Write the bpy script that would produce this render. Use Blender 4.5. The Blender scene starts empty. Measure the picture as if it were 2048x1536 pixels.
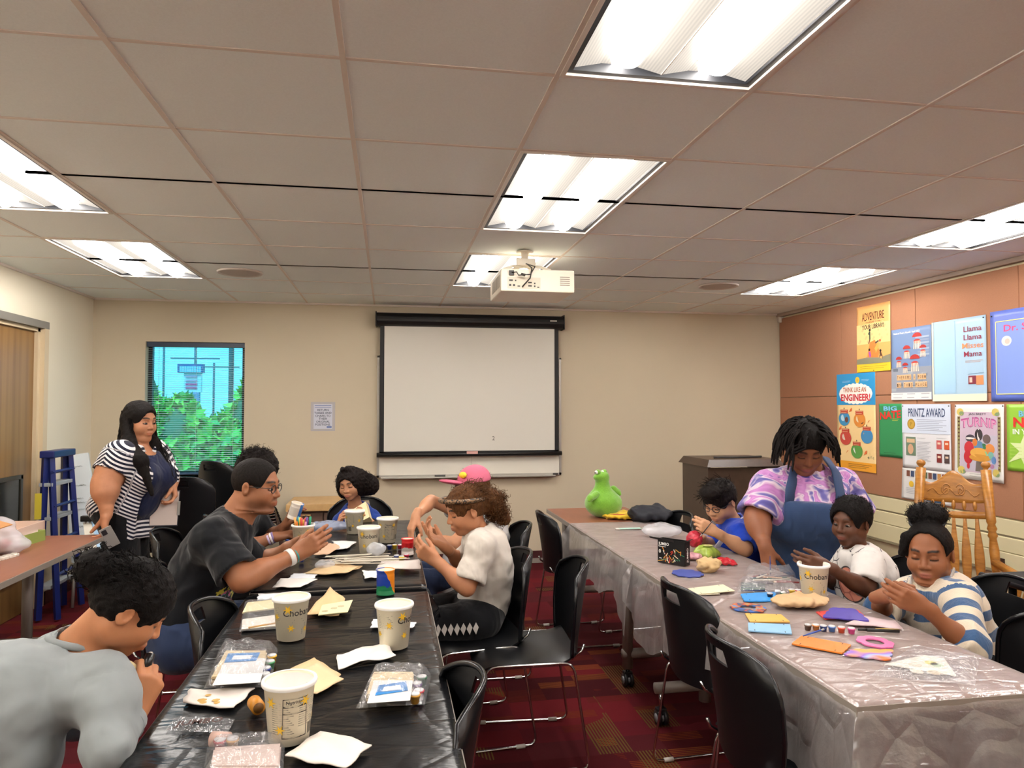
import bpy, bmesh, math, random
import numpy as np
from mathutils import Vector, Matrix
random.seed(7); NR = np.random.RandomState(11)
SC = bpy.context.scene
COL = SC.collection

# ---------------------------------------------------------------- camera
FPX, YAW, PITCH, ROLL = 1436.0, .1711, .0326, -.001
CAM = np.array([0, 0, 1.5])
_f = np.array([math.sin(YAW)*math.cos(PITCH), math.cos(YAW)*math.cos(PITCH), math.sin(PITCH)])
_r = np.array([math.cos(YAW), -math.sin(YAW), 0.]); _u = np.cross(_r, _f)
cam = bpy.data.objects.new('camera', bpy.data.cameras.new('camera')); COL.objects.link(cam)
cam.data.sensor_width = 36; cam.data.lens = FPX/2048*36; cam.data.clip_start = .05; cam.data.clip_end = 300
cam.matrix_world = Matrix((( _r[0], _u[0], -_f[0], 0), (_r[1], _u[1], -_f[1], 0), (_r[2], _u[2], -_f[2], 1.5), (0, 0, 0, 1)))
SC.camera = cam
def ray(x, y): return _f + _r*(x-1024)/FPX - _u*(y-768)/FPX
def Q(x, y, Y):                       # real place of something seen at x, y that stands at depth Y
    d = ray(x, y); return CAM + d*(Y/d[1])
def QZ(x, y, z):                      # ... that lies at height z
    d = ray(x, y); return CAM + d*((z-1.5)/d[2])
def QX(x, y, X):
    d = ray(x, y); return CAM + d*(X/d[0])

# ---------------------------------------------------------------- world, exposure
W = bpy.data.worlds.new('sky'); SC.world = W; W.use_nodes = True
nt = W.node_tree; nt.nodes.clear()
bg = nt.nodes.new('ShaderNodeBackground'); out = nt.nodes.new('ShaderNodeOutputWorld')
bg.inputs[0].default_value = (.72, .87, 1.0, 1); bg.inputs[1].default_value = 3.2
nt.links.new(bg.outputs[0], out.inputs[0])
sun = bpy.data.objects.new('sun', bpy.data.lights.new('sun', 'SUN')); COL.objects.link(sun); sun.data.energy = 9; sun.data.angle = .02; sun.data.color = (1, .96, .88); sun.rotation_euler = (math.radians(32), math.radians(-14), 0)
VS = SC.view_settings
SC.display_settings.display_device = 'sRGB'
VS.view_transform = 'Standard'; VS.look = 'None'; VS.gamma = 1; VS.use_curve_mapping = False
VS.exposure = 0.0
LIGHT = 18.5                          # radiance of the troffer lamps

# ---------------------------------------------------------------- materials
def lin(c):
    if isinstance(c, str):
        c = [int(c[i:i+2], 16)/255 for i in (0, 2, 4)]
    return tuple((v/12.92 if v <= .04045 else ((v+.055)/1.055)**2.4) for v in c[:3]) + (1,)
MATS = {}
class NT:
    def __init__(s, name):
        s.m = bpy.data.materials.new(name); s.m.use_nodes = True; s.t = s.m.node_tree
        s.b = s.t.nodes['Principled BSDF']; s.o = s.t.nodes['Material Output']
    def n(s, typ, **kw):
        nd = s.t.nodes.new('ShaderNode'+typ)
        for k, v in kw.items():
            if k[0] == 'i' and k[1:].isdigit(): nd.inputs[int(k[1:])].default_value = v
            else: setattr(nd, k, v)
        return nd
    def l(s, a, b): s.t.links.new(a, b)
    def coord(s, scale=(1, 1, 1), kind='Object', attr=None, rot=(0, 0, 0)):
        mp = s.n('Mapping'); mp.inputs['Scale'].default_value = scale; mp.inputs['Rotation'].default_value = rot
        if attr:
            a = s.n('Attribute', attribute_name=attr); s.l(a.outputs['Vector'], mp.inputs[0])
        else:
            a = s.n('TexCoord'); s.l(a.outputs[kind], mp.inputs[0])
        return mp.outputs[0]
    def noise(s, vec, scale, detail=4, rough=.55):
        nd = s.n('TexNoise'); nd.inputs['Scale'].default_value = scale; nd.inputs['Detail'].default_value = detail
        nd.inputs['Roughness'].default_value = rough; s.l(vec, nd.inputs['Vector']); return nd.outputs['Fac']
    def ramp(s, fac, stops, interp='LINEAR'):
        r = s.n('ValToRGB'); r.color_ramp.interpolation = interp
        el = r.color_ramp.elements
        while len(el) < len(stops): el.new(.5)
        for e, (p, c) in zip(el, stops): e.position = p; e.color = c if len(c) == 4 else (*c, 1)
        s.l(fac, r.inputs[0]); return r.outputs[0]
    def bump(s, h, strength=.3, dist=.01):
        b = s.n('Bump'); b.inputs['Strength'].default_value = strength; b.inputs['Distance'].default_value = dist
        s.l(h, b.inputs['Height']); s.l(b.outputs[0], s.b.inputs['Normal'])
    def mix(s, fac, a, b, typ='MIX'):
        m = s.n('MixRGB', blend_type=typ)
        for i, v in enumerate((fac, a, b)):
            if hasattr(v, 'is_linked') or hasattr(v, 'links'): s.l(v, m.inputs[i])
            else: m.inputs[i].default_value = v
        return m.outputs[0]
    def math(s, op, a, b=0.):
        m = s.n('Math', operation=op)
        for i, v in enumerate((a, b)):
            if hasattr(v, 'links'): s.l(v, m.inputs[i])
            else: m.inputs[i].default_value = v
        return m.outputs[0]
def mat(name, col, rough=.55, metal=0., spec=.5, var=0., vscale=8, bump=0., bscale=60, stretch=(1, 1, 1), trans=0., emit=None, estr=0., sss=0., sheen=0.):
    if name in MATS: return MATS[name]
    k = NT(name); c = lin(col); b = k.b
    b.inputs['Base Color'].default_value = c; b.inputs['Roughness'].default_value = rough
    b.inputs['Metallic'].default_value = metal; b.inputs['Specular IOR Level'].default_value = spec
    if trans: b.inputs['Alpha'].default_value = 1-trans
    if sss:
        b.inputs['Subsurface Weight'].default_value = sss; b.inputs['Subsurface Radius'].default_value = (.012, .005, .003); b.inputs['Subsurface Scale'].default_value = .6
    if sheen: b.inputs['Sheen Weight'].default_value = sheen
    if emit: b.inputs['Emission Color'].default_value = lin(emit); b.inputs['Emission Strength'].default_value = estr
    v = k.coord(stretch)
    if var:
        f = k.noise(v, vscale)
        lo = tuple(x*(1-var) for x in c[:3]); hi = tuple(min(1, x*(1+var)) for x in c[:3])
        k.l(k.ramp(f, [(.3, lo), (.7, hi)]), b.inputs['Base Color'])
    if bump: k.bump(k.noise(v, bscale, 3), bump, .004)
    MATS[name] = k.m; return k.m

# ---------------------------------------------------------------- objects
def mesh(name, V, F, m=None, parent=None, smooth=False, kind=None, tc=None, loc=None, midx=None):
    me = bpy.data.meshes.new(name)
    V = np.asarray(V, float).reshape(-1, 3)
    if loc is not None: V = V-np.asarray(loc)
    if isinstance(F, np.ndarray):
        me.vertices.add(len(V)); me.vertices.foreach_set('co', V.ravel())
        n, k = F.shape
        me.loops.add(n*k); me.loops.foreach_set('vertex_index', F.ravel().astype(np.int32))
        me.polygons.add(n); me.polygons.foreach_set('loop_start', np.arange(0, n*k, k, dtype=np.int32))
        me.update(calc_edges=True)
    else:
        me.from_pydata(V.tolist(), [], F)
    ms = m if isinstance(m, (list, tuple)) else [m]
    for x in ms:
        if x is not None: me.materials.append(x)
    if midx is not None: me.polygons.foreach_set('material_index', np.asarray(midx, np.int32))
    if smooth: me.polygons.foreach_set('use_smooth', [True]*len(me.polygons))
    if tc is not None:
        a = me.attributes.new('tc', 'FLOAT_VECTOR', 'POINT'); a.data.foreach_set('vector', np.asarray(tc, float).ravel())
    me.validate()
    return link(name, me, parent, kind, loc)
def link(name, me, parent=None, kind=None, loc=None):
    o = bpy.data.objects.new(name, me); COL.objects.link(o)
    if parent is not None:
        o.parent = parent
        if loc is not None:
            pl = wloc(parent)
            o.location = tuple(np.asarray(loc, float)-pl)
    elif loc is not None: o.location = tuple(loc)
    if kind: o['kind'] = kind
    return o
def wloc(o):
    p = np.zeros(3)
    while o is not None: p = p+np.array(o.location); o = o.parent
    return p
def tag(o, label, cat, group=None, kind=None):
    o['label'] = label; o['category'] = cat
    if group: o['group'] = group
    if kind: o['kind'] = kind
    return o
def thing(name, label, cat, loc=(0, 0, 0), rz=0., group=None, kind=None):
    o = bpy.data.objects.new(name, None); COL.objects.link(o); o.location = tuple(loc); o.rotation_euler = (0, 0, rz)
    o.empty_display_size = .05
    return tag(o, label, cat, group, kind)
def struct(name, V, F, m, parent=None, **kw):
    o = mesh(name, V, F, m, parent, **kw)
    if parent is None: o['kind'] = 'structure'
    return o
def copy_tree(o, parent=None):
    c = o.copy(); COL.objects.link(c); c.parent = parent
    for ch in list(o.children): copy_tree(ch, c)
    return c

# geometry makers: return (V list, F list)
class G:
    def __init__(s): s.V = []; s.F = []; s.M = []; s.mi = 0
    def add(s, V, F):
        o = len(s.V); s.V += [tuple(v) for v in V]; s.F += [tuple(i+o for i in f) for f in F]; s.M += [s.mi]*len(F); return s
    def box(s, a, b, bev=0.):
        a = np.minimum(a, b)*1., np.maximum(a, b)*1.; lo, hi = a
        if bev <= 0:
            V = [(x, y, z) for x in (lo[0], hi[0]) for y in (lo[1], hi[1]) for z in (lo[2], hi[2])]
            return s.add(V, [(0, 1, 3, 2), (4, 6, 7, 5), (0, 4, 5, 1), (2, 3, 7, 6), (0, 2, 6, 4), (1, 5, 7, 3)])
        bm = bmesh.new(); bmesh.ops.create_cube(bm, size=1)
        for v in bm.verts: v.co = [lo[i]+(v.co[i]+.5)*(hi[i]-lo[i]) for i in range(3)]
        bmesh.ops.bevel(bm, geom=list(bm.edges), offset=bev, segments=2, affect='EDGES', profile=.6)
        bm.verts.index_update()
        s.add([v.co[:] for v in bm.verts], [[v.index for v in f.verts] for f in bm.faces]); bm.free(); return s
    def tube(s, P, r, n=8, closed=False, cap=True, flat=None):
        P = [np.asarray(p, float) for p in P]; m = len(P)
        rr = r if hasattr(r, '__len__') else [r]*m
        T = []
        for i in range(m):
            a = P[(i-1) % m] if (closed or i) else P[0]; b = P[(i+1) % m] if (closed or i < m-1) else P[-1]
            t = b-a; T.append(t/(np.linalg.norm(t)+1e-12))
        up = np.array([0, 0, 1.]) if abs(T[0][2]) < .9 else np.array([1., 0, 0])
        nrm = np.cross(T[0], up); nrm /= np.linalg.norm(nrm)
        V = []; 
        for i in range(m):
            nrm = nrm-T[i]*nrm.dot(T[i]); nrm /= (np.linalg.norm(nrm)+1e-12); bn = np.cross(T[i], nrm)
            for k in range(n):
                a = 2*math.pi*k/n
                V.append(P[i]+(nrm*math.cos(a)*(flat or 1)+bn*math.sin(a))*rr[i])
        F = []
        for i in range(m if closed else m-1):
            j = (i+1) % m
            for k in range(n): F.append((i*n+k, i*n+(k+1) % n, j*n+(k+1) % n, j*n+k))
        if cap and not closed: F += [tuple(range(n))[::-1], tuple((m-1)*n+k for k in range(n))]
        return s.add(V, F)
    def lathe(s, prof, c=(0, 0, 0), n=24, axis='z', cap=True):
        V = []; F = []; m = len(prof)
        for r, z in prof:
            for k in range(n):
                a = 2*math.pi*k/n; p = (r*math.cos(a), r*math.sin(a), z)
                if axis == 'x': p = (p[2], p[0], p[1])
                if axis == 'y': p = (p[0], p[2], p[1])
                V.append((p[0]+c[0], p[1]+c[1], p[2]+c[2]))
        for i in range(m-1):
            for k in range(n): F.append((i*n+k, i*n+(k+1) % n, (i+1)*n+(k+1) % n, (i+1)*n+k))
        if cap:
            if prof[0][0] > 1e-6: F.append(tuple(range(n))[::-1])
            if prof[-1][0] > 1e-6: F.append(tuple((m-1)*n+k for k in range(n)))
        return s.add(V, F)
    def prism(s, poly, z0, z1):       # poly: xy outline
        n = len(poly); V = [(x, y, z0) for x, y in poly]+[(x, y, z1) for x, y in poly]
        F = [tuple(range(n))[::-1], tuple(range(n, 2*n))]+[(i, (i+1) % n, n+(i+1) % n, n+i) for i in range(n)]
        return s.add(V, F)
    def ring(s, outer, inner, z0, z1):    # outline with a hole, same number of points
        n = len(outer)
        V = [(x, y, z0) for x, y in outer]+[(x, y, z0) for x, y in inner]+[(x, y, z1) for x, y in outer]+[(x, y, z1) for x, y in inner]
        F = []
        for i in range(n):
            j = (i+1) % n
            F += [(i, n+i, n+j, j), (2*n+i, 2*n+j, 3*n+j, 3*n+i), (i, j, 2*n+j, 2*n+i), (n+i, 3*n+i, 3*n+j, n+j)]
        return s.add(V, F)
    def grid(s, fn, nu, nv):
        V = [fn(i/nu, j/nv) for i in range(nu+1) for j in range(nv+1)]
        F = [(i*(nv+1)+j, (i+1)*(nv+1)+j, (i+1)*(nv+1)+j+1, i*(nv+1)+j+1) for i in range(nu) for j in range(nv)]
        return s.add(V, F)
    def sheet(s, fn, nu, nv, th):      # grid with thickness: fn -> (point); offset along -normal (numerical)
        P = np.array([[fn(i/nu, j/nv) for j in range(nv+1)] for i in range(nu+1)], float)
        du = np.gradient(P, axis=0); dv = np.gradient(P, axis=1); N = np.cross(du, dv); N /= np.linalg.norm(N, axis=2, keepdims=True)+1e-12
        B = P-N*th; k = (nu+1)*(nv+1)
        V = list(P.reshape(-1, 3))+list(B.reshape(-1, 3)); F = []; I = lambda i, j: i*(nv+1)+j
        for i in range(nu):
            for j in range(nv):
                q = (I(i, j), I(i+1, j), I(i+1, j+1), I(i, j+1)); F += [q, tuple(k+x for x in q[::-1])]
        for i in range(nu):
            F += [(I(i, 0), k+I(i, 0), k+I(i+1, 0), I(i+1, 0)), (I(i, nv), I(i+1, nv), k+I(i+1, nv), k+I(i, nv))]
        for j in range(nv):
            F += [(I(0, j), I(0, j+1), k+I(0, j+1), k+I(0, j)), (I(nu, j), k+I(nu, j), k+I(nu, j+1), I(nu, j+1))]
        return s.add(V, F)
    def xf(s, M, start=0):
        A = np.array(M)
        V = np.c_[np.array(s.V[start:]), np.ones(len(s.V)-start)]@A.T
        s.V[start:] = [tuple(v[:3]) for v in V]; return s
    def obj(s, name, m=None, parent=None, smooth=False, kind=None, loc=None):
        return mesh(name, s.V, s.F, m, parent, smooth, kind, loc=loc, midx=s.M if isinstance(m, (list, tuple)) else None)
def RZ(a, loc=(0, 0, 0)): return Matrix.Translation(loc) @ Matrix.Rotation(a, 4, 'Z')
def bx(name, a, b, m, parent=None, bev=0., **kw): return G().box(a, b, bev).obj(name, m, parent, **kw)
def smooth_angle(o, deg=40):
    me = o.data; me.polygons.foreach_set('use_smooth', [True]*len(me.polygons))
    me.set_sharp_from_angle(angle=math.radians(deg)); return o
# flat lettering
_txt = {}
def text2d(s, size=1., align='CENTER', bold=0., cond=1.):
    key = (s, align, bold, cond)
    if key not in _txt:
        cu = bpy.data.curves.new('t', 'FONT'); cu.body = s; cu.align_x = align; cu.align_y = 'CENTER'; cu.offset = bold; cu.resolution_u = 2
        ob = bpy.data.objects.new('t', cu); COL.objects.link(ob)
        dg = bpy.context.evaluated_depsgraph_get(); me = bpy.data.meshes.new_from_object(ob.evaluated_get(dg))
        V = np.array([v.co[:2] for v in me.vertices]).reshape(-1, 2); F = [tuple(p.vertices) for p in me.polygons]
        bpy.data.objects.remove(ob); bpy.data.curves.remove(cu); bpy.data.meshes.remove(me)
        V[:, 0] *= cond; _txt[key] = (V, F)
    V, F = _txt[key]; return V*size, F
# ---------------------------------------------------------------- smooth-blended bodies (signed distance -> one surface)
def nv(v): v = np.asarray(v, float); return v/(np.linalg.norm(v)+1e-12)
class RC:                                  # rounded cone a->b
    def __init__(s, a, b, r1, r2, cut0=None, cut1=None):
        s.a, s.b, s.r1, s.r2 = np.asarray(a, float), np.asarray(b, float), r1, r2; s.cut0 = cut0; s.cut1 = cut1
        R = max(r1, r2); s.lo = np.minimum(s.a, s.b)-R; s.hi = np.maximum(s.a, s.b)+R
    def d(s, P):
        ba = s.b-s.a; L = ba@ba+1e-12; pa = P-s.a
        t = np.clip(pa@ba/L, 0, 1)
        q = pa-t[..., None]*ba
        D = np.sqrt((q*q).sum(-1))-(s.r1+(s.r2-s.r1)*t)
        if s.cut1 is not None:
            n = ba/math.sqrt(L); D = np.maximum(D, (P-(s.a+ba*s.cut1))@n)
        if s.cut0 is not None:
            n = ba/math.sqrt(L); D = np.maximum(D, -((P-(s.a+ba*s.cut0))@n))
        return D
class EL:                                  # ellipsoid, R rows = local axes
    def __init__(s, c, rad, R=None):
        s.c, s.r, s.R = np.asarray(c, float), np.asarray(rad, float), np.eye(3) if R is None else np.asarray(R, float)
        e = np.sqrt(((s.R.T*s.r)**2).sum(1)); s.lo, s.hi = s.c-e, s.c+e
    def d(s, P):
        q = (P-s.c)@s.R.T
        k0 = np.sqrt(((q/s.r)**2).sum(-1)); k1 = np.sqrt(((q/(s.r**2))**2).sum(-1))+1e-9
        return np.where(k0 < 1e-4, -s.r.min(), k0*(k0-1)/k1)
class HS:                                  # half space: keep (P-p).n < 0
    def __init__(s, p, n): s.p, s.n = np.asarray(p, float), nv(n); s.lo = np.full(3, -1e9); s.hi = np.full(3, 1e9)
    def d(s, P): return (P-s.p)@s.n
class BXS:                                 # rounded box
    def __init__(s, c, half, r, R=None):
        s.c, s.h, s.rr, s.R = np.asarray(c, float), np.asarray(half, float), r, np.eye(3) if R is None else np.asarray(R, float)
        e = np.abs(s.R.T)@s.h+r; s.lo, s.hi = s.c-e, s.c+e
    def d(s, P):
        q = np.abs((P-s.c)@s.R.T)-s.h
        return np.sqrt((np.maximum(q, 0)**2).sum(-1))+np.minimum(q.max(-1), 0)-s.rr
_KN = NR.normal(size=(9, 3)); _KN /= np.linalg.norm(_KN, axis=1, keepdims=True); _PH = NR.uniform(0, 6.28, 9)
def wob(P, lam):
    n = 0
    for i in range(9): n = n+np.sin(P@_KN[i]*(6.283/lam*(.7+.08*i))+_PH[i])
    return n/9
def smin(a, b, k):
    if k <= 0: return np.minimum(a, b)
    h = np.maximum(k-np.abs(a-b), 0)/k; return np.minimum(a, b)-h*h*k*.25
def field(ops, lo, hi, vox):
    lo = np.asarray(lo, float); n = np.maximum(np.ceil((np.asarray(hi)-lo)/vox).astype(int)+1, 3)
    D = np.full(n, .5)
    ax = [lo[i]+np.arange(n[i])*vox for i in range(3)]
    for op in ops:
        typ, pr = op[0], op[1]; k = op[2] if len(op) > 2 else 0.
        if typ == 'fold':                  # pr = amplitude, k = wavelength
            m = np.abs(D) < .05
            I = np.argwhere(m); P = lo+I*vox; D[m] += pr*wob(P, k); continue
        mg = max(k, .012)+2*vox
        a = np.clip(np.floor((pr.lo-mg-lo)/vox), 0, n).astype(int); b = np.clip(np.ceil((pr.hi+mg-lo)/vox)+1, 0, n).astype(int)
        if (b <= a).any(): continue
        sl = tuple(slice(a[i], b[i]) for i in range(3))
        P = np.stack(np.meshgrid(*[ax[i][sl[i]] for i in range(3)], indexing='ij'), -1)
        d = pr.d(P)
        if typ == 'add': D[sl] = smin(D[sl], d, k)
        elif typ == 'sub': D[sl] = -smin(-D[sl], d, k)
        elif typ == 'and': D[sl] = -smin(-D[sl], -d, k)
    return D
def nets(D, lo, vox):
    S = D < 0; nx, ny, nz = D.shape
    c = [S[i:nx-1+i, j:ny-1+j, k:nz-1+k] for i in (0, 1) for j in (0, 1) for k in (0, 1)]
    sm = sum(x.astype(np.int8) for x in c); mixed = (sm > 0) & (sm < 8)
    I = np.argwhere(mixed)
    if len(I) == 0: return np.zeros((0, 3)), np.zeros((0, 4), int)
    acc = np.zeros((len(I), 3)); cnt = np.zeros(len(I))
    off = [(i, j, k) for i in (0, 1) for j in (0, 1) for k in (0, 1)]
    val = [D[I[:, 0]+o[0], I[:, 1]+o[1], I[:, 2]+o[2]] for o in off]
    for a in range(8):
        for b in range(a+1, 8):
            df = np.array(off[b])-np.array(off[a])
            if np.abs(df).sum() != 1: continue
            va, vb = val[a], val[b]; cr = (va < 0) != (vb < 0)
            t = np.where(cr, va/(va-vb+1e-15), 0)
            acc += np.where(cr[:, None], np.array(off[a])+t[:, None]*df, 0); cnt += cr
    V = np.asarray(lo)+(I+acc/np.maximum(cnt, 1)[:, None])*vox
    idx = np.full((nx-1, ny-1, nz-1), -1); idx[mixed] = np.arange(len(I))
    F = []
    for ax in range(3):
        o1, o2 = [(1, 2), (2, 0), (0, 1)][ax]
        sh = [nx, ny, nz]; sl0 = [slice(0, None)]*3; sl1 = [slice(0, None)]*3
        sl0[ax] = slice(0, sh[ax]-1); sl1[ax] = slice(1, None)
        E = S[tuple(sl0)] != S[tuple(sl1)]
        J = np.argwhere(E); J = J[(J[:, o1] > 0) & (J[:, o2] > 0) & (J[:, o1] < sh[o1]-1) & (J[:, o2] < sh[o2]-1)]
        if len(J) == 0: continue
        q = []
        for (u, v) in ((-1, -1), (0, -1), (0, 0), (-1, 0)):
            K = J.copy(); K[:, o1] += u; K[:, o2] += v; q.append(idx[K[:, 0], K[:, 1], K[:, 2]])
        q = np.stack(q, 1); neg = S[J[:, 0], J[:, 1], J[:, 2]]
        q[~neg] = q[~neg][:, ::-1]; F.append(q)
    return V, np.concatenate(F)
def relax(V, F, it=1, w=.5):
    for _ in range(it):
        A = np.zeros_like(V); c = np.zeros(len(V))
        for k in range(4):
            a, b = F[:, k], F[:, (k+1) % 4]
            np.add.at(A, a, V[b]); np.add.at(c, a, 1); np.add.at(A, b, V[a]); np.add.at(c, b, 1)
        V = V*(1-w)+w*A/np.maximum(c, 1)[:, None]
    return V
def bounds(ops):
    P = [o[1] for o in ops if o[0] == 'add']
    return np.min([p.lo for p in P], 0)-.03, np.max([p.hi for p in P], 0)+.03
def sdf_mesh(ops, vox, boxes=(), smooth_it=1):
    lo, hi = bounds(ops)
    V, F = nets(field(ops, lo, hi, vox), lo, vox); V = relax(V, F, smooth_it)
    VV, FF = [V], []
    keep = np.ones(len(F), bool)
    for bl, bh, fv in boxes:
        ins = ((V > np.asarray(bl)+vox*1.0) & (V < np.asarray(bh)-vox*1.0)).all(1); keep &= ~ins[F].all(1)
    FF.append(F[keep]); n = len(V)
    for bl, bh, fv in boxes:
        v, f = nets(field(ops, bl, bh, fv), bl, fv)
        if len(f) == 0: continue
        v = relax(v, f, 1, .4); VV.append(v); FF.append(f+n); n += len(v)
    V = np.concatenate(VV); F = np.concatenate(FF)
    used = np.unique(F); mp = np.full(len(V), -1); mp[used] = np.arange(len(used))
    return V[used], mp[F]

# ---- head in its own frame: x to the person's left, y out of the face, z up; metres for a head 0.23 high
class HeadP:
    def __init__(s, pr, c, R, sc):
        s.p, s.c, s.R, s.s = pr, np.asarray(c, float), np.asarray(R, float), sc
        cs = np.array([[x, y, z] for x in (pr.lo[0], pr.hi[0]) for y in (pr.lo[1], pr.hi[1]) for z in (pr.lo[2], pr.hi[2])])
        w = s.c+(cs*sc)@s.R; s.lo, s.hi = w.min(0), w.max(0)
    def d(s, P): return s.p.d(((P-s.c)@s.R.T)/s.s)*s.s
def frame(fwd, up):                        # rows: left, forward, up
    f = nv(fwd); u = np.asarray(up, float); u = nv(u-f*(u@f)); l = np.cross(u, f); return np.array([l, f, u])
def fup(u):                                # rows with the third one exactly along u
    u = nv(u); f = nv(np.cross(u, (.31, .52, .79))); return np.array([np.cross(f, u), f, u])
def head_ops(fat=0., child=0., ears=True, nose=1.):
    o = []; A = lambda p, k: o.append(('add', p, k)); S = lambda p, k: o.append(('sub', p, k))
    A(EL((0, -.012, .03), (.077, .098, .088)), 0)
    A(EL((0, .024, -.035), (.06+fat*.01, .068, .078)), .03)
    A(EL((0, .062, -.096), (.022+fat*.008, .02, .018)), .03)
    for s in (-1, 1):
        A(EL((s*.037, .055, -.035), (.027+fat*.012+child*.004, .032, .032+fat*.008)), .025)
        A(EL((s*.05, .0, -.06), (.02, .035, .03)), .03)
    if fat: A(EL((0, .035, -.105), (.05, .045, .03*fat)), .03)
    A(RC((-.034, .078, .026), (.034, .078, .026), .010, .010), .02)
    for s in (-1, 1): S(EL((s*.032, .098, .004), (.02, .018, .012)), .014)
    for s in (-1, 1): A(EL((s*.032, .0745, .004), (.0155, .013, .0115)), .003)
    A(RC((0, .086, .012), (0, .104, -.024), .0065, .0095*nose), .012)
    A(EL((0, .105, -.03), (.0105*nose, .010, .009)), .006)
    for s in (-1, 1): A(EL((s*.0125*nose, .096, -.032), (.0085, .010, .008)), .006)
    A(EL((0, .085, -.064), (.026, .016, .018)), .014)
    A(EL((0, .0955, -.0595), (.022, .0085, .0055)), .003)
    A(EL((0, .0945, -.071), (.019, .009, .0065)), .003)
    S(RC((-.022, .104, -.0652), (.022, .104, -.0652), .0022, .0022), .003)
    if ears:
        for s in (-1, 1):
            a = .35*s; R = np.array([[math.cos(a), -math.sin(a), 0], [math.sin(a), math.cos(a), 0], [0, 0, 1]])
            A(EL((s*.081, -.012, -.006), (.009, .02, .031), R), .006)
            S(EL((s*.092, -.006, -.004), (.008, .011, .017), R), .004)
    return o
def head_paint(L, man=False):              # L: points in head frame -> lip weight, brow weight
    def soft(d, w): return np.clip(1-d/w, 0, 1)
    e1 = np.sqrt(((L-np.array([0, .096, -.0655]))/np.array([.025, .03, .0125]))**2 @ np.ones(3))
    lip = np.clip((1.05-e1)/.2, 0, 1)
    ax = np.abs(L[:, 0]); t = np.clip((ax-.014)/.038, 0, 1)
    zc = .0285+.008*np.sin(t*2.4)-.006*t
    br = np.clip(1.5-np.abs(L[:, 2]-zc)/.0045, 0, 1)*np.clip((ax-.011)/.004, 0, 1)*np.clip((.054-ax)/.006, 0, 1)*(L[:, 1] > .05)
    lash = np.clip(1.7-np.abs(L[:, 2]-(-.0048+6.*(ax-.032)**2))/.0026, 0, 1)*np.clip((ax-.0165)/.003, 0, 1)*np.clip((.05-ax)/.003, 0, 1)*(L[:, 1] > .06)
    br = np.maximum(br, lash)
    return lip, br
def hand_ops(wr, fd, pn, side, s, curl=(.5, .55, .6, .65), spread=.06, thumb=.4, pip=1.15):
    f = nv(fd); n = nv(np.asarray(pn, float)-f*(np.asarray(pn) @ f)); t = np.cross(f, n)*(1 if side == 'r' else -1)
    wr = np.asarray(wr, float); o = []
    lat = [.029, .0095, -.0095, -.027]; kl = [.088, .092, .088, .08]
    L = [(.043, .026, .02), (.047, .029, .021), (.043, .027, .02), (.034, .02, .018)]; rad = [.0098, .0100, .0094, .0083]
    o.append(('add', RC(wr-f*.03*s, wr+f*.015*s, .0255*s, .024*s), .015*s))
    tips = []
    for i in range(4):
        kn = wr+(f*kl[i]+t*lat[i]-n*.004)*s
        o.append(('add', RC(wr+(f*.012+t*lat[i]*.55)*s, kn, .0165*s, (rad[i]+.0035)*s), .012*s))
    o.append(('add', RC(wr+(f*.02+t*.018+n*.007)*s, wr+(f*.055+t*.022+n*.006)*s, .017*s, .012*s), .012*s))
    o.append(('add', RC(wr+(f*.02-t*.018+n*.007)*s, wr+(f*.06-t*.02+n*.004)*s, .015*s, .012*s), .012*s))
    for i in range(4):
        p = wr+(f*kl[i]+t*lat[i]-n*.004)*s; ang = 0; sp = lat[i]/.029*spread
        for j in range(3):
            ang += curl[i]*(1, pip, .7)[j]
            d = f*math.cos(ang)+n*math.sin(ang); d = nv(d+t*sp*max(.2, math.cos(ang)))
            q = p+d*L[i][j]*s; r0 = rad[i]*(1-.08*j)*s; r1 = rad[i]*(1-.08*(j+1))*s
            o.append(('add', RC(p, q, r0, r1), (.004 if j else .007)*s)); p = q
        tips.append(p)
    p = wr+(f*.022+t*.02+n*.006)*s
    for j, (ln, r0, r1) in enumerate(((.042, .0155, .0125), (.032, .0118, .0105), (.026, .0103, .0085))):
        th = thumb*(.6+.35*j); d = nv(f*(.75+.15*j)+t*(.75-.95*th)+n*(.2+.75*th))
        q = p+d*ln*s; o.append(('add', RC(p, q, r0*s, r1*s), (.012, .005, .004)[j]*s)); p = q
    tips.append(p)
    return o, tips
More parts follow.
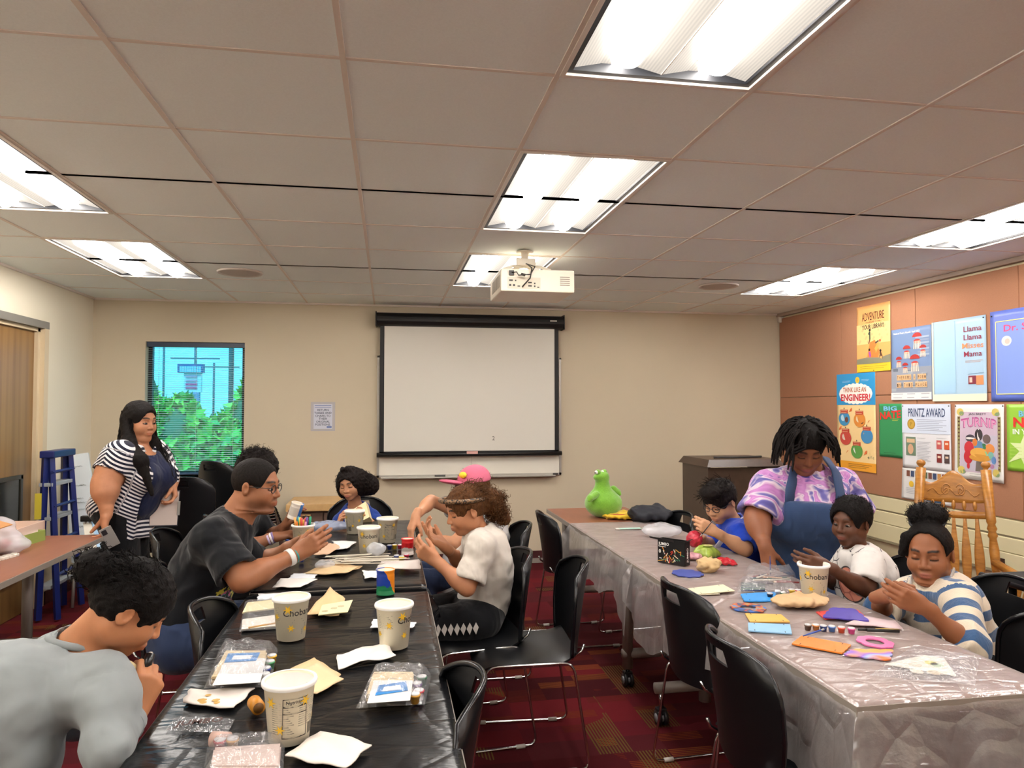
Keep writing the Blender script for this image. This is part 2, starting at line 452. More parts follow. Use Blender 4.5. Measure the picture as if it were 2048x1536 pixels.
class Person:
    def __init__(s, label, skin, base, J, front, head_fwd, head_up=(0, 0, 1), hs=1., bs=1., fat=0., girth=1., child=0., neck=.05, dead=(), arms=1., nose=1., name='person', legs=True, gender=0):
        s.J = {k: np.asarray(v, float) for k, v in J.items()}; J = s.J; s.base = np.asarray(base, float); s.skin = skin
        s.root = thing(name, label, 'person', s.base); s.bs, s.fat, s.g, s.armk = bs, fat, girth, arms
        s.fr = frame(front, J['nkb']-J['pel']); s.hf = frame(head_fwd, head_up); s.hs = hs; s.hc = J['hd']; s.child = child
        for sd in ('l', 'r'):
            if 'sh_'+sd in J: J['sh_'+sd] = J['sh_'+sd]+(J['nkb']-J['sh_'+sd])*.1-s.fr[2]*.022*bs
        s.ka = 1+.35*(arms-1)
        s.neck = neck; s.nose = nose; s.legs = legs; s.hands = []; s.bust = 0; s.tips = {}
    def torso(s, inf=0., bust=0.):
        J, b, g, R = s.J, s.bs, s.g, s.fr; up = R[2]
        pel, nkb = J['pel'], J['nkb']; chs = J.get('chs', pel*.38+nkb*.62); wst = J.get('wst', pel*.68+nkb*.32)
        sw = np.linalg.norm(J['sh_l']-J['sh_r'])/2
        o = []; A = lambda p, k: o.append(('add', p, k))
        A(EL(pel, np.array([.155*g, .115*g, .11])*b+inf, R), 0)
        A(EL(wst, np.array([.132*g, .1*g, .14])*b+inf, R), .08*b)
        A(EL(chs, np.array([max(.13*b*g, sw*.86), .1*b*g, .15*b])+inf, R), .08*b)
        if bust:
            for sd in (-1, 1): A(EL(chs+(R[0]*sd*.075+R[1]*.085*g-R[2]*.03)*b, np.array([.075, .06, .075])*b*bust+inf, R), .05)
        for sd in ('l', 'r'):
            A(RC(nkb-up*.035*b, J['sh_'+sd]-up*.01*b, .05*b+inf, .044*b*s.ka+inf), .05*b)
            A(RC(chs+up*.05*b, J['sh_'+sd]-up*.03*b, .07*b+inf, .045*b*s.ka+inf), .05*b)
        return o
    def arm(s, sd, inf=0., t0=0., t1=2.):
        J, b, a = s.J, s.bs, s.armk
        return [('add', RC(J['sh_'+sd], J['el_'+sd], (.043*s.ka)*b+inf, .04*a*b+inf), .03*b), ('add', EL(J['sh_'+sd]*.5+J['el_'+sd]*.5, np.array([.0425*a, .0425*a, .1])*b*(1.15 if a > 1.5 else 1)+inf, fup(J['el_'+sd]-J['sh_'+sd])), .04*b),
                ('add', RC(J['el_'+sd], J['wr_'+sd], .04*a*b+inf, (.024+.004*a)*b+inf), .02*b),
                ('add', EL(J['el_'+sd]*.72+J['wr_'+sd]*.28, np.array([.042*a, .042*a, .06])*b+inf, fup(J['wr_'+sd]-J['el_'+sd])), .03*b)]
    def leg(s, sd, inf=0., full=True):
        J, b, g = s.J, s.bs, s.g
        o = [('add', RC(J['hip_'+sd], J['kn_'+sd], .082*b*g+inf, .054*b*g+inf), .06*b)]
        if 'an_'+sd in J:
            o.append(('add', RC(J['kn_'+sd], J['an_'+sd], .054*b*g+inf, .036*b+inf), .03*b))
            o.append(('add', EL(J['kn_'+sd]*.7+J['an_'+sd]*.3, np.array([.056, .056, .1])*b*g+inf, fup(J['kn_'+sd]-J['an_'+sd])), .04))
        return o
    def hand(s, sd, fd, pn, **kw):
        k = dict(sz=s.bs); k.update(kw); sz = k.pop('sz'); o, tips = hand_ops(s.J['wr_'+sd], fd, pn, sd, sz, **k); s.hands.append((sd, o, sz, nv(fd))); s.tips[sd] = tips
    def build(s, vox=.011, eye=0., hair=None, lipc=None, browc='140d0a', brow=1., stub=0.):
        J = s.J; hc, hf, hs = s.hc, s.hf, s.hs
        ops = s.torso(-.004)
        for sd in ('l', 'r'):
            if 'el_'+sd in J: ops += s.arm(sd)
            if s.legs and 'kn_'+sd in J:
                ops += s.leg(sd, -.004)
                if 'an_'+sd in J:
                    toe = J.get('toe_'+sd, J['an_'+sd]+s.fr[1]*.14*s.bs); ops.append(('add', RC(J['an_'+sd]-np.array([0, 0, .02]), toe-np.array([0, 0, .02]), .036*s.bs, .03*s.bs), .03))
        hp = [(o[0], HeadP(o[1], hc, hf, hs), o[2]*hs) for o in head_ops(s.fat, s.child, nose=s.nose)]
        nk = hc+(np.array([0, -.028, -.055])*hs)@hf
        ops += [('add', RC(J['nkb']-s.fr[2]*.02, nk, (s.neck+.008)*s.bs, s.neck*s.bs), .03)]
        # the face keeps its own sharpness: neck first, head features after
        ops += [(a, p, max(k, .02) if i == 0 else k) for i, (a, p, k) in enumerate(hp)]
        boxes = []
        r = .145*hs; boxes.append((hc-r, hc+r, .0042*hs))
        for sd, o, sz, fd in s.hands:
            ops += o; P = [x[1] for x in o]
            lo = np.min([p.lo for p in P], 0)-.012; hi = np.max([p.hi for p in P], 0)+.012; boxes.append((lo, hi, .0033*max(sz, .8)))
        V, F = sdf_mesh(ops, vox, boxes)
        L = ((V-hc)@hf.T)/hs
        lip, br = head_paint(L); inh = (np.abs(L) < .14).all(1)
        st = np.zeros(len(V))
        if stub:
            e = np.clip((-.035-L[:, 2]-.5*np.clip(L[:, 1]-.06, 0, 1))/.03, 0, 1)*np.clip((L[:, 1]+.015)/.03, 0, 1)*np.clip((L[:, 2]+.125)/.02, 0, 1)
            mous = np.clip(1.3-np.abs(L[:, 2]+.048)/.008, 0, 1)*(np.abs(L[:, 0]) < .03)*(L[:, 1] > .07)
            st = np.maximum(e, mous)*stub
        tc = np.stack([lip*inh, br*brow*inh, st*inh], 1)
        mesh('body', V, F, skin_mat(s.skin, lipc, browc), s.root, smooth=True, tc=tc, loc=s.base)
        # eyes: a crescent of eyeball under each lid
        for sd in ((-1, 1) if eye else ()):
            g = G(); g.lathe([(.0, -.0118)]+[(.0118*math.sin(a), -.0118*math.cos(a)) for a in np.linspace(.3, 2.84, 7)]+[(.0, .0118)], n=12, cap=False)
            Lc = np.array([sd*.032, .0772, -.0005]); Vw = hc+((np.array(g.V)[:, [0, 2, 1]]*np.array([1.1, 1, .62])+Lc)*hs)@hf
            mesh('eye', Vw, g.F, mat('eye white', 'b3a89f', .3), s.root, smooth=True, loc=s.base)
            g2 = G(); g2.lathe([(0, .0128), (.005, .0124), (.0078, .0102)], n=12, cap=False)
            Lc2 = Lc+np.array([0, .0006, -.0006]); Vw = hc+((np.array(g2.V)[:, [0, 2, 1]]*np.array([1.1, 1, .8])+Lc2)*hs)@hf
            mesh('iris', Vw, g2.F, mat('iris brown', '1c0f0a', .2), s.root, smooth=True, loc=s.base)
        return s
    def cloth(s, name, ops, m, vox=.0095, fold=.004, lam=.09, tcf=None, smooth_it=1, label=None):
        if fold: ops = ops+[('fold', fold, lam), ('fold', fold*.45, lam*.45)]
        V, F = sdf_mesh(ops, vox, (), smooth_it)
        tc = tcf(V) if tcf else (V-s.J['pel'])@s.fr.T
        o = mesh(name, V, F, m, s.root, smooth=True, tc=tc, loc=s.base)
        if label: o['label'] = label
        return o
    def shirt(s, m, inf=.016, sl=.75, hem=.06, name='shirt', neck=.066, bust=0., long_=False, sinf=.018, fold=.007, lam=.085, cuffs=True, neck_drop=0., stripes=False, extra=(), vox=.0095):
        J, R = s.J, s.fr
        tor = s.torso(inf, bust); ops = tor+list(extra)
        ops.append(('and', HS(J['pel']-R[2]*hem*s.bs, -R[2]), .0))
        arms = []
        for sd in ('l', 'r'):
            if 'el_'+sd not in J: continue
            a, b, w = J['sh_'+sd], J['el_'+sd], J['wr_'+sd]; k = s.armk*s.bs
            if long_:
                ops.append(('add', RC(a, b, .044*s.ka*s.bs+sinf*.8, .043*k+sinf), .04*s.bs))
                e = b+(w-b)*long_
                ops.append(('add', RC(b, w, .044*k+sinf, (.032)*s.bs+sinf*.9, cut1=long_), .02))
            else:
                e = a+(b-a)*sl
                ops.append(('add', RC(a, b, .045*s.ka*s.bs+sinf*.8, .05*k+sinf*1.4, cut1=sl), .04*s.bs))
                ops.append(('sub', RC(e-(b-a)*.08, e+(b-a)*.05, .044*k+sinf*.45, .044*k+sinf*.6), .004))
            arms.append((sd, a, b))
        up = nv(s.hc+(np.array([0, -.028, -.055])*s.hs)@s.hf-J['nkb'])
        ops.append(('sub', RC(J['nkb']-R[2]*(.012+neck_drop)*s.bs+R[1]*neck_drop*.6*s.bs, J['nkb']+up*.12, neck*s.bs, (neck+.015)*s.bs), .008))
        def tcf(V):
            T = (V-J['pel'])@R.T
            for sd, a, b in arms:
                ax = nv(b-a); h = (V-a)@ax; q = np.linalg.norm(V-a-h[:, None]*ax, axis=1)
                dt = np.min([o[1].d(V) for o in tor], 0); ds = RC(a, b, .05*s.ka*s.bs+sinf, .05*s.armk*s.bs+sinf*1.4).d(V)
                msk = (h > .0) & (ds < dt+.004)
                T[msk, 2] = ((a-J['pel'])@R[2])-h[msk]; T[msk, 0] = (.3 if sd == 'l' else -.3)+q[msk]
            return T
        return s.cloth(name, ops, m, vox=vox, fold=fold, lam=lam, tcf=tcf)
    def pants(s, m, inf=.012, name='trousers', cut=None, fold=.004, knee=None):
        J, R = s.J, s.fr; ops = [('add', EL(J['pel'], np.array([.16*s.g, .12*s.g, .115])*s.bs+inf, R), 0)]
        ops.append(('and', HS(J['pel']+R[2]*.07*s.bs, R[2]), 0))
        for sd in ('l', 'r'):
            if 'kn_'+sd not in J: continue
            l = s.leg(sd, inf)
            if knee:
                h, k = J['hip_'+sd], J['kn_'+sd]; l = [('add', RC(h, k, .085*s.bs*s.g+inf, .066*s.bs*s.g+inf, cut1=knee), .06)]
            ops += l
            if not knee and 'an_'+sd in J: ops.append(('and', HS(np.array([0, 0, J['an_'+sd][2]-.01]), (0, 0, -1)), 0))
        return s.cloth(name, ops, m, vox=.011, fold=fold)
    def shoes(s, m):
        for sd in ('l', 'r'):
            if 'an_'+sd not in s.J: continue
            a = s.J['an_'+sd]; toe = s.J.get('toe_'+sd, a+s.fr[1]*.14*s.bs); d = nv((toe-a)*np.array([1, 1, 0])); b = s.bs
            z = lambda p, h: np.array([p[0], p[1], h])
            ops = [('add', RC(z(a-d*.05*b, .045*b), z(a+d*.05*b, .05*b), .042*b, .045*b), 0), ('add', RC(z(a, .05*b), z(toe, .038*b), .045*b, .036*b), .03), ('and', HS((0, 0, .004), (0, 0, -1)), 0)]
            V, F = sdf_mesh(ops, .009); mesh('shoe', V, F, m, s.root, smooth=True, loc=s.base)
    def H(s, p): return s.hc+(np.asarray(p, float)*s.hs)@s.hf          # head frame -> world
    def hair_ops(s, thick=.010, face=(.072, .075, .098), fz=-.038, fy=.1, cover=1., ear=True, nape=-.055):
        hp = lambda p: HeadP(p, s.hc, s.hf, s.hs); k = s.hs
        o = [('add', hp(EL((0, -.013, .031), (.077+thick, .098+thick, .088+thick))), 0),
             ('sub', hp(EL((0, fy, fz), face)), .012*k), ('and', hp(HS((0, -.02, nape), (0, .25, -1))), .01*k)]
        if ear:
            for sd in (-1, 1): o.append(('sub', hp(EL((sd*.09, .012, -.025), (.03, .036, .042))), .008*k))
        return o
    def hair(s, ops, m, vox=.0048, fold=.003, lam=.02, strands=None, name='hair'):
        if fold: ops = ops+[('fold', fold, lam), ('fold', fold*.6, lam*.5)]
        V, F = sdf_mesh(ops, vox*s.hs)
        fl = F
        if strands:
            g = G(); 
            for P, r in strands: g.tube(P, r, 4 if r[0] > .002 else 3, cap=False)
            n = len(V); V = np.concatenate([V, np.array(g.V)]); fl = [tuple(q) for q in F.tolist()]+[tuple(i+n for i in f) for f in g.F]
        return mesh(name, V, fl, m, s.root, smooth=True, loc=s.base)
def curls(root, out, n, ln, r, amp, turns, drop=0., spread=.5, seg=10):
    """curly locks: root(i)->point, out(i)->direction"""
    res = []; n = int(n*1.7); r = r*.55; seg = 8
    for i in range(n):
        p = np.asarray(root(i), float); d = nv(np.asarray(out(i), float)+NR.normal(size=3)*spread*.4)
        a = nv(np.cross(d, NR.normal(size=3))); b = np.cross(d, a); ph = random.uniform(0, 6.28); l = ln*random.uniform(.7, 1.15); P = []
        for k in range(seg+1):
            t = k/seg; th = ph+turns*6.283*t
            P.append(p+d*l*t+(a*math.cos(th)+b*math.sin(th))*amp*min(1, t*3)+np.array([0, 0, -drop*t*t]))
        res.append((P, [r*(1-.5*(k/seg)**2) for k in range(seg+1)]))
    return res
SK = {}
def skin_mat(col, lipc=None, browc='140d0a'):
    key = (col, lipc, browc)
    if key in SK: return SK[key]
    k = NT('skin '+col); c = lin(col); b = k.b
    lipc = lin(lipc) if lipc else (min(1, c[0]*.92), c[1]*.62, c[2]*.66, 1)
    at = k.n('Attribute', attribute_name='tc'); sp = k.n('SeparateXYZ'); k.l(at.outputs['Vector'], sp.inputs[0])
    f = k.noise(k.coord(), 22, 4)
    base = k.ramp(f, [(.3, tuple(x*.93 for x in c[:3])), (.7, tuple(min(1, x*1.06) for x in c[:3]))])
    x = k.mix(k.math('MULTIPLY', sp.outputs[0], .65), base, lipc); x = k.mix(sp.outputs[2], x, lin('1d120d')); x = k.mix(sp.outputs[1], x, lin(browc))
    k.l(x, b.inputs['Base Color']); b.inputs['Roughness'].default_value = .5; b.inputs['Specular IOR Level'].default_value = .35
    b.inputs['Subsurface Weight'].default_value = .12; b.inputs['Subsurface Radius'].default_value = (.012, .005, .003); b.inputs['Subsurface Scale'].default_value = .5
    k.bump(k.noise(k.coord(), 260, 2), .06, .002)
    SK[key] = k.m; return k.m
def hair_mat(col, scale=220):
    n = 'hair '+col
    if n in MATS: return MATS[n]
    k = NT(n); c = lin(col); v = k.coord((1, 1, .35)); f = k.noise(v, scale*.5, 5, .7)
    k.l(k.ramp(f, [(.3, tuple(x*.35 for x in c[:3])), (.7, tuple(min(1, x*1.1) for x in c[:3]))]), k.b.inputs['Base Color'])
    k.b.inputs['Roughness'].default_value = .6; k.b.inputs['Specular IOR Level'].default_value = .16
    k.bump(f, .9, .01); MATS[n] = k.m; return k.m
# ---------------------------------------------------------------- room shell
XL, XR, YB, YN, ZC = -2.57, 4.02, 6.86, -2.3, 2.4645
TG = .6096; CX = lambda c: -.1287+TG*c; RY = lambda r: 2.01+TG*r
def wallmat(name, c):
    k = NT(name); v = k.coord(); f = k.noise(v, 1.3, 3)
    cc = lin(c); k.l(k.ramp(f, [(.3, tuple(x*.97 for x in cc[:3])), (.7, tuple(min(1, x*1.02) for x in cc[:3]))]), k.b.inputs['Base Color'])
    k.b.inputs['Roughness'].default_value = .7; k.bump(k.noise(v, 180, 3), .12, .003); return k.m
M_wall = wallmat('painted wall beige', 'c8bba2'); M_wallL = wallmat('painted wall pale', 'ddd5c0')
M_tile = None
k = NT('ceiling tile'); v = k.coord(); f = k.noise(v, 160, 4, .7); cc = lin('eef5f4')
k.l(k.ramp(f, [(.3, tuple(x*.94 for x in cc[:3])), (.7, cc[:3])]), k.b.inputs['Base Color']); k.b.inputs['Roughness'].default_value = .9; k.b.inputs['Specular IOR Level'].default_value = .1
k.bump(f, .2, .002); M_tile = k.m
M_tbar = mat('ceiling runner', 'dcd2c8', .6)
# carpet
k = NT('carpet'); co = k.n('TexCoord'); sp = k.n('SeparateXYZ'); k.l(co.outputs['Object'], sp.inputs[0])
def cell(ax, sx, sy, seed):
    cx = k.math('FLOOR', k.math('MULTIPLY', sp.outputs[0], sx)); cy = k.math('FLOOR', k.math('MULTIPLY', sp.outputs[1], sy))
    cb = k.n('CombineXYZ'); k.l(cx, cb.inputs[0]); k.l(cy, cb.inputs[1]); cb.inputs[2].default_value = seed
    w = k.n('TexWhiteNoise', noise_dimensions='3D'); k.l(cb.outputs[0], w.inputs[0]); return w.outputs['Value']
base = k.ramp(cell(0, 1/.61, 1/.152, 1.), [(0, lin('52151b')), (.3, lin('661b24')), (.55, lin('471319')), (.75, lin('721d24')), (.9, lin('581d23'))], 'CONSTANT')
s1 = k.math('GREATER_THAN', k.math('SINE', k.math('MULTIPLY', sp.outputs[1], 6.283/.0145)), -.05)
s2 = k.math('GREATER_THAN', k.math('SINE', k.math('MULTIPLY', sp.outputs[0], 6.283/.0145)), .1)
big = k.noise(k.coord((1.1, .9, 1)), 1.25, 2)
r1 = k.math('ADD', cell(0, 1/.203, 1/.076, 3.), k.math('MULTIPLY', big, .9))
m1 = k.math('MULTIPLY', k.math('GREATER_THAN', r1, 1.27), s1)
r2 = k.math('ADD', cell(0, 1/.152, 1/.203, 7.), k.math('MULTIPLY', big, .9)); m2 = k.math('MULTIPLY', k.math('GREATER_THAN', r2, 1.33), s2)
x = k.mix(m1, base, k.ramp(cell(0, 1/.203, 1/.076, 9.), [(0, lin('6a2418')), (.35, lin('7a3519')), (.6, lin('8a4a22')), (.8, lin('5e2018'))], 'CONSTANT'))
x = k.mix(m2, x, lin('6a5228'))
fz = k.noise(k.coord(), 420, 3, .8); x = k.mix(.6, x, k.ramp(fz, [(.3, (.35, .35, .35)), (.7, (.95, .95, .95))]), 'MULTIPLY')
k.l(x, k.b.inputs['Base Color']); k.b.inputs['Roughness'].default_value = .95; k.b.inputs['Specular IOR Level'].default_value = .12
k.bump(fz, .5, .004); M_carpet = k.m
bx('floor', (XL-1., YN, -.06), (XR, YB, 0), M_carpet)['kind'] = 'structure'
T = .14
# back wall with window opening
WX0, WX1, WZ0, WZ1 = -2.135, -1.29, .885, 2.09
g = G(); g.box((XL-T, YB, 0), (WX0, YB+T, ZC+.1)); g.box((WX1, YB, 0), (XR+T, YB+T, ZC+.1)); g.box((WX0, YB, 0), (WX1, YB+T, WZ0)); g.box((WX0, YB, WZ1), (WX1, YB+T, ZC+.1))
g.obj('wall_back', M_wall)['kind'] = 'structure'
# left wall with door opening
DY0, DY1, DZ = 4.93, 5.95, 2.1
g = G(); g.box((XL-T, YN, 0), (XL, DY0, ZC+.1)); g.box((XL-T, DY1, 0), (XL, YB, ZC+.1)); g.box((XL-T, DY0, DZ), (XL, DY1, ZC+.1))
g.obj('wall_left', M_wallL)['kind'] = 'structure'
bx('wall_near', (XL-T, YN-T, 0), (XR+T, YN, ZC+.1), M_wallL)['kind'] = 'structure'
wr_ = bx('wall_right', (XR, YN, 0), (XR+T, YB, ZC+.1), mat('wall cream', 'd6c9a4', .6)); wr_['kind'] = 'structure'
# fabric tack panels on the right wall
k = NT('tan fabric'); v = k.coord(); f = k.noise(v, 300, 3, .7); f2 = k.noise(v, 2, 2); cc = lin('a4755a')
x = k.ramp(f, [(.3, tuple(a*.9 for a in cc[:3])), (.7, tuple(a*1.06 for a in cc[:3]))]); k.l(x, k.b.inputs['Base Color']); k.b.inputs['Roughness'].default_value = .9
k.b.inputs['Specular IOR Level'].default_value = .15; k.bump(f, .25, .002); M_fab = k.m
seams = [YB-.01, 5.82, 4.90, 3.98, 3.06, 2.14, 1.22, .30, -.62, -1.54, YN]
for a, b in zip(seams[1:], seams[:-1]):
    for z0, z1 in ((.775, 1.6), (1.6, 2.42)):
        bx('fabric_panel', (XR-.022, a+.002, z0+.002), (XR, b-.002, z1-.002), M_fab, wr_, .006)
# ceiling: unseen slab added to seal out light, runners, tiles
ceil = bx('ceiling', (XL-T, YN-T, ZC+.09), (XR+T, YB+T, ZC+.14), mat('plenum grey', '5a5550', .9)); ceil['kind'] = 'structure'
FIX = [(c, r) for c in (1, -3, 5) for r in (4, 1, -2, -5)]
taken = {(c, r+i) for c, r in FIX for i in (0, 1)}
tile_me = {}
for c in range(-4, 7):
    for r in range(-7, 8):
        if (c, r) in taken: continue
        x0, x1 = max(CX(c), XL), min(CX(c+1), XR); y0, y1 = max(RY(r), YN), min(RY(r+1), YB)
        if x1-x0 < .03 or y1-y0 < .03: continue
        key = (round(x1-x0, 3), round(y1-y0, 3))
        if key not in tile_me:
            o = G().box((-(x1-x0)/2+.002, -(y1-y0)/2+.002, .004), ((x1-x0)/2-.002, (y1-y0)/2-.002, .02)).obj('ceiling_tile', M_tile, ceil); tile_me[key] = o.data
        else: o = link('ceiling_tile', tile_me[key], ceil)
        o.location = ((x0+x1)/2, (y0+y1)/2, ZC)
for c in range(-3, 7): bx('ceiling_runner', (CX(c)-.008, YN, ZC), (CX(c)+.008, YB, ZC+.012), M_tbar, ceil)
for r in range(-7, 8):
    spans = [(XL, XR)]
    for c, rr in FIX:
        if rr+1 == r:
            spans = [p for a, b in spans for p in ((a, CX(c)), (CX(c+1), b))]
    for a, b in spans: bx('ceiling_runner', (a, RY(r)-.007, ZC+.001), (b, RY(r)+.007, ZC+.011), M_tbar, ceil)
g = G()
g.box((XL, YB-.02, ZC-.012), (XR, YB, ZC+.004)); g.box((XL, YN, ZC-.012), (XL+.02, YB, ZC+.004)); g.obj('trim_1', M_tbar)['kind'] = 'structure'
bx('trim_2', (XR-.05, YN, ZC-.03), (XR, YB, ZC+.004), mat('ceiling edge trim', 'a59384', .6), bev=.006)['kind'] = 'structure'
# baseboards
M_bb = mat('baseboard burgundy', '451a1c', .5); M_bb2 = mat('baseboard grey lip', '8d857c', .6)
b = bx('baseboard_back', (XL, YB-.012, .045), (XR, YB, .115), M_bb); b['kind'] = 'structure'; bx('lip', (XL, YB-.018, 0), (XR, YB, .045), M_bb2, b)
b = G().box((XL, YN, 0), (XL+.012, DY0-.08, .1)).box((XL, DY1+.08, 0), (XL+.012, YB-.018, .1)).obj('baseboard_left', M_bb); b['kind'] = 'structure'
b = bx('baseboard_right', (XR-.012, YN, 0), (XR, YB-.018, .1), M_bb); b['kind'] = 'structure'
# door 1
k = NT('oak veneer'); v = k.coord((4, 4, .3)); f = k.noise(v, 2.2, 5, .55); w = k.n('TexWave', wave_type='BANDS', bands_direction='Y'); k.l(k.coord((1, 2.2, .12)), w.inputs[0]); w.inputs['Scale'].default_value = 1.6; w.inputs['Distortion'].default_value = 4; w.inputs['Detail'].default_value = 3
x = k.mix(.45, k.ramp(f, [(.3, lin('785630')), (.55, lin('8a673c')), (.75, lin('977346'))]), k.ramp(w.outputs['Fac'], [(.1, lin('7a5830')), (.6, lin('8f6d40'))])); k.l(x, k.b.inputs['Base Color']); k.b.inputs['Roughness'].default_value = .35
M_oak = k.m
M_jamb = mat('door frame cream', 'cdbb9b', .45)
d = bx('door_1', (XL-.09, DY0+.05, .008), (XL-.045, DY1-.05, DZ-.03), M_oak); d['kind'] = 'structure'
g = G(); 
for a, b_ in ((DY0, DY0+.05), (DY1-.05, DY1)): g.box((XL-.13, a, 0), (XL-.02, b_, DZ))
g.box((XL-.13, DY0, DZ-.03), (XL-.02, DY1, DZ)); g.obj('door_frame', M_jamb, d)
g = G(); g.box((XL-.02, DY0-.04, 0), (XL+.012, DY0+.012, DZ+.05)); g.box((XL-.02, DY1-.012, 0), (XL+.012, DY1+.055, DZ+.05)); g.obj('door_casing', M_jamb, d)
bx('head_casing', (XL-.02, DY0-.04, DZ-.004), (XL+.014, DY1+.055, DZ+.05), mat('door head grey', '7d7a74', .4), d)
g = G(); g.box((XL-.05, DY0+.16, .30), (XL-.036, DY1-.22, .985)); g.obj('vision_panel', mat('dark glazed panel', '23241f', .15), d)
g = G()
for a in ((DY0+.14, .28, DY0+.165, 1.01), (DY1-.235, .28, DY1-.205, 1.01)): g.box((XL-.05, a[0], a[1]), (XL-.028, a[2], a[3]))
g.box((XL-.05, DY0+.14, .985), (XL-.028, DY1-.205, 1.015)); g.box((XL-.05, DY0+.14, .27), (XL-.028, DY1-.205, .30)); g.obj('panel_bead', mat('dark bead', '3b362d', .4), d)
# window 1: frame, tinted pane, blind
wn = G()
for a, b_ in (((WX0, WZ0), (WX0+.035, WZ1)), ((WX1-.035, WZ0), (WX1, WZ1)), ((WX0, WZ0), (WX1, WZ0+.035)), ((WX0, WZ1-.035), (WX1, WZ1))):
    wn.box((a[0], YB+.085, a[1]), (b_[0], YB+.135, b_[1]))
wn = wn.obj('window_1', mat('dark bronze frame', '17191c', .4)); wn['kind'] = 'structure'
k = NT('tinted glass'); k.t.nodes.remove(k.b); tr = k.n('BsdfTransparent'); tr.inputs[0].default_value = (.3, .64, .74, 1); gl = k.n('BsdfGlossy'); gl.inputs['Roughness'].default_value = .03
mx = k.n('MixShader'); mx.inputs[0].default_value = .05; k.l(tr.outputs[0], mx.inputs[1]); k.l(gl.outputs[0], mx.inputs[2]); k.l(mx.outputs[0], k.o.inputs[0])
bx('pane', (WX0+.03, YB+.105, WZ0+.03), (WX1-.03, YB+.111, WZ1-.03), k.m, wn)
bx('window_sill', (WX0, YB+.0, WZ0-.012), (WX1, YB+.135, WZ0), mat('sill dark', '20242a', .4), wn)
bl = thing('venetian_blind', 'open venetian blind with thin horizontal slats hanging in the window', 'blind', (WX0, YB+.045, WZ1))
M_slat = mat('blind slat', 'c9d4d8', .45)
bx('headrail', (WX0+.004, YB+.022, WZ1-.045), (WX1-.004, YB+.075, WZ1-.002), mat('blind headrail', '27384f', .4), bl, loc=(WX0, YB+.045, WZ1))
sl = None; ns = 57
for i in range(ns):
    if sl is None:
        g = G(); W_ = WX1-WX0-.02
        g.grid(lambda u, t: (u*W_-W_/2, (t-.5)*.0245, .0016*math.cos((t-.5)*3)+(t-.5)*.0035), 1, 3); sl = g.obj('slat', M_slat, bl, smooth=True); o = sl
    else: o = link('slat', sl.data, bl)
    o.location = ((WX1-WX0)/2, .002, -.06-i*(1.115/ns))
bx('bottom_rail', (WX0+.008, YB+.03, WZ0+.012), (WX1-.008, YB+.06, WZ0+.028), mat('blind bottom rail', '3d5878', .4), bl, loc=(WX0, YB+.045, WZ1))
for xx in (.1, .42, .74): bx('ladder_cord', (WX0+xx, YB+.046, WZ0+.02), (WX0+xx+.002, YB+.048, WZ1-.04), mat('blind cord', 'b9c4c9', .7), bl, loc=(WX0, YB+.045, WZ1))
# outside
k = NT('grass lawn'); k.l(k.ramp(k.noise(k.coord(), 3, 5), [(.3, lin('4d7a38')), (.7, lin('7ba654'))]), k.b.inputs['Base Color']); k.b.inputs['Roughness'].default_value = .9
bx('ground', (-30, YB+T+.02, -.5), (20, 60, -.35), k.m)['kind'] = 'structure'
M_leaf = [mat('shrub leaf %d' % i, c, .5, spec=.3) for i, c in enumerate(('78c84a', 'b2e05a', '58ae58'))]
def shrub(c, rad, n, label, seed):
    rs = np.random.RandomState(seed); root = thing('shrub', label, 'shrub', (c[0], c[1], -.35), group='shrubs outside the window')
    d = rs.normal(size=(n, 3)); d /= np.linalg.norm(d, axis=1, keepdims=True); d[:, 2] = np.abs(d[:, 2])*1.0-.25
    lump = 1+.14*np.sin(d[:, 0]*7+seed)*np.sin(d[:, 1]*5+1)*1.+.1*np.sin(d[:, 2]*9)
    P = np.array(c)+d*np.array(rad)*(lump*rs.uniform(.86, 1.0, n))[:, None]
    a = rs.normal(size=(n, 3)); a /= np.linalg.norm(a, axis=1, keepdims=True); b = np.cross(a, d+rs.normal(size=(n, 3))*.5); b /= np.linalg.norm(b, axis=1, keepdims=True)
    s = rs.uniform(.04, .08, n)[:, None]
    V = np.stack([P-a*s*1.3, P+b*s*.6, P+a*s*1.3, P-b*s*.6], 1).reshape(-1, 3); F = np.arange(4*n).reshape(-1, 4)
    mesh('foliage', V, F, M_leaf, root, kind='stuff', loc=(c[0], c[1], -.35), midx=rs.randint(0, 3, n))
    ops = [('add', EL((c[0], c[1], c[2]), np.array(rad)*.74), 0), ('fold', .1, .5)]
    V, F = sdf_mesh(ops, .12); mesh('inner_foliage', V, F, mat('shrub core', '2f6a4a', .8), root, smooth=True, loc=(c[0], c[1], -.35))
    G().tube([(c[0], c[1], -.36), (c[0], c[1], c[2])], .06, 8).obj('stem', mat('stem brown', '4a3a2a', .8), root, loc=(c[0], c[1], -.35))
shrub((-3.1, 9.0, 1.0), (.75, .7, 1.5), 5200, 'tall leafy green shrub at the left of the window view', 1)
shrub((-2.3, 8.8, .75), (.62, .55, 1.05), 4200, 'low leafy green shrub in the middle of the window view', 2)
shrub((-1.45, 9.05, .85), (.75, .65, 1.3), 5200, 'rounded leafy green shrub at the right of the window view', 3)
M_pole = mat('weathered pole', '5d6874', .8)
def pole(x, y, px_r, zt, label, arms):
    r = thing('utility_pole', label, 'pole', (x, y, -.35), group='utility poles beyond the shrubs')
    G().tube([(x, y, -.35), (x, y, zt)], px_r, 10).obj('pole_shaft', M_pole, r, True, loc=(x, y, -.35))
    for z, w in arms: bx('crossarm', (x-w, y-.05, z), (x+w, y+.05, z+.07), M_pole, r, loc=(x, y, -.35))
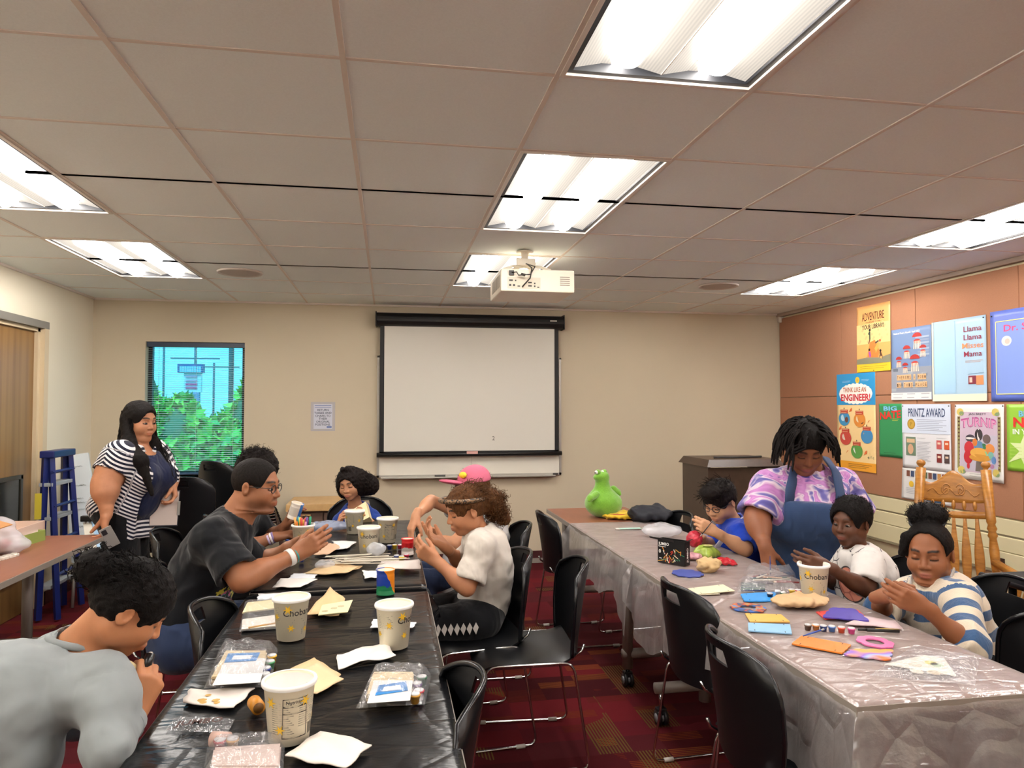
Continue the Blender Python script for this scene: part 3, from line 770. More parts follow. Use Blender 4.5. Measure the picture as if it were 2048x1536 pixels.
pa = Q(463, 700, 24); pole(pa[0], 24, .08, 9, 'thick grey pole at the right edge of the window view', [])
pa = Q(391, 700, 46); pole(pa[0], 46, .07, pa[2]+1.0, 'utility pole with two crossarms above the roadside sign', [(pa[2]+.55, 1.5), (pa[2]-.55, 1.4)])
pa = Q(428, 738, 50); pole(pa[0], 50, .07, pa[2]+.4, 'utility pole with one crossarm right of the roadside sign', [(pa[2]+.1, 1.6)])
pa = Q(328, 700, 44); pole(pa[0], 44, .06, pa[2]+.9, 'short-armed utility pole left of the roadside sign', [(pa[2]+.6, .5)])
a, b_ = Q(357, 728, 20), Q(407, 810, 20)
r = thing('roadside_sign', 'tall roadside message sign with dark blue header seen through the window', 'sign', ((a[0]+b_[0])/2, 20, -.35)); L0 = ((a[0]+b_[0])/2, 20, -.35)
zz = lambda y: Q(380, y, 20)[2]
bx('header', (a[0], 19.9, zz(746)), (b_[0], 20.1, zz(728)), mat('sign header blue', '2c5a94', .5), r, loc=L0)
bx('message_board', (a[0]+.15, 19.95, zz(785)), (b_[0]-.05, 20.05, zz(746)), mat('sign board pale', 'c4cfe0', .6), r, loc=L0)
for y in (753, 761): bx('message_row', (a[0]+.2, 19.93, zz(y+2.5)), (b_[0]-.15, 19.95, zz(y-1)), mat('sign row pink', 'd08fae', .6), r, loc=L0)
for y in (768, 775): bx('message_row', (a[0]+.2, 19.93, zz(y+2.5)), (b_[0]-.15, 19.95, zz(y-1.5)), mat('sign row red', 'e0407e', .6), r, loc=L0)
bx('sign_base', (a[0]+.2, 19.92, -.35), (b_[0]-.1, 20.08, zz(785)), mat('sign base', '6a8bb8', .7), r, loc=L0)
for i in range(2):
    for j in range(9):
        xx = a[0]+.06+j*(b_[0]-a[0]-.1)/9; z_ = zz(735+i*6)
        bx('sign_tile', (xx, 19.88, z_-.05), (xx+.05, 19.9, z_+.03), mat('sign tile pale', '9fc4e4', .5), r, loc=L0)

# ---------------------------------------------------------------- troffers
M_lamp = mat('lamp lens', 'ffffff', .5, emit='fff9f3', estr=LIGHT*1.9)
k = NT('ribbed lens wing'); w = k.n('TexWave', wave_type='BANDS', bands_direction='X'); k.l(k.coord(), w.inputs[0]); w.inputs['Scale'].default_value = 34
k.b.inputs['Base Color'].default_value = lin('4a4844'); k.b.inputs['Emission Color'].default_value = lin('fff4e6'); k.l(k.math('MULTIPLY_ADD', w.outputs['Fac'], .14), k.b.inputs['Emission Strength'])
k.t.nodes[-1].inputs[2].default_value = .58
M_wing = k.m
M_black = mat('troffer shadow line', '14161c', .5); M_tfr = mat('troffer rim', 'd8cfc4', .4)  # near-black ring paints the shadow line round the lens
def make_troffer(label):
    t = thing('ceiling_light', label, 'ceiling light', group=None)
    W_, L_ = TG/2-.012, TG-.012
    rect = lambda a, b, z: [(-a, -b, z), (a, -b, z), (a, b, z), (-a, b, z)]
    g = G()
    for o, i in (((W_+.006, L_+.006), (W_-.008, L_-.008)),):
        g.ring([(-o[0], -o[1]), (o[0], -o[1]), (o[0], o[1]), (-o[0], o[1])], [(-i[0], -i[1]), (i[0], -i[1]), (i[0], i[1]), (-i[0], i[1])], -.004, .012)
    g.obj('rim', M_tfr, t)
    i = (W_-.008, L_-.008); j = (W_-.026, L_-.026)
    G().ring([(-i[0], -i[1]), (i[0], -i[1]), (i[0], i[1]), (-i[0], i[1])], [(-j[0], -j[1]), (j[0], -j[1]), (j[0], j[1]), (-j[0], j[1])], .004, .04).obj('reveal', M_black, t)
    G().box((-W_, -L_, .06), (W_, L_, .085)).obj('housing', M_tfr, t)
    w = W_-.026; l = L_-.026
    for s in (-1, 1):
        c = s*w/2; bw = .052
        for a, b in ((c-w/2+.002, c-bw), (c+bw, c+w/2-.002)):
            zi, zo = (.022, .012) if (a < c) else (.012, .022)
            if a < c: zi, zo = .012, .03
            else: zi, zo = .03, .012
            G().add([(a, -l, zi), (b, -l, zo), (b, l, zo), (a, l, zi)], [(0, 3, 2, 1)]).obj('lens_wing', M_wing, t)
        def bf(u, v):
            y = -l+u*2*l; e = min(1, (1-abs(2*u-1))*l/.05); e = math.sqrt(max(0, 1-(1-e)**2))
            x = (v-.5)*2*bw*(.35+.65*e); z = .03-.05*math.sqrt(max(0, 1-((v-.5)*2)**2))*e  # lens shaped to bulge below the ceiling plane, brightening the tiles
            return (c+x, y, z)
        us = 14
        G().grid(bf, us, 8).obj('lamp_lens', M_lamp, t, True)
        for e in (-1, 1): G().add([(c-bw, e*l, .031), (c+bw, e*l, .031), (c+bw, e*(l-.06), .031), (c-bw, e*(l-.06), .031)], [(0, 1, 2, 3) if e > 0 else (3, 2, 1, 0)]).obj('lens_end', M_wing, t)
    G().box((-.002, -l, .010), (.002, l, .016)).obj('centre_rib', M_tfr, t)
    return t
LAB = {(1, 4): 'fluorescent troffer partly hidden behind the white projector', (1, 1): 'fluorescent troffer in the centre of the ceiling just before the projector', (1, -2): 'nearest fluorescent troffer at the top of the view, cut by the frame',
       (-3, 4): 'fluorescent troffer nearest the window corner', (-3, 1): 'fluorescent troffer cut by the left edge of the view', (5, 4): 'fluorescent troffer above the adventure poster', (5, 1): 'fluorescent troffer cut by the right edge of the view'}
tf0 = None
for c, r in FIX:
    lab = LAB.get((c, r), 'unseen fluorescent troffer, %s row, %s' % ({1:'middle',-3:'left',5:'right'}[c], 'above the camera' if r==-2 else 'behind the camera'))
    if tf0 is None: tf0 = t = make_troffer(lab)
    else: t = copy_tree(tf0); t['label'] = lab
    t['group'] = 'ceiling lights'; t.location = ((CX(c)+CX(c+1))/2, RY(r+1), ZC)
# round ceiling speakers
for p, lab in (((480, 545), 'round white ceiling speaker beside the window-side troffer'), ((1437, 572), 'round ceiling speaker beside the troffer above the posters')):
    c = QZ(*p, ZC); t = thing('ceiling_speaker', lab, 'speaker', (c[0], c[1], ZC), group='ceiling speakers')
    G().lathe([(.0, -.001), (.135, -.004), (.15, -.009), (.155, -.002), (.155, .004)], n=32).obj('rim', mat('speaker white', 'cfc4bb', .5), t, True)
    G().lathe([(.0, -.008), (.12, -.0075), (.134, -.004)], n=32, cap=False).obj('grille', mat('speaker grille', 'b7aaa0', .7, bump=.4, bscale=900), t, True)
# wall sensor by the corner
c = Q(1561, 637, YB-.04); t = thing('wall_sensor', 'small white motion sensor high in the corner by the fabric wall', 'sensor', (c[0], YB, c[2]))
bx('bracket', (c[0]-.02, YB-.02, c[2]-.02), (c[0]+.02, YB, c[2]+.03), mat('sensor white', 'd8cfc2', .5), t, .004, loc=(c[0], YB, c[2]))
bx('sensor_body', (c[0]-.025, YB-.06, c[2]-.045), (c[0]+.025, YB-.02, c[2]+.03), mat('sensor white', 'd8cfc2', .5), t, .008, loc=(c[0], YB, c[2]))
# ---------------------------------------------------------------- furniture
bx('wall_light_stop', (XL-1.0, DY0-.5, 0), (XL-.9, DY1+.5, ZC+.1), M_wallL)['kind'] = 'structure'  # unseen wall added behind the door to stop light leaking in
M_chrome = mat('chrome rod', 'c9c9cb', .16, 1.)
M_plast = mat('black chair plastic', '0b0c0f', .38, spec=.45, bump=.05, bscale=500)
M_rim = mat('black chair rim', '0d0e12', .25)
M_glide = mat('grey glide', 'bdb6ae', .5)
def shell_mesh(fn, nu, nv_, th, hole=None, name='shell', m=None, parent=None):
    bm = bmesh.new(); P = {}
    for i in range(nu+1):
        for j in range(nv_+1): P[i, j] = bm.verts.new(fn(i/nu, j/nv_))
    for i in range(nu):
        for j in range(nv_):
            if hole and hole(i, j): continue
            bm.faces.new((P[i, j], P[i+1, j], P[i+1, j+1], P[i, j+1]))
    bmesh.ops.delete(bm, geom=[v for v in bm.verts if not v.link_faces], context='VERTS')
    bmesh.ops.solidify(bm, geom=list(bm.faces), thickness=th); bmesh.ops.recalc_face_normals(bm, faces=list(bm.faces)); bm.verts.index_update()
    V = [v.co[:] for v in bm.verts]; F = [[v.index for v in f.verts] for f in bm.faces]; bm.free()
    return smooth_angle(mesh(name, V, F, m, parent), 50)
def backf(u, v):
    x0 = 2*u-1; w = .205+.03*min(1, v*2.2); w *= 1-.22*max(0, (v-.72)/.28)**2.5
    z = .455+v*(.36-.045*abs(x0)**3.5)-.02*(1-v)*(1-abs(x0))
    y = -.245-.055*v**1.3+.085*x0*x0*(.55+.45*v)-.03*max(0, v-.8)
    return (x0*w, y, z)
def make_chair():
    t = thing('stacking_chair', '', 'chair')
    def sf(u, v):
        x = (2*u-1); y = -.215+v*.43
        w = .225*(1-.12*max(0, (.25-v)/.25)**2)*(1-.1*max(0, (v-.82)/.18)**2)
        z = .452-.018*(1-x*x)*math.sin(min(1, v*1.05)*math.pi)-.05*max(0, (v-.78)/.22)**2+.03*max(0, (.18-v)/.18)**2-.012*abs(x)**6
        return (x*w, y, z)
    shell_mesh(sf, 12, 14, .009, None, 'seat', M_plast, t)
    shell_mesh(backf, 20, 16, -.008, lambda i, j: 7 <= i <= 12 and j in (13, 14), 'backrest', M_plast, t)
    P = [backf(0, v) for v in np.linspace(0, 1, 12)]+[backf(u, 1) for u in np.linspace(0, 1, 22)[1:-1]]+[backf(1, v) for v in np.linspace(1, 0, 12)]
    G().tube(P, .0085, 8).obj('back_rim', M_rim, t, True)
    for s in (-1, 1):
        x = s*.222; xo = s*.245
        def fil(pts, r=.045, n=4):
            out = []
            m = len(pts)
            for i in range(m):
                p = np.array(pts[i]); a = np.array(pts[i-1]); b = np.array(pts[(i+1) % m])
                da, db = nv(a-p), nv(b-p); rr = min(r, np.linalg.norm(a-p)*.45, np.linalg.norm(b-p)*.45)
                for k in range(n+1):
                    q = k/n; out.append((1-q)**2*(p+da*rr)+2*q*(1-q)*p+q*q*(p+db*rr))
            return out
        loop = fil([(x, -.2, .438), (xo, -.265, .009), (xo, .225, .009), (x, .16, .432)])
        G().tube(loop, .0058, 8, closed=True).obj('sled_frame', M_chrome, t, True)
        G().tube([(x*.8, -.2, .438), (x*.78, -.245, .468), (x*.76, -.258, .495)], .0058, 8).obj('upright', M_chrome, t, True)
        for y in (-.19, .15): G().tube([(xo, y-.02, .0095), (xo, y+.02, .0095)], .0095, 8).obj('glide', M_glide, t, True)
    for y, z in ((-.12, .432), (.1, .428)): G().tube([(-.222, y, z), (.222, y, z)], .0055, 8).obj('crossbar', M_chrome, t, True)
    return t
FX, FL = -math.pi/2, math.pi/2           # facing +X / facing -X
CH = [((.58, 3.17), FL-.06, 'empty black chair standing alone between the two table rows'),
      ((-.06, 1.85), FL, 'black chair pushed in at the near end of the black-covered table'),
      ((.37, 3.38), FL+.1, 'black chair under the girl in the white polo shirt'),
      ((.53, 4.2), FL, 'black chair under the child in the pink cap'),
      ((1.27, 4.62), FX, 'empty black chair in front of the green plush toy'),
      ((1.385, 2.7), FX+.06, 'black chair pushed in beside the draped table, the farther of two'),
      ((1.27, 2.03), FX-.06, 'black chair pushed in beside the draped table, the one nearest the camera'),
      ((1.9, 2.02), FL-.1, 'empty black chair at the right edge, nearer than the girl in the sweater'),
      ((2.2, 2.56), FL-.2, 'black chair under the girl in the striped sweater'),
      ((2.13, 2.98), FL-.2, 'black chair under the boy in the white printed shirt'),
      ((2.07, 3.94), FL, 'black chair under the boy in the blue shirt'),
      ((1.63, 4.42), FL+.1, 'empty black chair left of the boy in the blue shirt'),
      ((-.79, 3.42), FX+.05, 'black chair under the man in the black t-shirt'),
      ((-.36, 2.66), FX-.05, 'empty black chair pushed in before the man in the black t-shirt'),
      ((-.86, 1.86), FX, 'black chair under the child in the grey sweatshirt'),
      ((-.98, 4.3), FX, 'black chair under the person hidden behind the man'),
      ((-.2, 5.32), math.pi, 'black chair under the girl in the blue sweatshirt'),
      ((-.86, 4.95), FX+.5, 'empty black chair between the hidden person and the far wall')]
ch0 = make_chair()
for i, (p, a, lab) in enumerate(CH):
    o = ch0 if i == 0 else copy_tree(ch0)
    o.location = (p[0], p[1], 0); o.rotation_euler = (0, 0, a); o['label'] = lab; o['group'] = 'black stacking chairs'
ords = ['lowest', 'second', 'third', 'fourth', 'fifth', 'sixth', 'seventh', 'eighth', 'topmost']
for (sx, sy, sa, n, dz, nm) in ((-1.52, 5.86, .12, 8, .026, 'taller chair stack below the window'), (-1.15, 6.24, -.7, 6, .026, 'shorter chair stack in front of the window wall')):
    for i in range(n):
        o = copy_tree(ch0); o.location = (sx+.012*i*math.sin(sa), sy-.02*i*math.cos(sa)*.6, (.13 if n<7 else 0.)+i*dz); o.rotation_euler = (0, 0, sa)
        w = 'topmost' if i == n-1 else ords[i]
        o['label'] = '%s black chair of the %s' % (w, nm); o['group'] = 'stacked black chairs'
M_dol = mat('dolly black', '101114', .5)
for (sx, sy, sa, nm) in ((-1.15, 6.24, -.7, 'shorter'),):
    t = thing('chair_dolly', 'low black wheeled dolly under the %s chair stack' % nm, 'dolly', (sx, sy, 0), sa, 'chair dollies')
    G().ring([(-.28, -.32), (.28, -.32), (.28, .28), (-.28, .28)], [(-.22, -.26), (.22, -.26), (.22, .22), (-.22, .22)], .085, .125).obj('deck', M_dol, t)
    G().box((-.27, -.34, .1), (.27, -.32, .42)).obj('end_plate', M_dol, t)
    for x in (-.24, .24):
        for y in (-.28, .24): G().lathe([(.012, -.016), (.035, -.016), (.038, 0), (.035, .016), (.012, .016)], (x, y, .04), 14, 'x').obj('wheel', M_rim, t, True); G().box((x-.02, y-.015, .04), (x+.02, y+.015, .09)).obj('caster_fork', M_chrome, t)
cq = Q(340, 1112, 5.2); t = thing('storage_crate', 'low black crate with a yellow label in front of the taller chair stack', 'crate', (cq[0]-.05, 5.3, 0)); L = (cq[0]-.05, 5.3, 0)
bx('crate_body', (cq[0]-.28, 5.2, .0), (cq[0]+.16, 5.4, .43), M_dol, t, .012, loc=L); bx('lid', (cq[0]-.29, 5.19, .43), (cq[0]+.17, 5.41, .455), M_rim, t, .006, loc=L)
bx('warning_label', (cq[0]-.045, 5.196, cq[2]-.055), (cq[0]+.04, 5.201, cq[2]+.05), mat('yellow label', 'b8ab1e', .6), t, loc=L)
g = G()
for i in range(4): g.box((cq[0]-.035, 5.194, cq[2]-.035+i*.02), (cq[0]+.03, 5.196, cq[2]-.03+i*.02))
g.obj('label_lines', mat('label ink', '5a5410', .6), t, loc=L)
# ---- tables
def woodlam(name, a, b):
    k = NT(name); f = k.noise(k.coord((1, .25, 1)), 14, 5, .6); k.l(k.ramp(f, [(.3, lin(a)), (.7, lin(b))]), k.b.inputs['Base Color']); k.b.inputs['Roughness'].default_value = .38; return k.m
M_top = woodlam('brown laminate', '7f4c38', '8d5942'); M_edge = mat('table edge grey', '8f867c', .5); M_leg = mat('table leg grey', '8b8179', .45, .2)
def caster(t, x, y, L):
    g = G()
    for s in (-1, 1): g.lathe([(.008, -.008), (.034, -.009), (.037, 0), (.034, .009), (.008, .008)], (x+s*.016, y, .037), 18, 'x')
    c = g.obj('caster', mat('caster tyre', '16161a', .45), t, True, loc=L)
    G().lathe([(.0, -.0271), (.02, -.0271), (.021, .0271), (0, .0271)], (x, y, .037), 14, 'x').obj('hub', mat('caster hub', '8e9095', .4), c, True, loc=L)
    G().box((x-.024, y-.014, .03), (x+.024, y+.022, .082), .006).obj('caster_hood', mat('caster tyre', '16161a', .45), c, loc=L)
def table(label, x0, x1, y0, y1, cols, z=.735, group=None, feet=True):
    L = ((x0+x1)/2, (y0+y1)/2, 0); t = thing('table', label, 'table', L, group=group)
    bx('tabletop', (x0, y0, z-.03), (x1, y1, z), M_top, t, .004, loc=L)
    G().ring([(x0-.004, y0-.004), (x1+.004, y0-.004), (x1+.004, y1+.004), (x0-.004, y1+.004)], [(x0-.0005, y0-.0005), (x1+.0005, y0-.0005), (x1+.0005, y1+.0005), (x0-.0005, y1+.0005)], z-.03, z-.002).obj('edge_band', M_edge, t, loc=L)
    for ye, cxs in ((y0+.22, cols[0]), (y1-.22, cols[1])):
        for cx in cxs: G().tube([(cx, ye, .1), (cx, ye, z-.03)], .028, 16).obj('leg', M_leg, t, True, loc=L)
        G().tube([(x0+.06, ye, .175), (x1-.06, ye, .175)], .026, 16).obj('foot_tube', M_leg, t, True, loc=L)
        for cx in (x0+.09, x1-.09):
            G().tube([(cx, ye, .07), (cx, ye, .16)], .011, 8).obj('caster_stem', M_chrome, t, True, loc=L); caster(t, cx, ye, L)
    bx('beam', ((x0+x1)/2-.02, y0+.2, z-.075), ((x0+x1)/2+.02, y1-.2, z-.032), M_leg, t, loc=L)
    return t
LX0, LX1 = -.555, .165; RX0, RX1 = 1.19, 1.80; TZ = .735
table('long craft table under black plastic, nearest the camera', LX0, LX1, 1.22, 3.02, ([-.2], [-.2]), group='craft tables')
table('craft table under black plastic in front of the projection screen', LX0, LX1, 3.13, 4.93, ([-.2], [-.2]), group='craft tables')
table('draped craft table at the lower right, under clear plastic', RX0, RX1, 1.69, 3.49, ([1.5], [1.5]), group='craft tables')
table('draped craft table beyond, with its bare brown end by the green plush', RX0, RX1, 3.53, 5.33, ([RX0+.09, RX1-.09], [RX0+.09, RX1-.09]), group='craft tables')
table('bare brown side table beside the wooden door', -2.34, -1.665, 2.88, 4.72, ([-2.0], [-2.0]), group='craft tables')
# ---- plastic covers
def cover(name, label, x0, x1, y0, y1, dl, dr, dn, df, m, seed, z=TZ, wr=.0035, hemv=.05, flare=.03):
    """film over a table: tops with wrinkles, four hanging sides (left, right, near, far drops)"""
    rs = np.random.RandomState(seed); ph = rs.uniform(0, 6.28, 12)
    xs = np.concatenate([np.linspace(-1, 0, 11)[:-1]*dl, np.linspace(0, x1-x0, 37), x1-x0+np.linspace(0, 1, 11)[1:]*dr])
    ny = int((y1-y0)/.02); ys = np.concatenate([np.linspace(-1, 0, 11)[:-1]*dn, np.linspace(0, y1-y0, ny), y1-y0+np.linspace(0, 1, 8)[1:]*df])
    V = np.zeros((len(xs), len(ys), 3)); W_, L_ = x1-x0, y1-y0
    for i, u in enumerate(xs):
        for j, v in enumerate(ys):
            ou = min(u, 0)+max(u-W_, 0); ov = min(v, 0)+max(v-L_, 0)
            cx, cy = min(max(u, 0), W_), min(max(v, 0), L_)
            if ou == 0 and ov == 0:
                e = min(cx, W_-cx, cy, L_-cy)
                n = 1.6*(1-2*abs(math.sin(cx*5+cy*17+ph[0]+1.6*math.sin(cx*4+cy*2+ph[1])))**.6)*max(0, math.sin(cy*5+cx*3+ph[2]))+.7*(1-2*abs(math.sin(cy*31-cx*9+ph[3]+2*math.sin(cx*6+ph[4])))**.7)*max(0, math.sin(cx*7-cy*4+ph[5]))+.3*math.sin(cx*47+cy*29)
                V[i, j] = (x0+cx, y0+cy, z+.003+wr*(.55+.45*max(-1, min(1, n)))*min(1, e/.03)); continue
            d = math.hypot(ou, ov); s = cy if abs(ou) >= abs(ov) else cx
            hem = 1+hemv*(math.sin(s*5+ph[6])+.6*math.sin(s*13+ph[7]))
            wv = (math.sin(s*17+ph[8])*.6+math.sin(s*31+ph[9])*.4+.3*math.sin(s*57+ph[10]))
            fl = (flare+.022*wv)*min(1, d/.15)*(.4+d*1.6)+.004
            sx = -1 if ou < 0 else (1 if ou > 0 else 0); sy = -1 if ov < 0 else (1 if ov > 0 else 0)
            nn = math.hypot(sx, sy); corner = .05*min(1, d/.1) if sx and sy else 0
            V[i, j] = (x0+cx+sx/nn*(fl+corner), y0+cy+sy/nn*(fl+corner), z+.003-d*hem*(1 if not (sx and sy) else .8))
    nx_, ny_ = len(xs), len(ys); I = np.arange(nx_*ny_).reshape(nx_, ny_)
    F = np.stack([I[:-1, :-1], I[1:, :-1], I[1:, 1:], I[:-1, 1:]], -1).reshape(-1, 4)
    o = mesh(name, V, F, m, smooth=True); tag(o, label, 'table cover', 'plastic table covers'); return o
k = NT('black plastic film'); v = k.coord(); k.b.inputs['Base Color'].default_value = lin('101114'); k.b.inputs['Roughness'].default_value = .26; k.b.inputs['Specular IOR Level'].default_value = .4
n1 = k.noise(k.coord((1, 2.2, 1)), 9, 4, .6); rg = k.n('TexVoronoi', feature='DISTANCE_TO_EDGE'); k.l(k.coord((3.2, 6.5, 1), rot=(0, 0, .35)), rg.inputs['Vector']); rg.inputs['Scale'].default_value = 1.6
h = k.math('ADD', k.math('MULTIPLY', n1, .8), k.math('MULTIPLY', k.math('MINIMUM', rg.outputs['Distance'], .08), 2.5)); k.bump(h, .4, .01); M_bfilm = k.m
cover('plastic_cover', 'black plastic sheet covering the near long table', LX0, LX1, 1.22, 3.02, .16, .16, .2, .1, M_bfilm, 1, wr=.004)
cover('plastic_cover', 'black plastic sheet covering the table before the projection screen', LX0, LX1, 3.13, 4.93, .16, .15, .09, .16, M_bfilm, 2, wr=.004)
k = NT('clear plastic film'); k.t.nodes.remove(k.b); v = k.coord()
tr = k.n('BsdfTransparent'); tr.inputs[0].default_value = (.93, .93, .94, 1); df = k.n('BsdfDiffuse'); df.inputs[0].default_value = lin('e6dfdd'); tl = k.n('BsdfTranslucent'); tl.inputs[0].default_value = lin('d0c8c6'); gl = k.n('BsdfGlossy'); gl.inputs['Roughness'].default_value = .12
bp = k.n('Bump'); bp.inputs['Strength'].default_value = .7; bp.inputs['Distance'].default_value = .012
n1 = k.noise(k.coord((1, 2.5, 1.2)), 9, 5, .6); vr = k.n('TexVoronoi', feature='DISTANCE_TO_EDGE'); k.l(k.coord((5, 9, 5), rot=(.2, .1, .3)), vr.inputs['Vector']); vr.inputs['Scale'].default_value = 1.3; k.l(k.math('ADD', n1, k.math('MULTIPLY', k.math('MINIMUM', vr.outputs['Distance'], .1), 3.)), bp.inputs['Height'])
for nd in (df, gl): k.l(bp.outputs[0], nd.inputs['Normal'])
a1 = k.n('MixShader'); a1.inputs[0].default_value = .45; k.l(df.outputs[0], a1.inputs[1]); k.l(tl.outputs[0], a1.inputs[2])
a2 = k.n('MixShader'); k.l(k.math('MULTIPLY_ADD', n1, .3), a2.inputs[0]); k.t.nodes[-1].inputs[2].default_value = .34; k.l(tr.outputs[0], a2.inputs[1]); k.l(a1.outputs[0], a2.inputs[2])
a3 = k.n('MixShader'); a3.inputs[0].default_value = .15; k.l(a2.outputs[0], a3.inputs[1]); k.l(gl.outputs[0], a3.inputs[2]); k.l(a3.outputs[0], k.o.inputs[0]); M_cfilm = k.m
cover('plastic_cover', 'clear plastic sheet draped over the lower right table', RX0, RX1, 1.69, 3.40, .27, .12, .2, .001, M_cfilm, 3, hemv=.2, flare=.025, wr=.007)
cover('plastic_cover', 'clear plastic sheet draped over the table with the green plush', RX0, RX1, 3.40, 4.62, .29, .12, .001, .02, M_cfilm, 9, hemv=.22, flare=.03, wr=.007)
# ---- screen and whiteboard
M_blk = mat('screen black', '090a0d', .45); M_wht = mat('screen fabric', 'd8d4c9', .75); M_alu = mat('aluminium', 'b9b6ae', .35, .6)
t = thing('whiteboard', 'wide whiteboard with a marker tray behind the projection screen', 'whiteboard', (.78, YB, .845))
L = (.78, YB, .845)
bx('board', (-.085, YB-.018, .86), (1.655, YB-.002, 1.975), mat('whiteboard white', 'e2ddd0', .2), t, loc=L)
g = G(); 
for a, b in (((-.1, .845), (-.078, 1.985)), ((1.648, .845), (1.67, 1.985)), ((-.1, 1.968), (1.67, 1.985)), ((-.1, .845), (1.67, .865))): g.box((a[0], YB-.024, a[1]), (b[0], YB-.001, b[1]))
g.obj('frame', M_alu, t, loc=L); bx('tray', (-.06, YB-.085, .835), (1.6, YB-.001, .848), M_alu, t, .003, loc=L)
for px, w in ((880, .1), (1111, .05)):
    p = Q(px, 944, YB-.05); o = G().tube([(p[0]-w/2, YB-.05, .857), (p[0]+w/2, YB-.05, .857)], .008, 8).obj('whiteboard_marker', mat('marker dark', '33302e', .4)); tag(o, 'short dark marker on the whiteboard tray, %s' % ('left of centre' if px < 1000 else 'at the right end'), 'marker', 'markers on the tray')
t = thing('projection_screen', 'pulled-down projection screen with black case and borders', 'projection screen', (.78, YB, 2.25)); L = (.78, YB, 2.25); YS = YB-.075
g = G(); g.tube([(-.114, YS, 2.322), (1.675, YS, 2.322)], .064, 20); g.box((-.114, YS, 2.262), (1.675, YB, 2.385)); g.obj('case', M_blk, t, loc=L)
for x in (-.118, 1.668): bx('end_cap', (x, YS-.07, 2.25), (x+.012, YB, 2.392), M_rim, t, .01, loc=L)
bx('name_plate', (1.535, YS-.066, 2.325), (1.6, YS-.06, 2.338), M_alu, t, loc=L)
bx('screen_fabric', (-.035, YS-.003, 1.085), (1.59, YS, 2.27), M_wht, t, loc=L)
for a, b in (((-.075, 1.07), (-.035, 2.27)), ((1.59, 1.07), (1.63, 2.27)), ((-.075, 1.07), (1.63, 1.09))): bx('border', (a[0], YS-.004, a[1]), (b[0], YS+.001, b[1]), M_blk, t, loc=L)
G().tube([(-.1, YS, 1.058), (1.66, YS, 1.058)], .021, 14).obj('bottom_bar', M_blk, t, True, loc=L)
bx('pull_label', (.735, YS-.026, 1.062), (.84, YS-.02, 1.087), mat('pink label', 'd9a79c', .6), t, loc=L)
G().tube([(.785, YS, 1.04), (.785, YS, .9)], .0018, 6).obj('pull_cord', M_alu, t, loc=L)
V, F = text2d('2', .055); p = Q(987, 877, YS-.004); mesh('scribble', [(p[0]+a, YS-.0036, p[2]+b) for a, b in V], F, mat('scribble grey', '4c473f', .8), t, loc=L)
# ---- notice on the back wall
a, b = Q(622, 804, YB), Q(670, 862, YB); t = thing('notice', 'laminated notice asking to return tables and chairs, on the far wall', 'notice', (a[0], YB, b[2])); L = (a[0], YB, b[2])
bx('sheet', (a[0], YB-.004, b[2]), (b[0], YB, a[2]), mat('laminate grey', 'b7b3b6', .25), t, loc=L)
bx('printed_page', (a[0]+.025, YB-.0045, b[2]+.02), (b[0]-.025, YB-.0038, a[2]-.02), mat('notice paper', 'c9ccd8', .5), t, loc=L)
g = G(); cxn = (a[0]+b[0])/2; hh = a[2]-b[2]
for i, s in enumerate(('RETURN', 'TABLES AND', 'CHAIRS TO', 'THEIR', 'ORIGINAL', 'POSITIONS.')):
    V, F = text2d(s, .027, bold=.01); g.add([(cxn+x, YB-.0055, a[2]-.075-i*.027+y) for x, y in V], F)
g.obj('lettering', mat('ink dark blue', '26304e', .6), t, loc=L)
g = G()
for z0, z1 in ((a[2]-.03, a[2]-.036), (a[2]-.05, a[2]-.054)): g.box((a[0]+.035, YB-.005, z1), (b[0]-.035, YB-.004, z0))
g.box((b[0]-.075, YB-.005, b[2]+.03), (b[0]-.03, YB-.004, b[2]+.045)); g.obj('printed_lines', mat('ink blue', '5b6ea6', .6), t, loc=L)
# ---- projector
t = thing('projector', 'white ceiling projector on a pole mount with dangling cables', 'projector', (.9, 4.25, ZC)); L = (.9, 4.25, ZC)
M_pw = mat('projector white', 'e6ddcb', .45); M_pg = mat('projector grey', '8c8377', .5); M_pd = mat('port dark', '2a2724', .5)
px0, px1, py0, py1, pz0, pz1 = .655, 1.105, 4.18, 4.62, 2.19, 2.325
pc = QZ(1056, 482, ZC); xc = pc[0]+.03; yc = py0+.14
b_ = bx('projector_body', (px0, py0, pz0), (px1, py1, pz1), M_pw, t, .008, loc=L)
g = G()
for i in range(9): g.box((px0-.001, py0+.05+i*.035, pz0+.03), (px0+.002, py0+.068+i*.035, pz1-.03))
g.obj('side_vent', M_pg, t, loc=L)
bx('port_panel', (px0+.04, py0-.001, pz0+.015), (px0+.24, py0+.004, pz0+.085), mat('port panel', 'cfc4b0', .5), t, loc=L)
for i, (u, w, h, s) in enumerate(((.05, .022, .01, .06), (.085, .008, .008, .06), (.05, .012, .012, .03), (.073, .012, .012, .03), (.1, .016, .006, .028), (.165, .022, .008, .05), (.165, .022, .008, .03), (.2, .009, .009, .045), (.2, .009, .009, .028), (.22, .012, .006, .024))):
    bx('port', (px0+u, py0-.003, pz0+s), (px0+u+w, py0+.001, pz0+s+h), M_pd, t, loc=L)
bx('power_socket', (px0+.05, py0-.01, pz1-.04), (px0+.078, py0+.001, pz1-.012), M_pd, t, loc=L)
for i in range(5): bx('vent_slot', (px0+.36, py0-.002, pz1-.045-i*.012), (px0+.42, py0+.001, pz1-.04-i*.012), M_pg, t, loc=L)
G().tube([(xc, yc, ZC+.01), (xc, yc, pz1+.06)], .023, 20).obj('mount_pole', M_pw, t, True, loc=L)
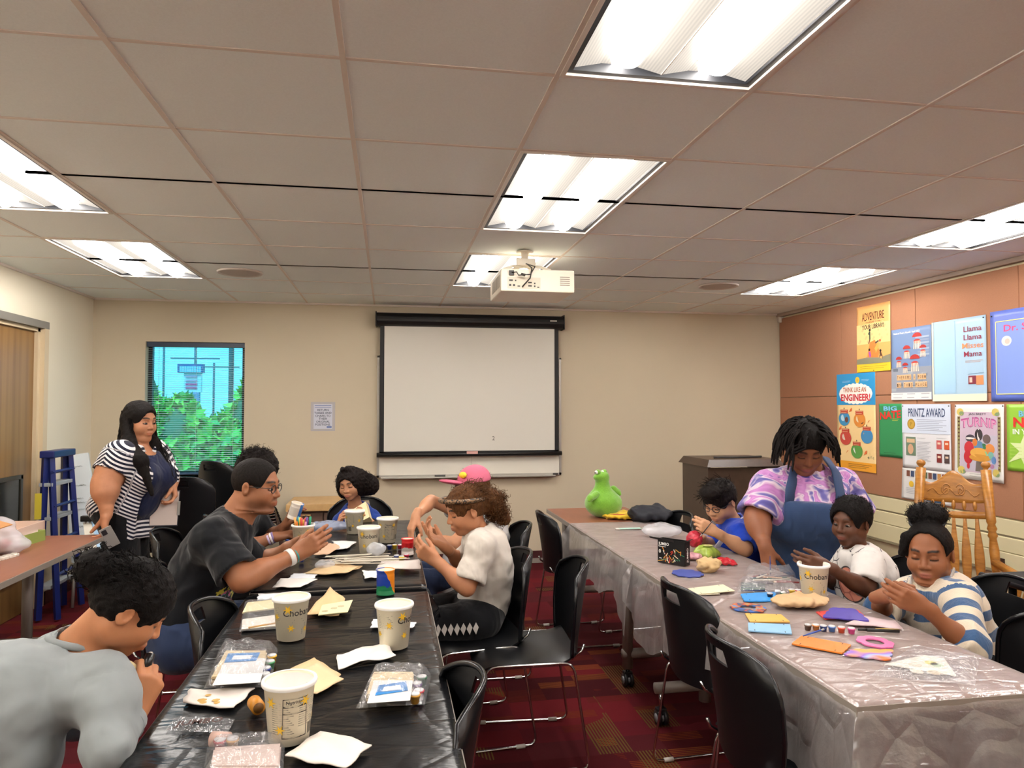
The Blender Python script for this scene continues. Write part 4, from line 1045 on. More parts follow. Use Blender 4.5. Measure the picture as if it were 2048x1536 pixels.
G().lathe([(0, 0), (.05, 0), (.055, .006), (.03, .012)], (xc, yc, ZC-.012), 24).obj('ceiling_flange', M_pw, t, True, loc=L)
bx('mount_block', (xc-.06, yc-.05, pz1+.04), (xc+.06, yc+.05, pz1+.085), M_pw, t, .006, loc=L)
g = G(); 
for sx in (-.14, .14):
    for sy in (-.1, .12): g.tube([(xc, yc, pz1+.045), (xc+sx*.6, yc+sy*.6, pz1+.03), (xc+sx, yc+sy, pz1+.004)], .009, 6)
g.obj('mount_arms', M_pw, t, True, loc=L)
G().tube([(xc, yc-.05, pz1+.05), (xc+.03, py0-.03, pz1+.01), (xc-.0, py0-.045, pz1-.04), (xc-.07, py0-.035, pz1-.045), (px0+.09, py0-.03, pz1-.025), (px0+.065, py0-.008, pz1-.025)], .0035, 8).obj('power_cable', M_pd, t, True, loc=L)
G().tube([(xc-.03, py0-.037, pz1-.044), (xc-.055, py0-.037, pz1-.038)], .008, 8).obj('cable_ferrite', M_pd, t, True, loc=L)
G().tube([(xc+.01, yc-.05, pz1+.045), (xc+.012, py0-.03, pz1), (xc-.0, py0-.035, pz1-.06), (px0+.13, py0-.02, pz0+.03), (px0+.13, py0-.002, pz0+.028)], .004, 8).obj('signal_cable', M_pd, t, True, loc=L)
# ---- trunking on the right wall
M_cream = mat('trunking cream', 'd2c8a2', .4)
t = thing('wall_trunking', 'long cream metal trunking with outlets along the right wall', 'trunking', (XR, 4.5, .4)); L = (XR, 4.5, .4); YT0 = YN+.02
bx('upper_cover', (XR-.03, YT0, .665), (XR, YB-.02, .768), M_cream, t, .003, loc=L)
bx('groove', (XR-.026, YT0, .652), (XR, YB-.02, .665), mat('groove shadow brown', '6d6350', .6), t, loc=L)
bx('lower_cover', (XR-.05, YT0, .56), (XR, YB-.02, .652), M_cream, t, .004, loc=L)
bx('outlet_channel', (XR-.06, YT0, .43), (XR, YB-.02, .556), M_cream, t, .004, loc=L)
bx('bottom_lip', (XR-.07, YT0, .415), (XR, YB-.02, .43), mat('trunking lip', '8a8066', .5), t, loc=L)
def plate(y0, y1, z0, z1, m, nm): return bx(nm, (XR-.066, y0, z0), (XR-.058, y1, z1), m, t, .001, loc=L)
plate(4.09, 4.19, .44, .515, mat('outlet brown', '3d2c22', .4), 'outlet_plate')
M_red = mat('red outlet', 'e2402a', .4)
for y in (4.115, 4.155):
    G().tube([(XR-.068, y+.014*math.cos(a), .478+.012*math.sin(a)) for a in np.linspace(0, 6.283, 13)[:-1]], .004, 6, closed=True).obj('red_socket', M_red, t, True, loc=L)
plate(5.45, 5.6, .44, .54, mat('outlet ivory', 'd9d4bd', .4), 'outlet_plate')
for y in (5.49, 5.55): bx('red_socket', (XR-.068, y, .505), (XR-.064, y+.012, .53), M_red, t, loc=L)
# ---- lectern
t = thing('lectern', 'dark wooden lectern standing against the corner behind the aproned woman', 'lectern', (2.95, 5.6, 0)); L = (2.95, 5.6, 0)
M_lec = woodlam('dark walnut', '3a2b22', '463429')
lx0 = Q(1416, 930, 5.35)[0]; lx1 = lx0+.62
for nm, a, b in (('side_panel', (lx0, 5.35, .06), (lx0+.022, 5.85, 1.03)), ('side_panel', (lx1-.022, 5.35, .06), (lx1, 5.85, 1.03)), ('front_panel', (lx0+.022, 5.36, .06), (lx1-.022, 5.38, 1.02)), ('plinth', (lx0-.01, 5.33, 0), (lx1+.01, 5.87, .06)), ('shelf', (lx0+.022, 5.38, .6), (lx1-.022, 5.84, .62))): bx(nm, a, b, M_lec, t, .002, loc=L)
G().add([(lx0-.025, 5.31, 1.03), (lx1+.025, 5.31, 1.03), (lx1+.025, 5.88, 1.03), (lx0-.025, 5.88, 1.03), (lx0+.01, 5.35, 1.085), (lx1-.01, 5.35, 1.085), (lx1-.01, 5.85, 1.085), (lx0+.01, 5.85, 1.085)], [(3, 2, 1, 0), (4, 5, 6, 7), (0, 1, 5, 4), (1, 2, 6, 5), (2, 3, 7, 6), (3, 0, 4, 7)]).obj('top_moulding', M_lec, t, loc=L)
o = G().tube([(lx0+.12, 5.5, 1.094), (lx0+.3, 5.47, 1.094), (lx0+.55, 5.52, 1.094)], .008, 8).obj('cable', M_pd); tag(o, 'black cable lying on top of the dark lectern', 'cable')
# ---- low cabinet behind the girl
t = thing('low_cabinet', 'low cabinet with pale wooden top by the far wall', 'cabinet', (-.75, 6.55, 0)); L = (-.75, 6.55, 0)
M_pale = woodlam('pale maple', 'c19a66', 'd0aa74')
cz = Q(620, 1008, 6.3)[2]; c0 = Q(572, 1020, 6.3)[0]; c1 = Q(722, 1020, 6.3)[0]; cz2 = Q(620, 1022, 6.3)[2]
bx('cabinet_top', (c0, 6.28, cz2), (c1, 6.83, cz), M_pale, t, .003, loc=L)
bx('carcass', (c0+.02, 6.33, .03), (c1-.02, 6.83, cz2), mat('cabinet brown', '5d473c', .5), t, loc=L)
for i in range(2):
    w = (c1-c0-.05)/2; d = bx('drawer', (c0+.025+i*w, 6.315, .25), (c0+.02+(i+1)*w-.005, 6.33, cz2-.02), mat('cabinet brown front', '664e42', .5), t, .002, loc=L)
    bx('handle', (c0+.06+i*w, 6.3, cz2-.04), (c0+.2+i*w, 6.316, cz2-.03), M_pale, d, loc=L)
# ---- rocking chair
t = thing('rocking_chair', 'oak rocking chair with a carved crest and turned posts', 'chair', (3.25, 3.62, 0)); L = (3.25, 3.62, 0)
k = NT('honey oak'); f = k.noise(k.coord((3, 3, 14)), 5, 5, .6); k.l(k.ramp(f, [(.25, lin('8a5a22')), (.5, lin('a8712f')), (.75, lin('bd8840'))]), k.b.inputs['Base Color']); k.b.inputs['Roughness'].default_value = .3; k.bump(f, .15, .002); M_rock = k.m
# corners from the photograph: crest posts; the chair faces -X and a little towards the camera
A0, A1 = Q(1842, 938, 3.62), Q(1972, 958, 3.42)
B0, B1 = Q(1812, 1040, 3.5), Q(1925, 1075, 3.24)
seatz = .44; fw = nv(np.array([-.62, -.5, 0])); rt = nv(np.cross(fw, (0, 0, 1)))
def turned(p, q, prof, n=12, nm='post'):
    p, q = np.asarray(p, float), np.asarray(q, float); P = [p+(q-p)*s for s, _ in prof]; return G().tube(P, [r for _, r in prof], n).obj(nm, M_rock, t, True, loc=L)
PR = [(0, .017), (.08, .017), (.1, .024), (.13, .015), (.16, .024), (.19, .016), (.3, .022), (.42, .024), (.5, .017), (.52, .025), (.55, .017), (.57, .025), (.6, .017), (.62, .024), (.64, .023), (1, .026)]
mid = (A0+A1)/2; sc_ = np.array([mid[0], mid[1], 0])+fw*.30
hw = np.linalg.norm((A1-A0)[:2])/2
ax = nv((A1-A0)*np.array([1, 1, 0])); fw = nv(np.cross(ax, (0, 0, 1))); fw = fw if fw[0] < 0 else -fw; sc_ = np.array([mid[0], mid[1], 0])+fw*.30
def S(u, v, z): return sc_+ax*u+fw*v+np.array([0, 0, z])
topz = 1.16
posts = []
for s in (-1, 1):
    p = S(s*.2, -.19, seatz); q = S(s*hw, -.30, topz); posts.append((p, q)); turned(p, q, PR, nm='back_post')
    d = nv(q-p); G().lathe([(0, -.012), (.014, -.006), (.01, .0), (.022, .014), (.024, .024), (.018, .036), (0, .042)], (q+d*.005), 12).obj('finial', M_rock, t, True, loc=L)
def bk(u, z, off=0.):          # point in the plane of the back: u -1..1, z height
    s = (z-seatz)/(topz-seatz); return posts[0][0]*(1-s)*(1-u)/2+posts[0][1]*s*(1-u)/2+posts[1][0]*(1-s)*(1+u)/2+posts[1][1]*s*(1+u)/2-fw*(.035*(1-u*u)-off)
def crest(u, v):
    x = 2*u-1; zt = 1.085+.05*math.exp(-(x*2.2)**2)+.022*math.cos(x*5.5)*.6; zb = .985-.012*(1-x*x); return bk(x, zb+(zt-zb)*v, .0)
G().sheet(crest, 24, 6, .022).obj('crest_rail', M_rock, t, True, loc=L)
def spiral(cx, sgn): return [bk(cx+sgn*(.02+.05*a/6.3)*math.cos(a)*1.6, 1.04+(.006+.022*a/6.3)*math.sin(a), .002) for a in np.linspace(0, 9, 26)]
for cx, sg in ((.22, 1), (-.22, -1)): G().tube(spiral(cx, sg), .0035, 6).obj('carving', M_rock, t, True, loc=L)
G().tube([bk(-.75+1.5*i/20, 1.03+.018*math.sin(i*.95), .002) for i in range(21)], .003, 6).obj('carving', M_rock, t, True, loc=L)
G().sheet(lambda u, v: bk(2*u-1, .9+.038*v-.01*(1-(2*u-1)**2)), 16, 2, .02).obj('lower_rail', M_rock, t, True, loc=L)
for u in (-.6, -.3, 0, .3, .6): turned(bk(u, .935), bk(u, .985), [(0, .005), (.3, .009), (.5, .011), (.7, .009), (1, .005)], 8, 'short_spindle')
for u in (-.62, -.3, 0, .3, .62):
    w = .05
    G().sheet(lambda a, b: bk(u+(2*a-1)*(.045+.09*math.sin(b*math.pi)**2)*.9, seatz+.01+(.9-seatz)*b), 4, 14, .012).obj('splat', M_rock, t, True, loc=L)
def seatf(u, v):
    x = 2*u-1; return S(x*(.24+.03*v), -.22+.46*v, seatz+.02-.014*math.sin(u*math.pi)*math.sin(v*math.pi))
G().sheet(seatf, 12, 12, .035).obj('seat', M_rock, t, True, loc=L)
for s in (-1, 1):
    arm = [bk(s*.98, .68)+fw*.01, S(s*.27, .0, .655), S(s*.3, .2, .66), S(s*.31, .26, .65)]
    G().tube(arm, [.02, .024, .03, .024], 10, flat=1.).obj('arm', M_rock, t, True, loc=L)
    turned(S(s*.25, .15, seatz), S(s*.295, .18, .655), [(0, .013), (.2, .018), (.35, .014), (.5, .02), (.6, .014), (.65, .02), (.7, .014), (1, .013)], nm='arm_post')
    turned(S(s*.25, -.05, seatz), S(s*.28, -.05, .655), [(0, .012), (.3, .016), (.5, .012), (.7, .016), (1, .012)], nm='arm_post')
    for v in (-.16, .17): turned(S(s*.21, v, seatz), S(s*.25, v*1.15, .05), [(0, .016), (.3, .024), (.5, .016), (.55, .024), (.6, .016), (1, .014)], nm='leg')
    G().tube([S(s*.25, v, .028+.16*v*v) for v in np.linspace(-.5, .42, 14)], .02, 8).obj('rocker', M_rock, t, True, loc=L)
# ---- black folded cart at the right edge
p = QX(1985, 1157, 2.6); L = (2.85, p[1], 0); t = thing('black_cart', 'black flat-topped cart reaching in from the right edge', 'cart', L)
z0 = p[2]
bx('top_tray', (2.6, p[1]-.5, z0-.02), (3.12, p[1]+.06, z0+.012), mat('cart black', '131316', .5), t, .01, loc=L)
for x in (2.68, 3.04):
    for y in (p[1]-.44, p[1]-.02): G().tube([(x, y, 0), (x, y, z0-.02)], .016, 10).obj('leg', M_dol, t, True, loc=L)
G().tube([(2.6, p[1]-.5, z0), (2.6, p[1]+.06, z0)], .016, 12).obj('edge_bumper', M_dol, t, True, loc=L)
# ---- step ladder, flip chart and folded cart by the door
yl = 5.75
t = thing('step_ladder', 'folded blue step ladder leaning beside the door frame', 'ladder', (-2.3, yl, 0)); L = (-2.3, yl, 0)
M_blue = mat('ladder blue', '101f60', .4)
a0, a1 = Q(105, 905, yl), Q(122, 905, yl); f0, f1 = Q(99, 1212, yl), Q(140, 1212, yl)
def beam(nm, p, q, r, m, par, fl=1.): return G().tube([p, q], r, 4, flat=fl).obj(nm, m, par, loc=L)
for s, yy in ((0, 0), (1, 0.)):
    beam('front_rail', (f0[0]+.01, yl-.2+s*.4, .015), (a0[0]+.02, yl-.15+s*.3, a0[2]), .026, M_blue, t)
    beam('rear_rail', (f1[0], yl-.2+s*.4, .015), (a1[0], yl-.15+s*.3, a0[2]-.03), .024, M_blue, t)
bx('ladder_cap', (a0[0]-.01, yl-.18, a0[2]-.03), (a1[0]+.03, yl+.18, a0[2]+.02), M_blue, t, .008, loc=L)
for i in range(4):
    z = .22+i*.24; x = f0[0]+.01+(a0[0]-f0[0])*z/a0[2]; bx('tread', (x-.02, yl-.18, z), (x+.07, yl+.18, z+.025), mat('tread grey', '9aa0a6', .5), t, .003, loc=L)
    x = f1[0]+(a1[0]-f1[0])*z/a0[2]; beam('rear_brace', (x, yl-.18, z+.1), (x, yl+.18, z+.1), .012, M_blue, t)
bx('yellow_label', (f0[0]-.01, yl-.235, .72), (f0[0]+.03, yl-.225, .9), mat('label yellow', 'd6c23c', .6), t, loc=L)
t = thing('flip_chart', 'tall white flip chart sheet with faint writing leaning by the corner', 'flip chart', (-2.2, 6.2, 0)); L = (-2.2, 6.2, 0)
P0, P1, P2, P3 = Q(128, 912, 6.3), Q(176, 905, 6.3), Q(208, 1125, 5.95), Q(143, 1125, 5.95)
def quad_board(nm, P, th, m, par):
    P = [np.asarray(p) for p in P]; n = nv(np.cross(P[1]-P[0], P[3]-P[0])); V = P+[p+n*th for p in P]
    return mesh(nm, V, [(0, 1, 2, 3), (7, 6, 5, 4), (0, 4, 5, 1), (1, 5, 6, 2), (2, 6, 7, 3), (3, 7, 4, 0)], m, par, loc=L)
M_pap = mat('flip chart paper', 'cfd6da', .6)
quad_board('paper_pad', [P0, P1, P2, P3], .02, M_pap, t)
def onpad(u, v, o=.002):
    p = (P0*(1-u)+P1*u)*(1-v)+(P3*(1-u)+P2*u)*v; n = nv(np.cross(P1-P0, P3-P0)); n = n if n[1] < 0 else -n; return p+n*o
for v, a, b in ((.12, .2, .7), (.3, .2, .75), (.42, .3, .6), (.46, .3, .75), (.52, .35, .65), (.68, .2, .6)):
    G().tube([onpad(a+(b-a)*i/12, v+.006*math.sin(i*2.3), .003 if np.cross(P1-P0, P3-P0)[1] < 0 else .003) for i in range(13)], .002, 4).obj('handwriting', mat('faint ink', 'a9b0b6', .7), t, loc=L)
for u in (.08, .92):
    p = onpad(u, 1., -.01); G().tube([p, (p[0]+.01, p[1]-.05, .0)], .012, 8).obj('easel_leg', M_alu, t, True, loc=L)
t = thing('folding_trolley', 'folded white and pale blue trolley with a black grip behind the standing woman', 'trolley', (-1.9, 5.45, 0)); L = (-1.9, 5.45, 0)
q = [Q(166, 1045, 5.4), Q(182, 1045, 5.4), Q(205, 1150, 5.15), Q(180, 1150, 5.15)]; quad_board('side_frame', q, .03, mat('trolley white', 'd5d0c4', .5), t)
q = [Q(180, 1035, 5.45), Q(200, 1062, 5.45), Q(225, 1150, 5.2), Q(205, 1150, 5.2)]; quad_board('blue_panel', q, .02, mat('trolley blue', 'a9c9e6', .4), t)
g = G(); p = Q(172, 1040, 5.4); p2 = Q(170, 1062, 5.4); g.tube([p, p2], .007, 6); p = Q(180, 1040, 5.4); p2 = Q(182, 1062, 5.4); g.tube([p, p2], .007, 6); g.obj('handle_rods', M_alu, t, loc=L)
p = Q(175, 1037, 5.4); bx('grip', (p[0]-.04, p[1]-.02, p[2]-.02), (p[0]+.035, p[1]+.02, p[2]+.02), M_rim, t, .006, loc=L)
for u in (190, 215):
    p = Q(u, 1150, 5.17); G().tube([p, (p[0]+.03, p[1]-.04, .0)], .014, 8).obj('leg', mat('trolley white', 'd5d0c4', .5), t, True, loc=L)
# ---------------------------------------------------------------- things on the tables
TS = TZ+.009                                # top of the film
def jag(n, r, amp, rs, sx=1., sy=1.): return [((r+rs.uniform(-amp, amp))*math.cos(6.283*i/n)*sx, (r+rs.uniform(-amp, amp))*math.sin(6.283*i/n)*sy) for i in range(n)]
M_cup = mat('tub cream', 'f3ead0', .4, sss=.0); M_cupin = mat('tub inner white', 'ecebe6', .35); M_ink = mat('tub ink', '33302a', .6); M_flow = mat('tub flower yellow', 'e4b62c', .5); M_inkg = mat('tub ink grey', '7d7666', .6)
RB, RT, HT = .0445, .0565, .135
def cupr(z): return RB+(RT-RB)*z/HT
def wrap(V, ang, z, off=.0006):             # flat text x,y -> on the cone
    out = []
    for x, y in V:
        zz = z+y; r = cupr(zz)+off; a = ang+x/r; out.append((r*math.cos(a), r*math.sin(a), zz))
    return out
def star(cx, cy, r, n=6): 
    P = []
    for i in range(2*n): a = math.pi*i/n; q = r if i % 2 == 0 else r*.35; P.append((cx+q*math.cos(a), cy+q*math.sin(a)))
    return P
def tub(label, p, front, scale=1.):
    """front: world angle at which the brand word faces"""
    t = thing('yogurt_tub', label, 'tub', (p[0], p[1], TS), front, 'cream yogurt tubs'); t.scale = (scale,)*3
    G().lathe([(RB-.004, 0), (RB, .002), (RT, HT-.006), (RT+.0035, HT-.005), (RT+.004, HT), (RT-.001, HT+.001), (RT-.0025, HT-.004), (RB-.002, .004), (0, .004)], n=40, cap=False).obj('tub_wall', M_cup, t, True)
    G().lathe([(RT+.0045, HT-.008), (RT+.006, HT-.003), (RT+.0045, HT+.002), (RT-.002, HT+.0015)], n=40, cap=False).obj('rim', M_cupin, t, True)
    G().lathe([(RT-.003, HT-.004), (RB-.003, .006), (0, .005)], n=32, cap=False).obj('inside', M_cupin, t, True)
    V, F = text2d('Chobani', .030, bold=.012); mesh('brand_word', wrap(V, 0, .093), F, M_ink, t)
    g = G(); [g.add(wrap([(-a, 0), (a, 0), (a, .0022), (-a, .0022)], 0, z_), [(0, 1, 2, 3)]) for a, z_ in ((.014, .07), (.02, .062))]
    for k in range(3): g.add(wrap([(.012, .022+k*.006), (.03, .04+k*.008), (.031, .039+k*.008), (.013, .021+k*.006)], 0, 0), [(0, 1, 2, 3)])
    for a0, w, n, z0 in ((2.2, .05, 15, .03), (3.4, .05, 12, .045), (-1.7, .05, 9, .07)):
        for i in range(n):
            ww = w*(1-.3*((i*5) % 4)/4); z = z0+i*.005; xs = np.linspace(-w/2, -w/2+ww, 5)
            g.add(wrap([(x, z) for x in xs]+[(x, z+.0014) for x in xs[::-1]], a0, 0), [tuple(range(10))])
    g.obj('small_print', M_inkg, t)
    g = G(); z0 = .02
    for x0, x1, a, b in ((-.028, .028, .02, .022), (-.028, .028, .108, .1095), (-.028, -.0265, .02, .109), (.0265, .028, .02, .109), (-.028, .028, .09, .0935), (-.028, .028, .075, .077)):
        xs = np.linspace(x0, x1, 6); g.add(wrap([(x, a) for x in xs]+[(x, b) for x in xs[::-1]], 2.75, 0, .0008), [tuple(range(12))])
    V, F = text2d('Nutrition', .011, bold=.01); g.add(wrap(V, 2.75, .101), F)
    for i in range(9):
        x = .034+i*.0022; g.add(wrap([(x, .02), (x+.0012, .02), (x+.0012, .045), (x, .045)], 2.75, 0), [(0, 1, 2, 3)])
    g.obj('nutrition_panel', M_ink, t)
    for x, z, r in ((-.035, .105, .017), (-.022, .045, .014), (.03, .035, .012), (-.075, .08, .014), (.09, .1, .015), (.1, .04, .013), (.17, .1, .014), (.2, .05, .012)): mesh('flower_print', wrap(star(0, 0, r), x/cupr(z), z, .001), [tuple(range(12))], M_flow, t)
    return t
ta = lambda p: math.atan2(-p[1], -p[0])      # angle that faces the camera
P = QZ(582, 1276, TS); tub('cream tub beside the kraft paper and wooden panels, mid near table', P, ta(P)+.45)
P = QZ(788, 1293, TS); tub('cream tub on the right side of the near black table, above the napkins', P, ta(P)+1.15)
P = QZ(578, 1478, TS); tub('large nearest cream tub with a nutrition panel, at the bottom', P, ta(P)-2.5)
P = QZ(737, 1106, TS); tub('cream tub with brand word in the middle of the far black table', P, ta(P)+.0)
P = QZ(775, 1084, TS); tub('cream tub touched by the reaching hand', P, ta(P)-2.5)
P = QZ(709, 1066, TS); tub('cream tub right in front of the girl in blue', P, ta(P)+2.0)
PP = QZ(606, 1100, TS); tub('cream tub holding a bunch of coloured markers', PP, ta(PP)+1.1)
P = QZ(1628, 1196, TS); tub('cream tub on the clear-covered table before the boy in white', P, ta(P)+.25)
cols = ['d8456a', '3a5fb0', 'e0b23a', 'e07a3a', '2f8a5a', '6a4a9a', 'c9c2b8', 'f0d040', '8a3a2a', '3aa0a8', 'e89ab0', '4a4a4a', 'f08a30', '2a9a70', 'b0a020', 'd04a3a', '7a9ad0', 'efb060']
for i, c in enumerate(cols):
    a = i*2.4; r = .036*math.sqrt((i+.5)/len(cols)); d = np.array([math.cos(a), math.sin(a)])*r
    b0 = np.array([PP[0]+d[0]*.6, PP[1]+d[1]*.6, TS+.01]); b1 = np.array([PP[0]+d[0]*1.25, PP[1]+d[1]*1.25, TS+.165+.012*math.sin(i*3)])
    t = thing('marker_pen', 'marker with a %s cap in the tub of coloured markers' % ['pink', 'blue', 'ochre', 'orange', 'green', 'violet', 'pale grey', 'yellow', 'brown', 'teal', 'rose', 'charcoal', 'tangerine', 'emerald', 'olive', 'red', 'light blue', 'peach'][i], 'marker', b0, group='markers in the tub')
    q = b0+(b1-b0)*.66; G().tube([b0, q], .0055, 8).obj('barrel', mat('pen black', '1a1a1c', .4), t, True, loc=b0); G().tube([q, b1], .0065, 8).obj('cap', mat('pen '+c, c, .4), t, True, loc=b0)
# cans
def can(label, p, paints, rad=.036, h=.098, z=TS, tilt=None):
    t = thing('painted_can', label, 'can', (p[0], p[1], z), group='painted tin cans')
    pr = [(rad-.002, 0), (rad+.0015, .002), (rad, .005)]
    for i in range(12): zz = .018+i*(h-.036)/12; pr += [(rad, zz), (rad-.0014, zz+.003)]
    pr += [(rad, h-.006), (rad+.0018, h-.003), (rad+.0012, h), (rad-.001, h), (rad-.0016, h-.004), (rad-.002, .004), (0, .004)]
    k = NT('can paint '+label[:12]); co = k.n('TexCoord'); sp = k.n('SeparateXYZ'); k.l(co.outputs['Object'], sp.inputs[0])
    zz = k.math('ADD', sp.outputs[2], k.math('MULTIPLY', k.math('SUBTRACT', k.noise(k.coord(), 30, 3), .5), .05))
    c = k.ramp(k.math('DIVIDE', zz, h), [(0, lin(paints[0])), (paints[3], lin(paints[1]))], 'CONSTANT')
    if len(paints) > 4:
        xx = k.math('ADD', sp.outputs[0], k.math('MULTIPLY', zz, paints[4])); c = k.mix(k.math('GREATER_THAN', xx, paints[5]), c, lin(paints[2]))
    k.l(c, k.b.inputs['Base Color']); k.b.inputs['Roughness'].default_value = .3
    G().lathe(pr, n=32, cap=False).obj('can_wall', k.m, t, True)
    G().lathe([(0, h-.0035), (rad-.002, h-.003)], n=24, cap=False).obj('can_lid', mat('can lid '+paints[2], paints[6] if len(paints) > 6 else 'd8c2ac', .5), t, True)
    return t
P = QZ(771, 1188, TS); can('tin can painted blue, orange and green', P, ('1f7a4e', '1d3fa0', 'e88a22', .36, .45, .04, 'e3cbb4'), .0365, .1)
P = QZ(815, 1109, TS); can('tin can painted red over a white lower band', P, ('ddd3cc', 'd2262a', 'd2262a', .42), .031, .083)
P = np.array(Q(586, 1037, 4.0)); cn = can('white can with a blue stripe held up by the hidden person', P, ('d9d2c8', 'd9d2c8', '2f6fb8', .3, 0., .02), .033, .088, P[2]); cn.rotation_euler = (.1, .3, 0)
# flat papers
def sheet_at(label, cat, pix, col, name, z=TS, th=.003, wob_=.006, seed=0, group=None, rough=.7, sub=8, extra=None):
    """four photo corners on the table plane -> thin crumpled sheet"""
    C = [QZ(x, y, z) for x, y in pix]; rs = np.random.RandomState(seed); ph = rs.uniform(0, 6.28, 6); c = sum(C)/4
    def fn(u, v):
        p = (C[0]*(1-u)+C[1]*u)*(1-v)+(C[3]*(1-u)+C[2]*u)*v; b = math.sin(u*5+ph[0])*math.sin(v*4+ph[1])*.5+.5*math.sin(u*9+v*7+ph[2]); e = .25*math.sin(u*11+ph[3])*.01+.003*math.sin(v*13+ph[4])
        return (p[0]+e*(1 if v in (0, 1) else 0), p[1]+e, z+th+wob_*(.5+.5*b))
    t = thing(name, label, cat, (c[0], c[1], z), group=group)
    G().sheet(fn, sub, sub, th).obj('sheet', mat('paper '+col, col, rough, var=.04, bump=.15, bscale=90), t, True, loc=(c[0], c[1], z))
    t['c'] = 0; del t['c']; return t, fn
napk = 'white paper napkins'
def plys(tt, fn, n, col, shift=.004, L=None):
    pass
t, f = sheet_at('white napkin with gold printed motifs beside the child in grey', 'napkin', [(362, 1412), (378, 1384), (506, 1384), (462, 1424)], 'e7dfd6', 'paper_napkin', seed=1, group=napk)
L0 = tuple(t.location); g = G()
for u, v, r in ((.15, .4, .009), (.3, .35, .012), (.3, .6, .01), (.5, .4, .008), (.2, .65, .008)):
    q = np.array(f(u, v)); g.add([(q[0]+r*math.cos(a)*(1+.3*math.sin(a*3)), q[1]+r*math.sin(a), q[2]+.004) for a in np.linspace(0, 6.283, 9)[:-1]], [tuple(range(8))])
g.obj('gold_print', mat('gold print', 'c9a04a', .5), t, loc=L0)
sheet_at('crumpled white napkin below the right-hand tub', 'napkin', [(672, 1318), (770, 1292), (790, 1318), (676, 1345)], 'efebe4', 'paper_napkin', seed=2, wob_=.014, group=napk)
sheet_at('white napkin at the bottom edge of the near table', 'napkin', [(572, 1522), (640, 1468), (742, 1500), (690, 1545)], 'e6dcd2', 'paper_napkin', seed=3, group=napk, wob_=.01)
sheet_at('small white napkin near the man\'s elbow on the far table edge', 'napkin', [(548, 1178), (562, 1161), (636, 1161), (604, 1177)], 'ece8e2', 'paper_napkin', seed=4, group=napk)
sheet_at('white napkin on the far black table beside the brand tub', 'napkin', [(672, 1102), (664, 1084), (714, 1086), (694, 1100)], 'e4e2e0', 'paper_napkin', seed=5, group=napk)
sheet_at('white folded napkin left of the painted blue can', 'napkin', [(728, 1160), (724, 1144), (756, 1146), (756, 1158)], 'e6e4e0', 'paper_napkin', seed=6, group=napk)
sheet_at('white scrap of paper behind the right-hand tub', 'napkin', [(742, 1258), (746, 1242), (832, 1248), (826, 1258)], 'dfe2e8', 'paper_napkin', seed=7, group=napk, wob_=.002)
# kraft sheets
kr = 'kraft paper sheets'
for i, (dx, dy) in enumerate(((0, 0), (5, -6), (14, 3))):
    sheet_at(('lowest', 'middle', 'uppermost')[i]+' kraft paper sheet of the pile beside the nearest tub', 'kraft paper', [(530+dx, 1372+dy), (622+dx, 1326+dy), (680+dx*.3, 1360+dy), (628+dx*.3, 1392+dy*.5)], ('d2b184', 'd9b98c', 'dfc096')[i], 'kraft_sheet', z=TS+.002*i, seed=10+i, wob_=.004, group=kr)
sheet_at('kraft paper bag lying beside the mid-table tub', 'kraft paper', [(612, 1234), (660, 1178), (690, 1204), (676, 1236)], 'd8b98a', 'kraft_sheet', seed=14, wob_=.01, group=kr)
for i in range(2): sheet_at(('lower', 'upper')[i]+' kraft paper sheet on the far black table', 'kraft paper', [(604+i*8, 1151), (664+i*4, 1128+i*2), (726-i*6, 1136), (690, 1150+i)], ('d6b486', 'e0c294')[i], 'kraft_sheet', z=TS+.003*i, seed=16+i, wob_=.008, group=kr)
sheet_at('pale brown paper folded near the man\'s hands', 'kraft paper', [(620, 1112), (660, 1090), (684, 1096), (652, 1115)], 'dcb596', 'kraft_sheet', seed=19, wob_=.012, group=kr)
# blue instruction cards
def bluecard(label, pix, seed, z=TS, grp='blue instruction cards'):
    t, f = sheet_at(label, 'card', pix, 'dfe3e8', 'instruction_card', z=z, seed=seed, wob_=.003, group=grp); L = tuple(t.location); g = G()
    def strip(u0, v0, u1, v1, gg, o=.0012, n=4):
        Pn = [f(u0+(u1-u0)*i/n, v) for v in (v0, v1) for i in range(n+1)]; gg.add([(a, b, c+o) for a, b, c in Pn], [(i, i+1, n+2+i, n+1+i) for i in range(n)])
    strip(.12, .12, .9, .88, g); g.obj('blue_print', mat('card blue', '2f86cc', .4), t, loc=L)
    g = G(); strip(.25, .35, .8, .65, g, .0018); g.obj('white_figure', mat('card white', 'e8ecf0', .5), t, loc=L)
bluecard('blue instruction card behind the mid-table tub', [(512, 1204), (516, 1191), (578, 1189), (574, 1200)], 21)
bluecard('blue instruction card at the front edge of the far black table', [(576, 1160), (586, 1150), (634, 1150), (626, 1160)], 22)
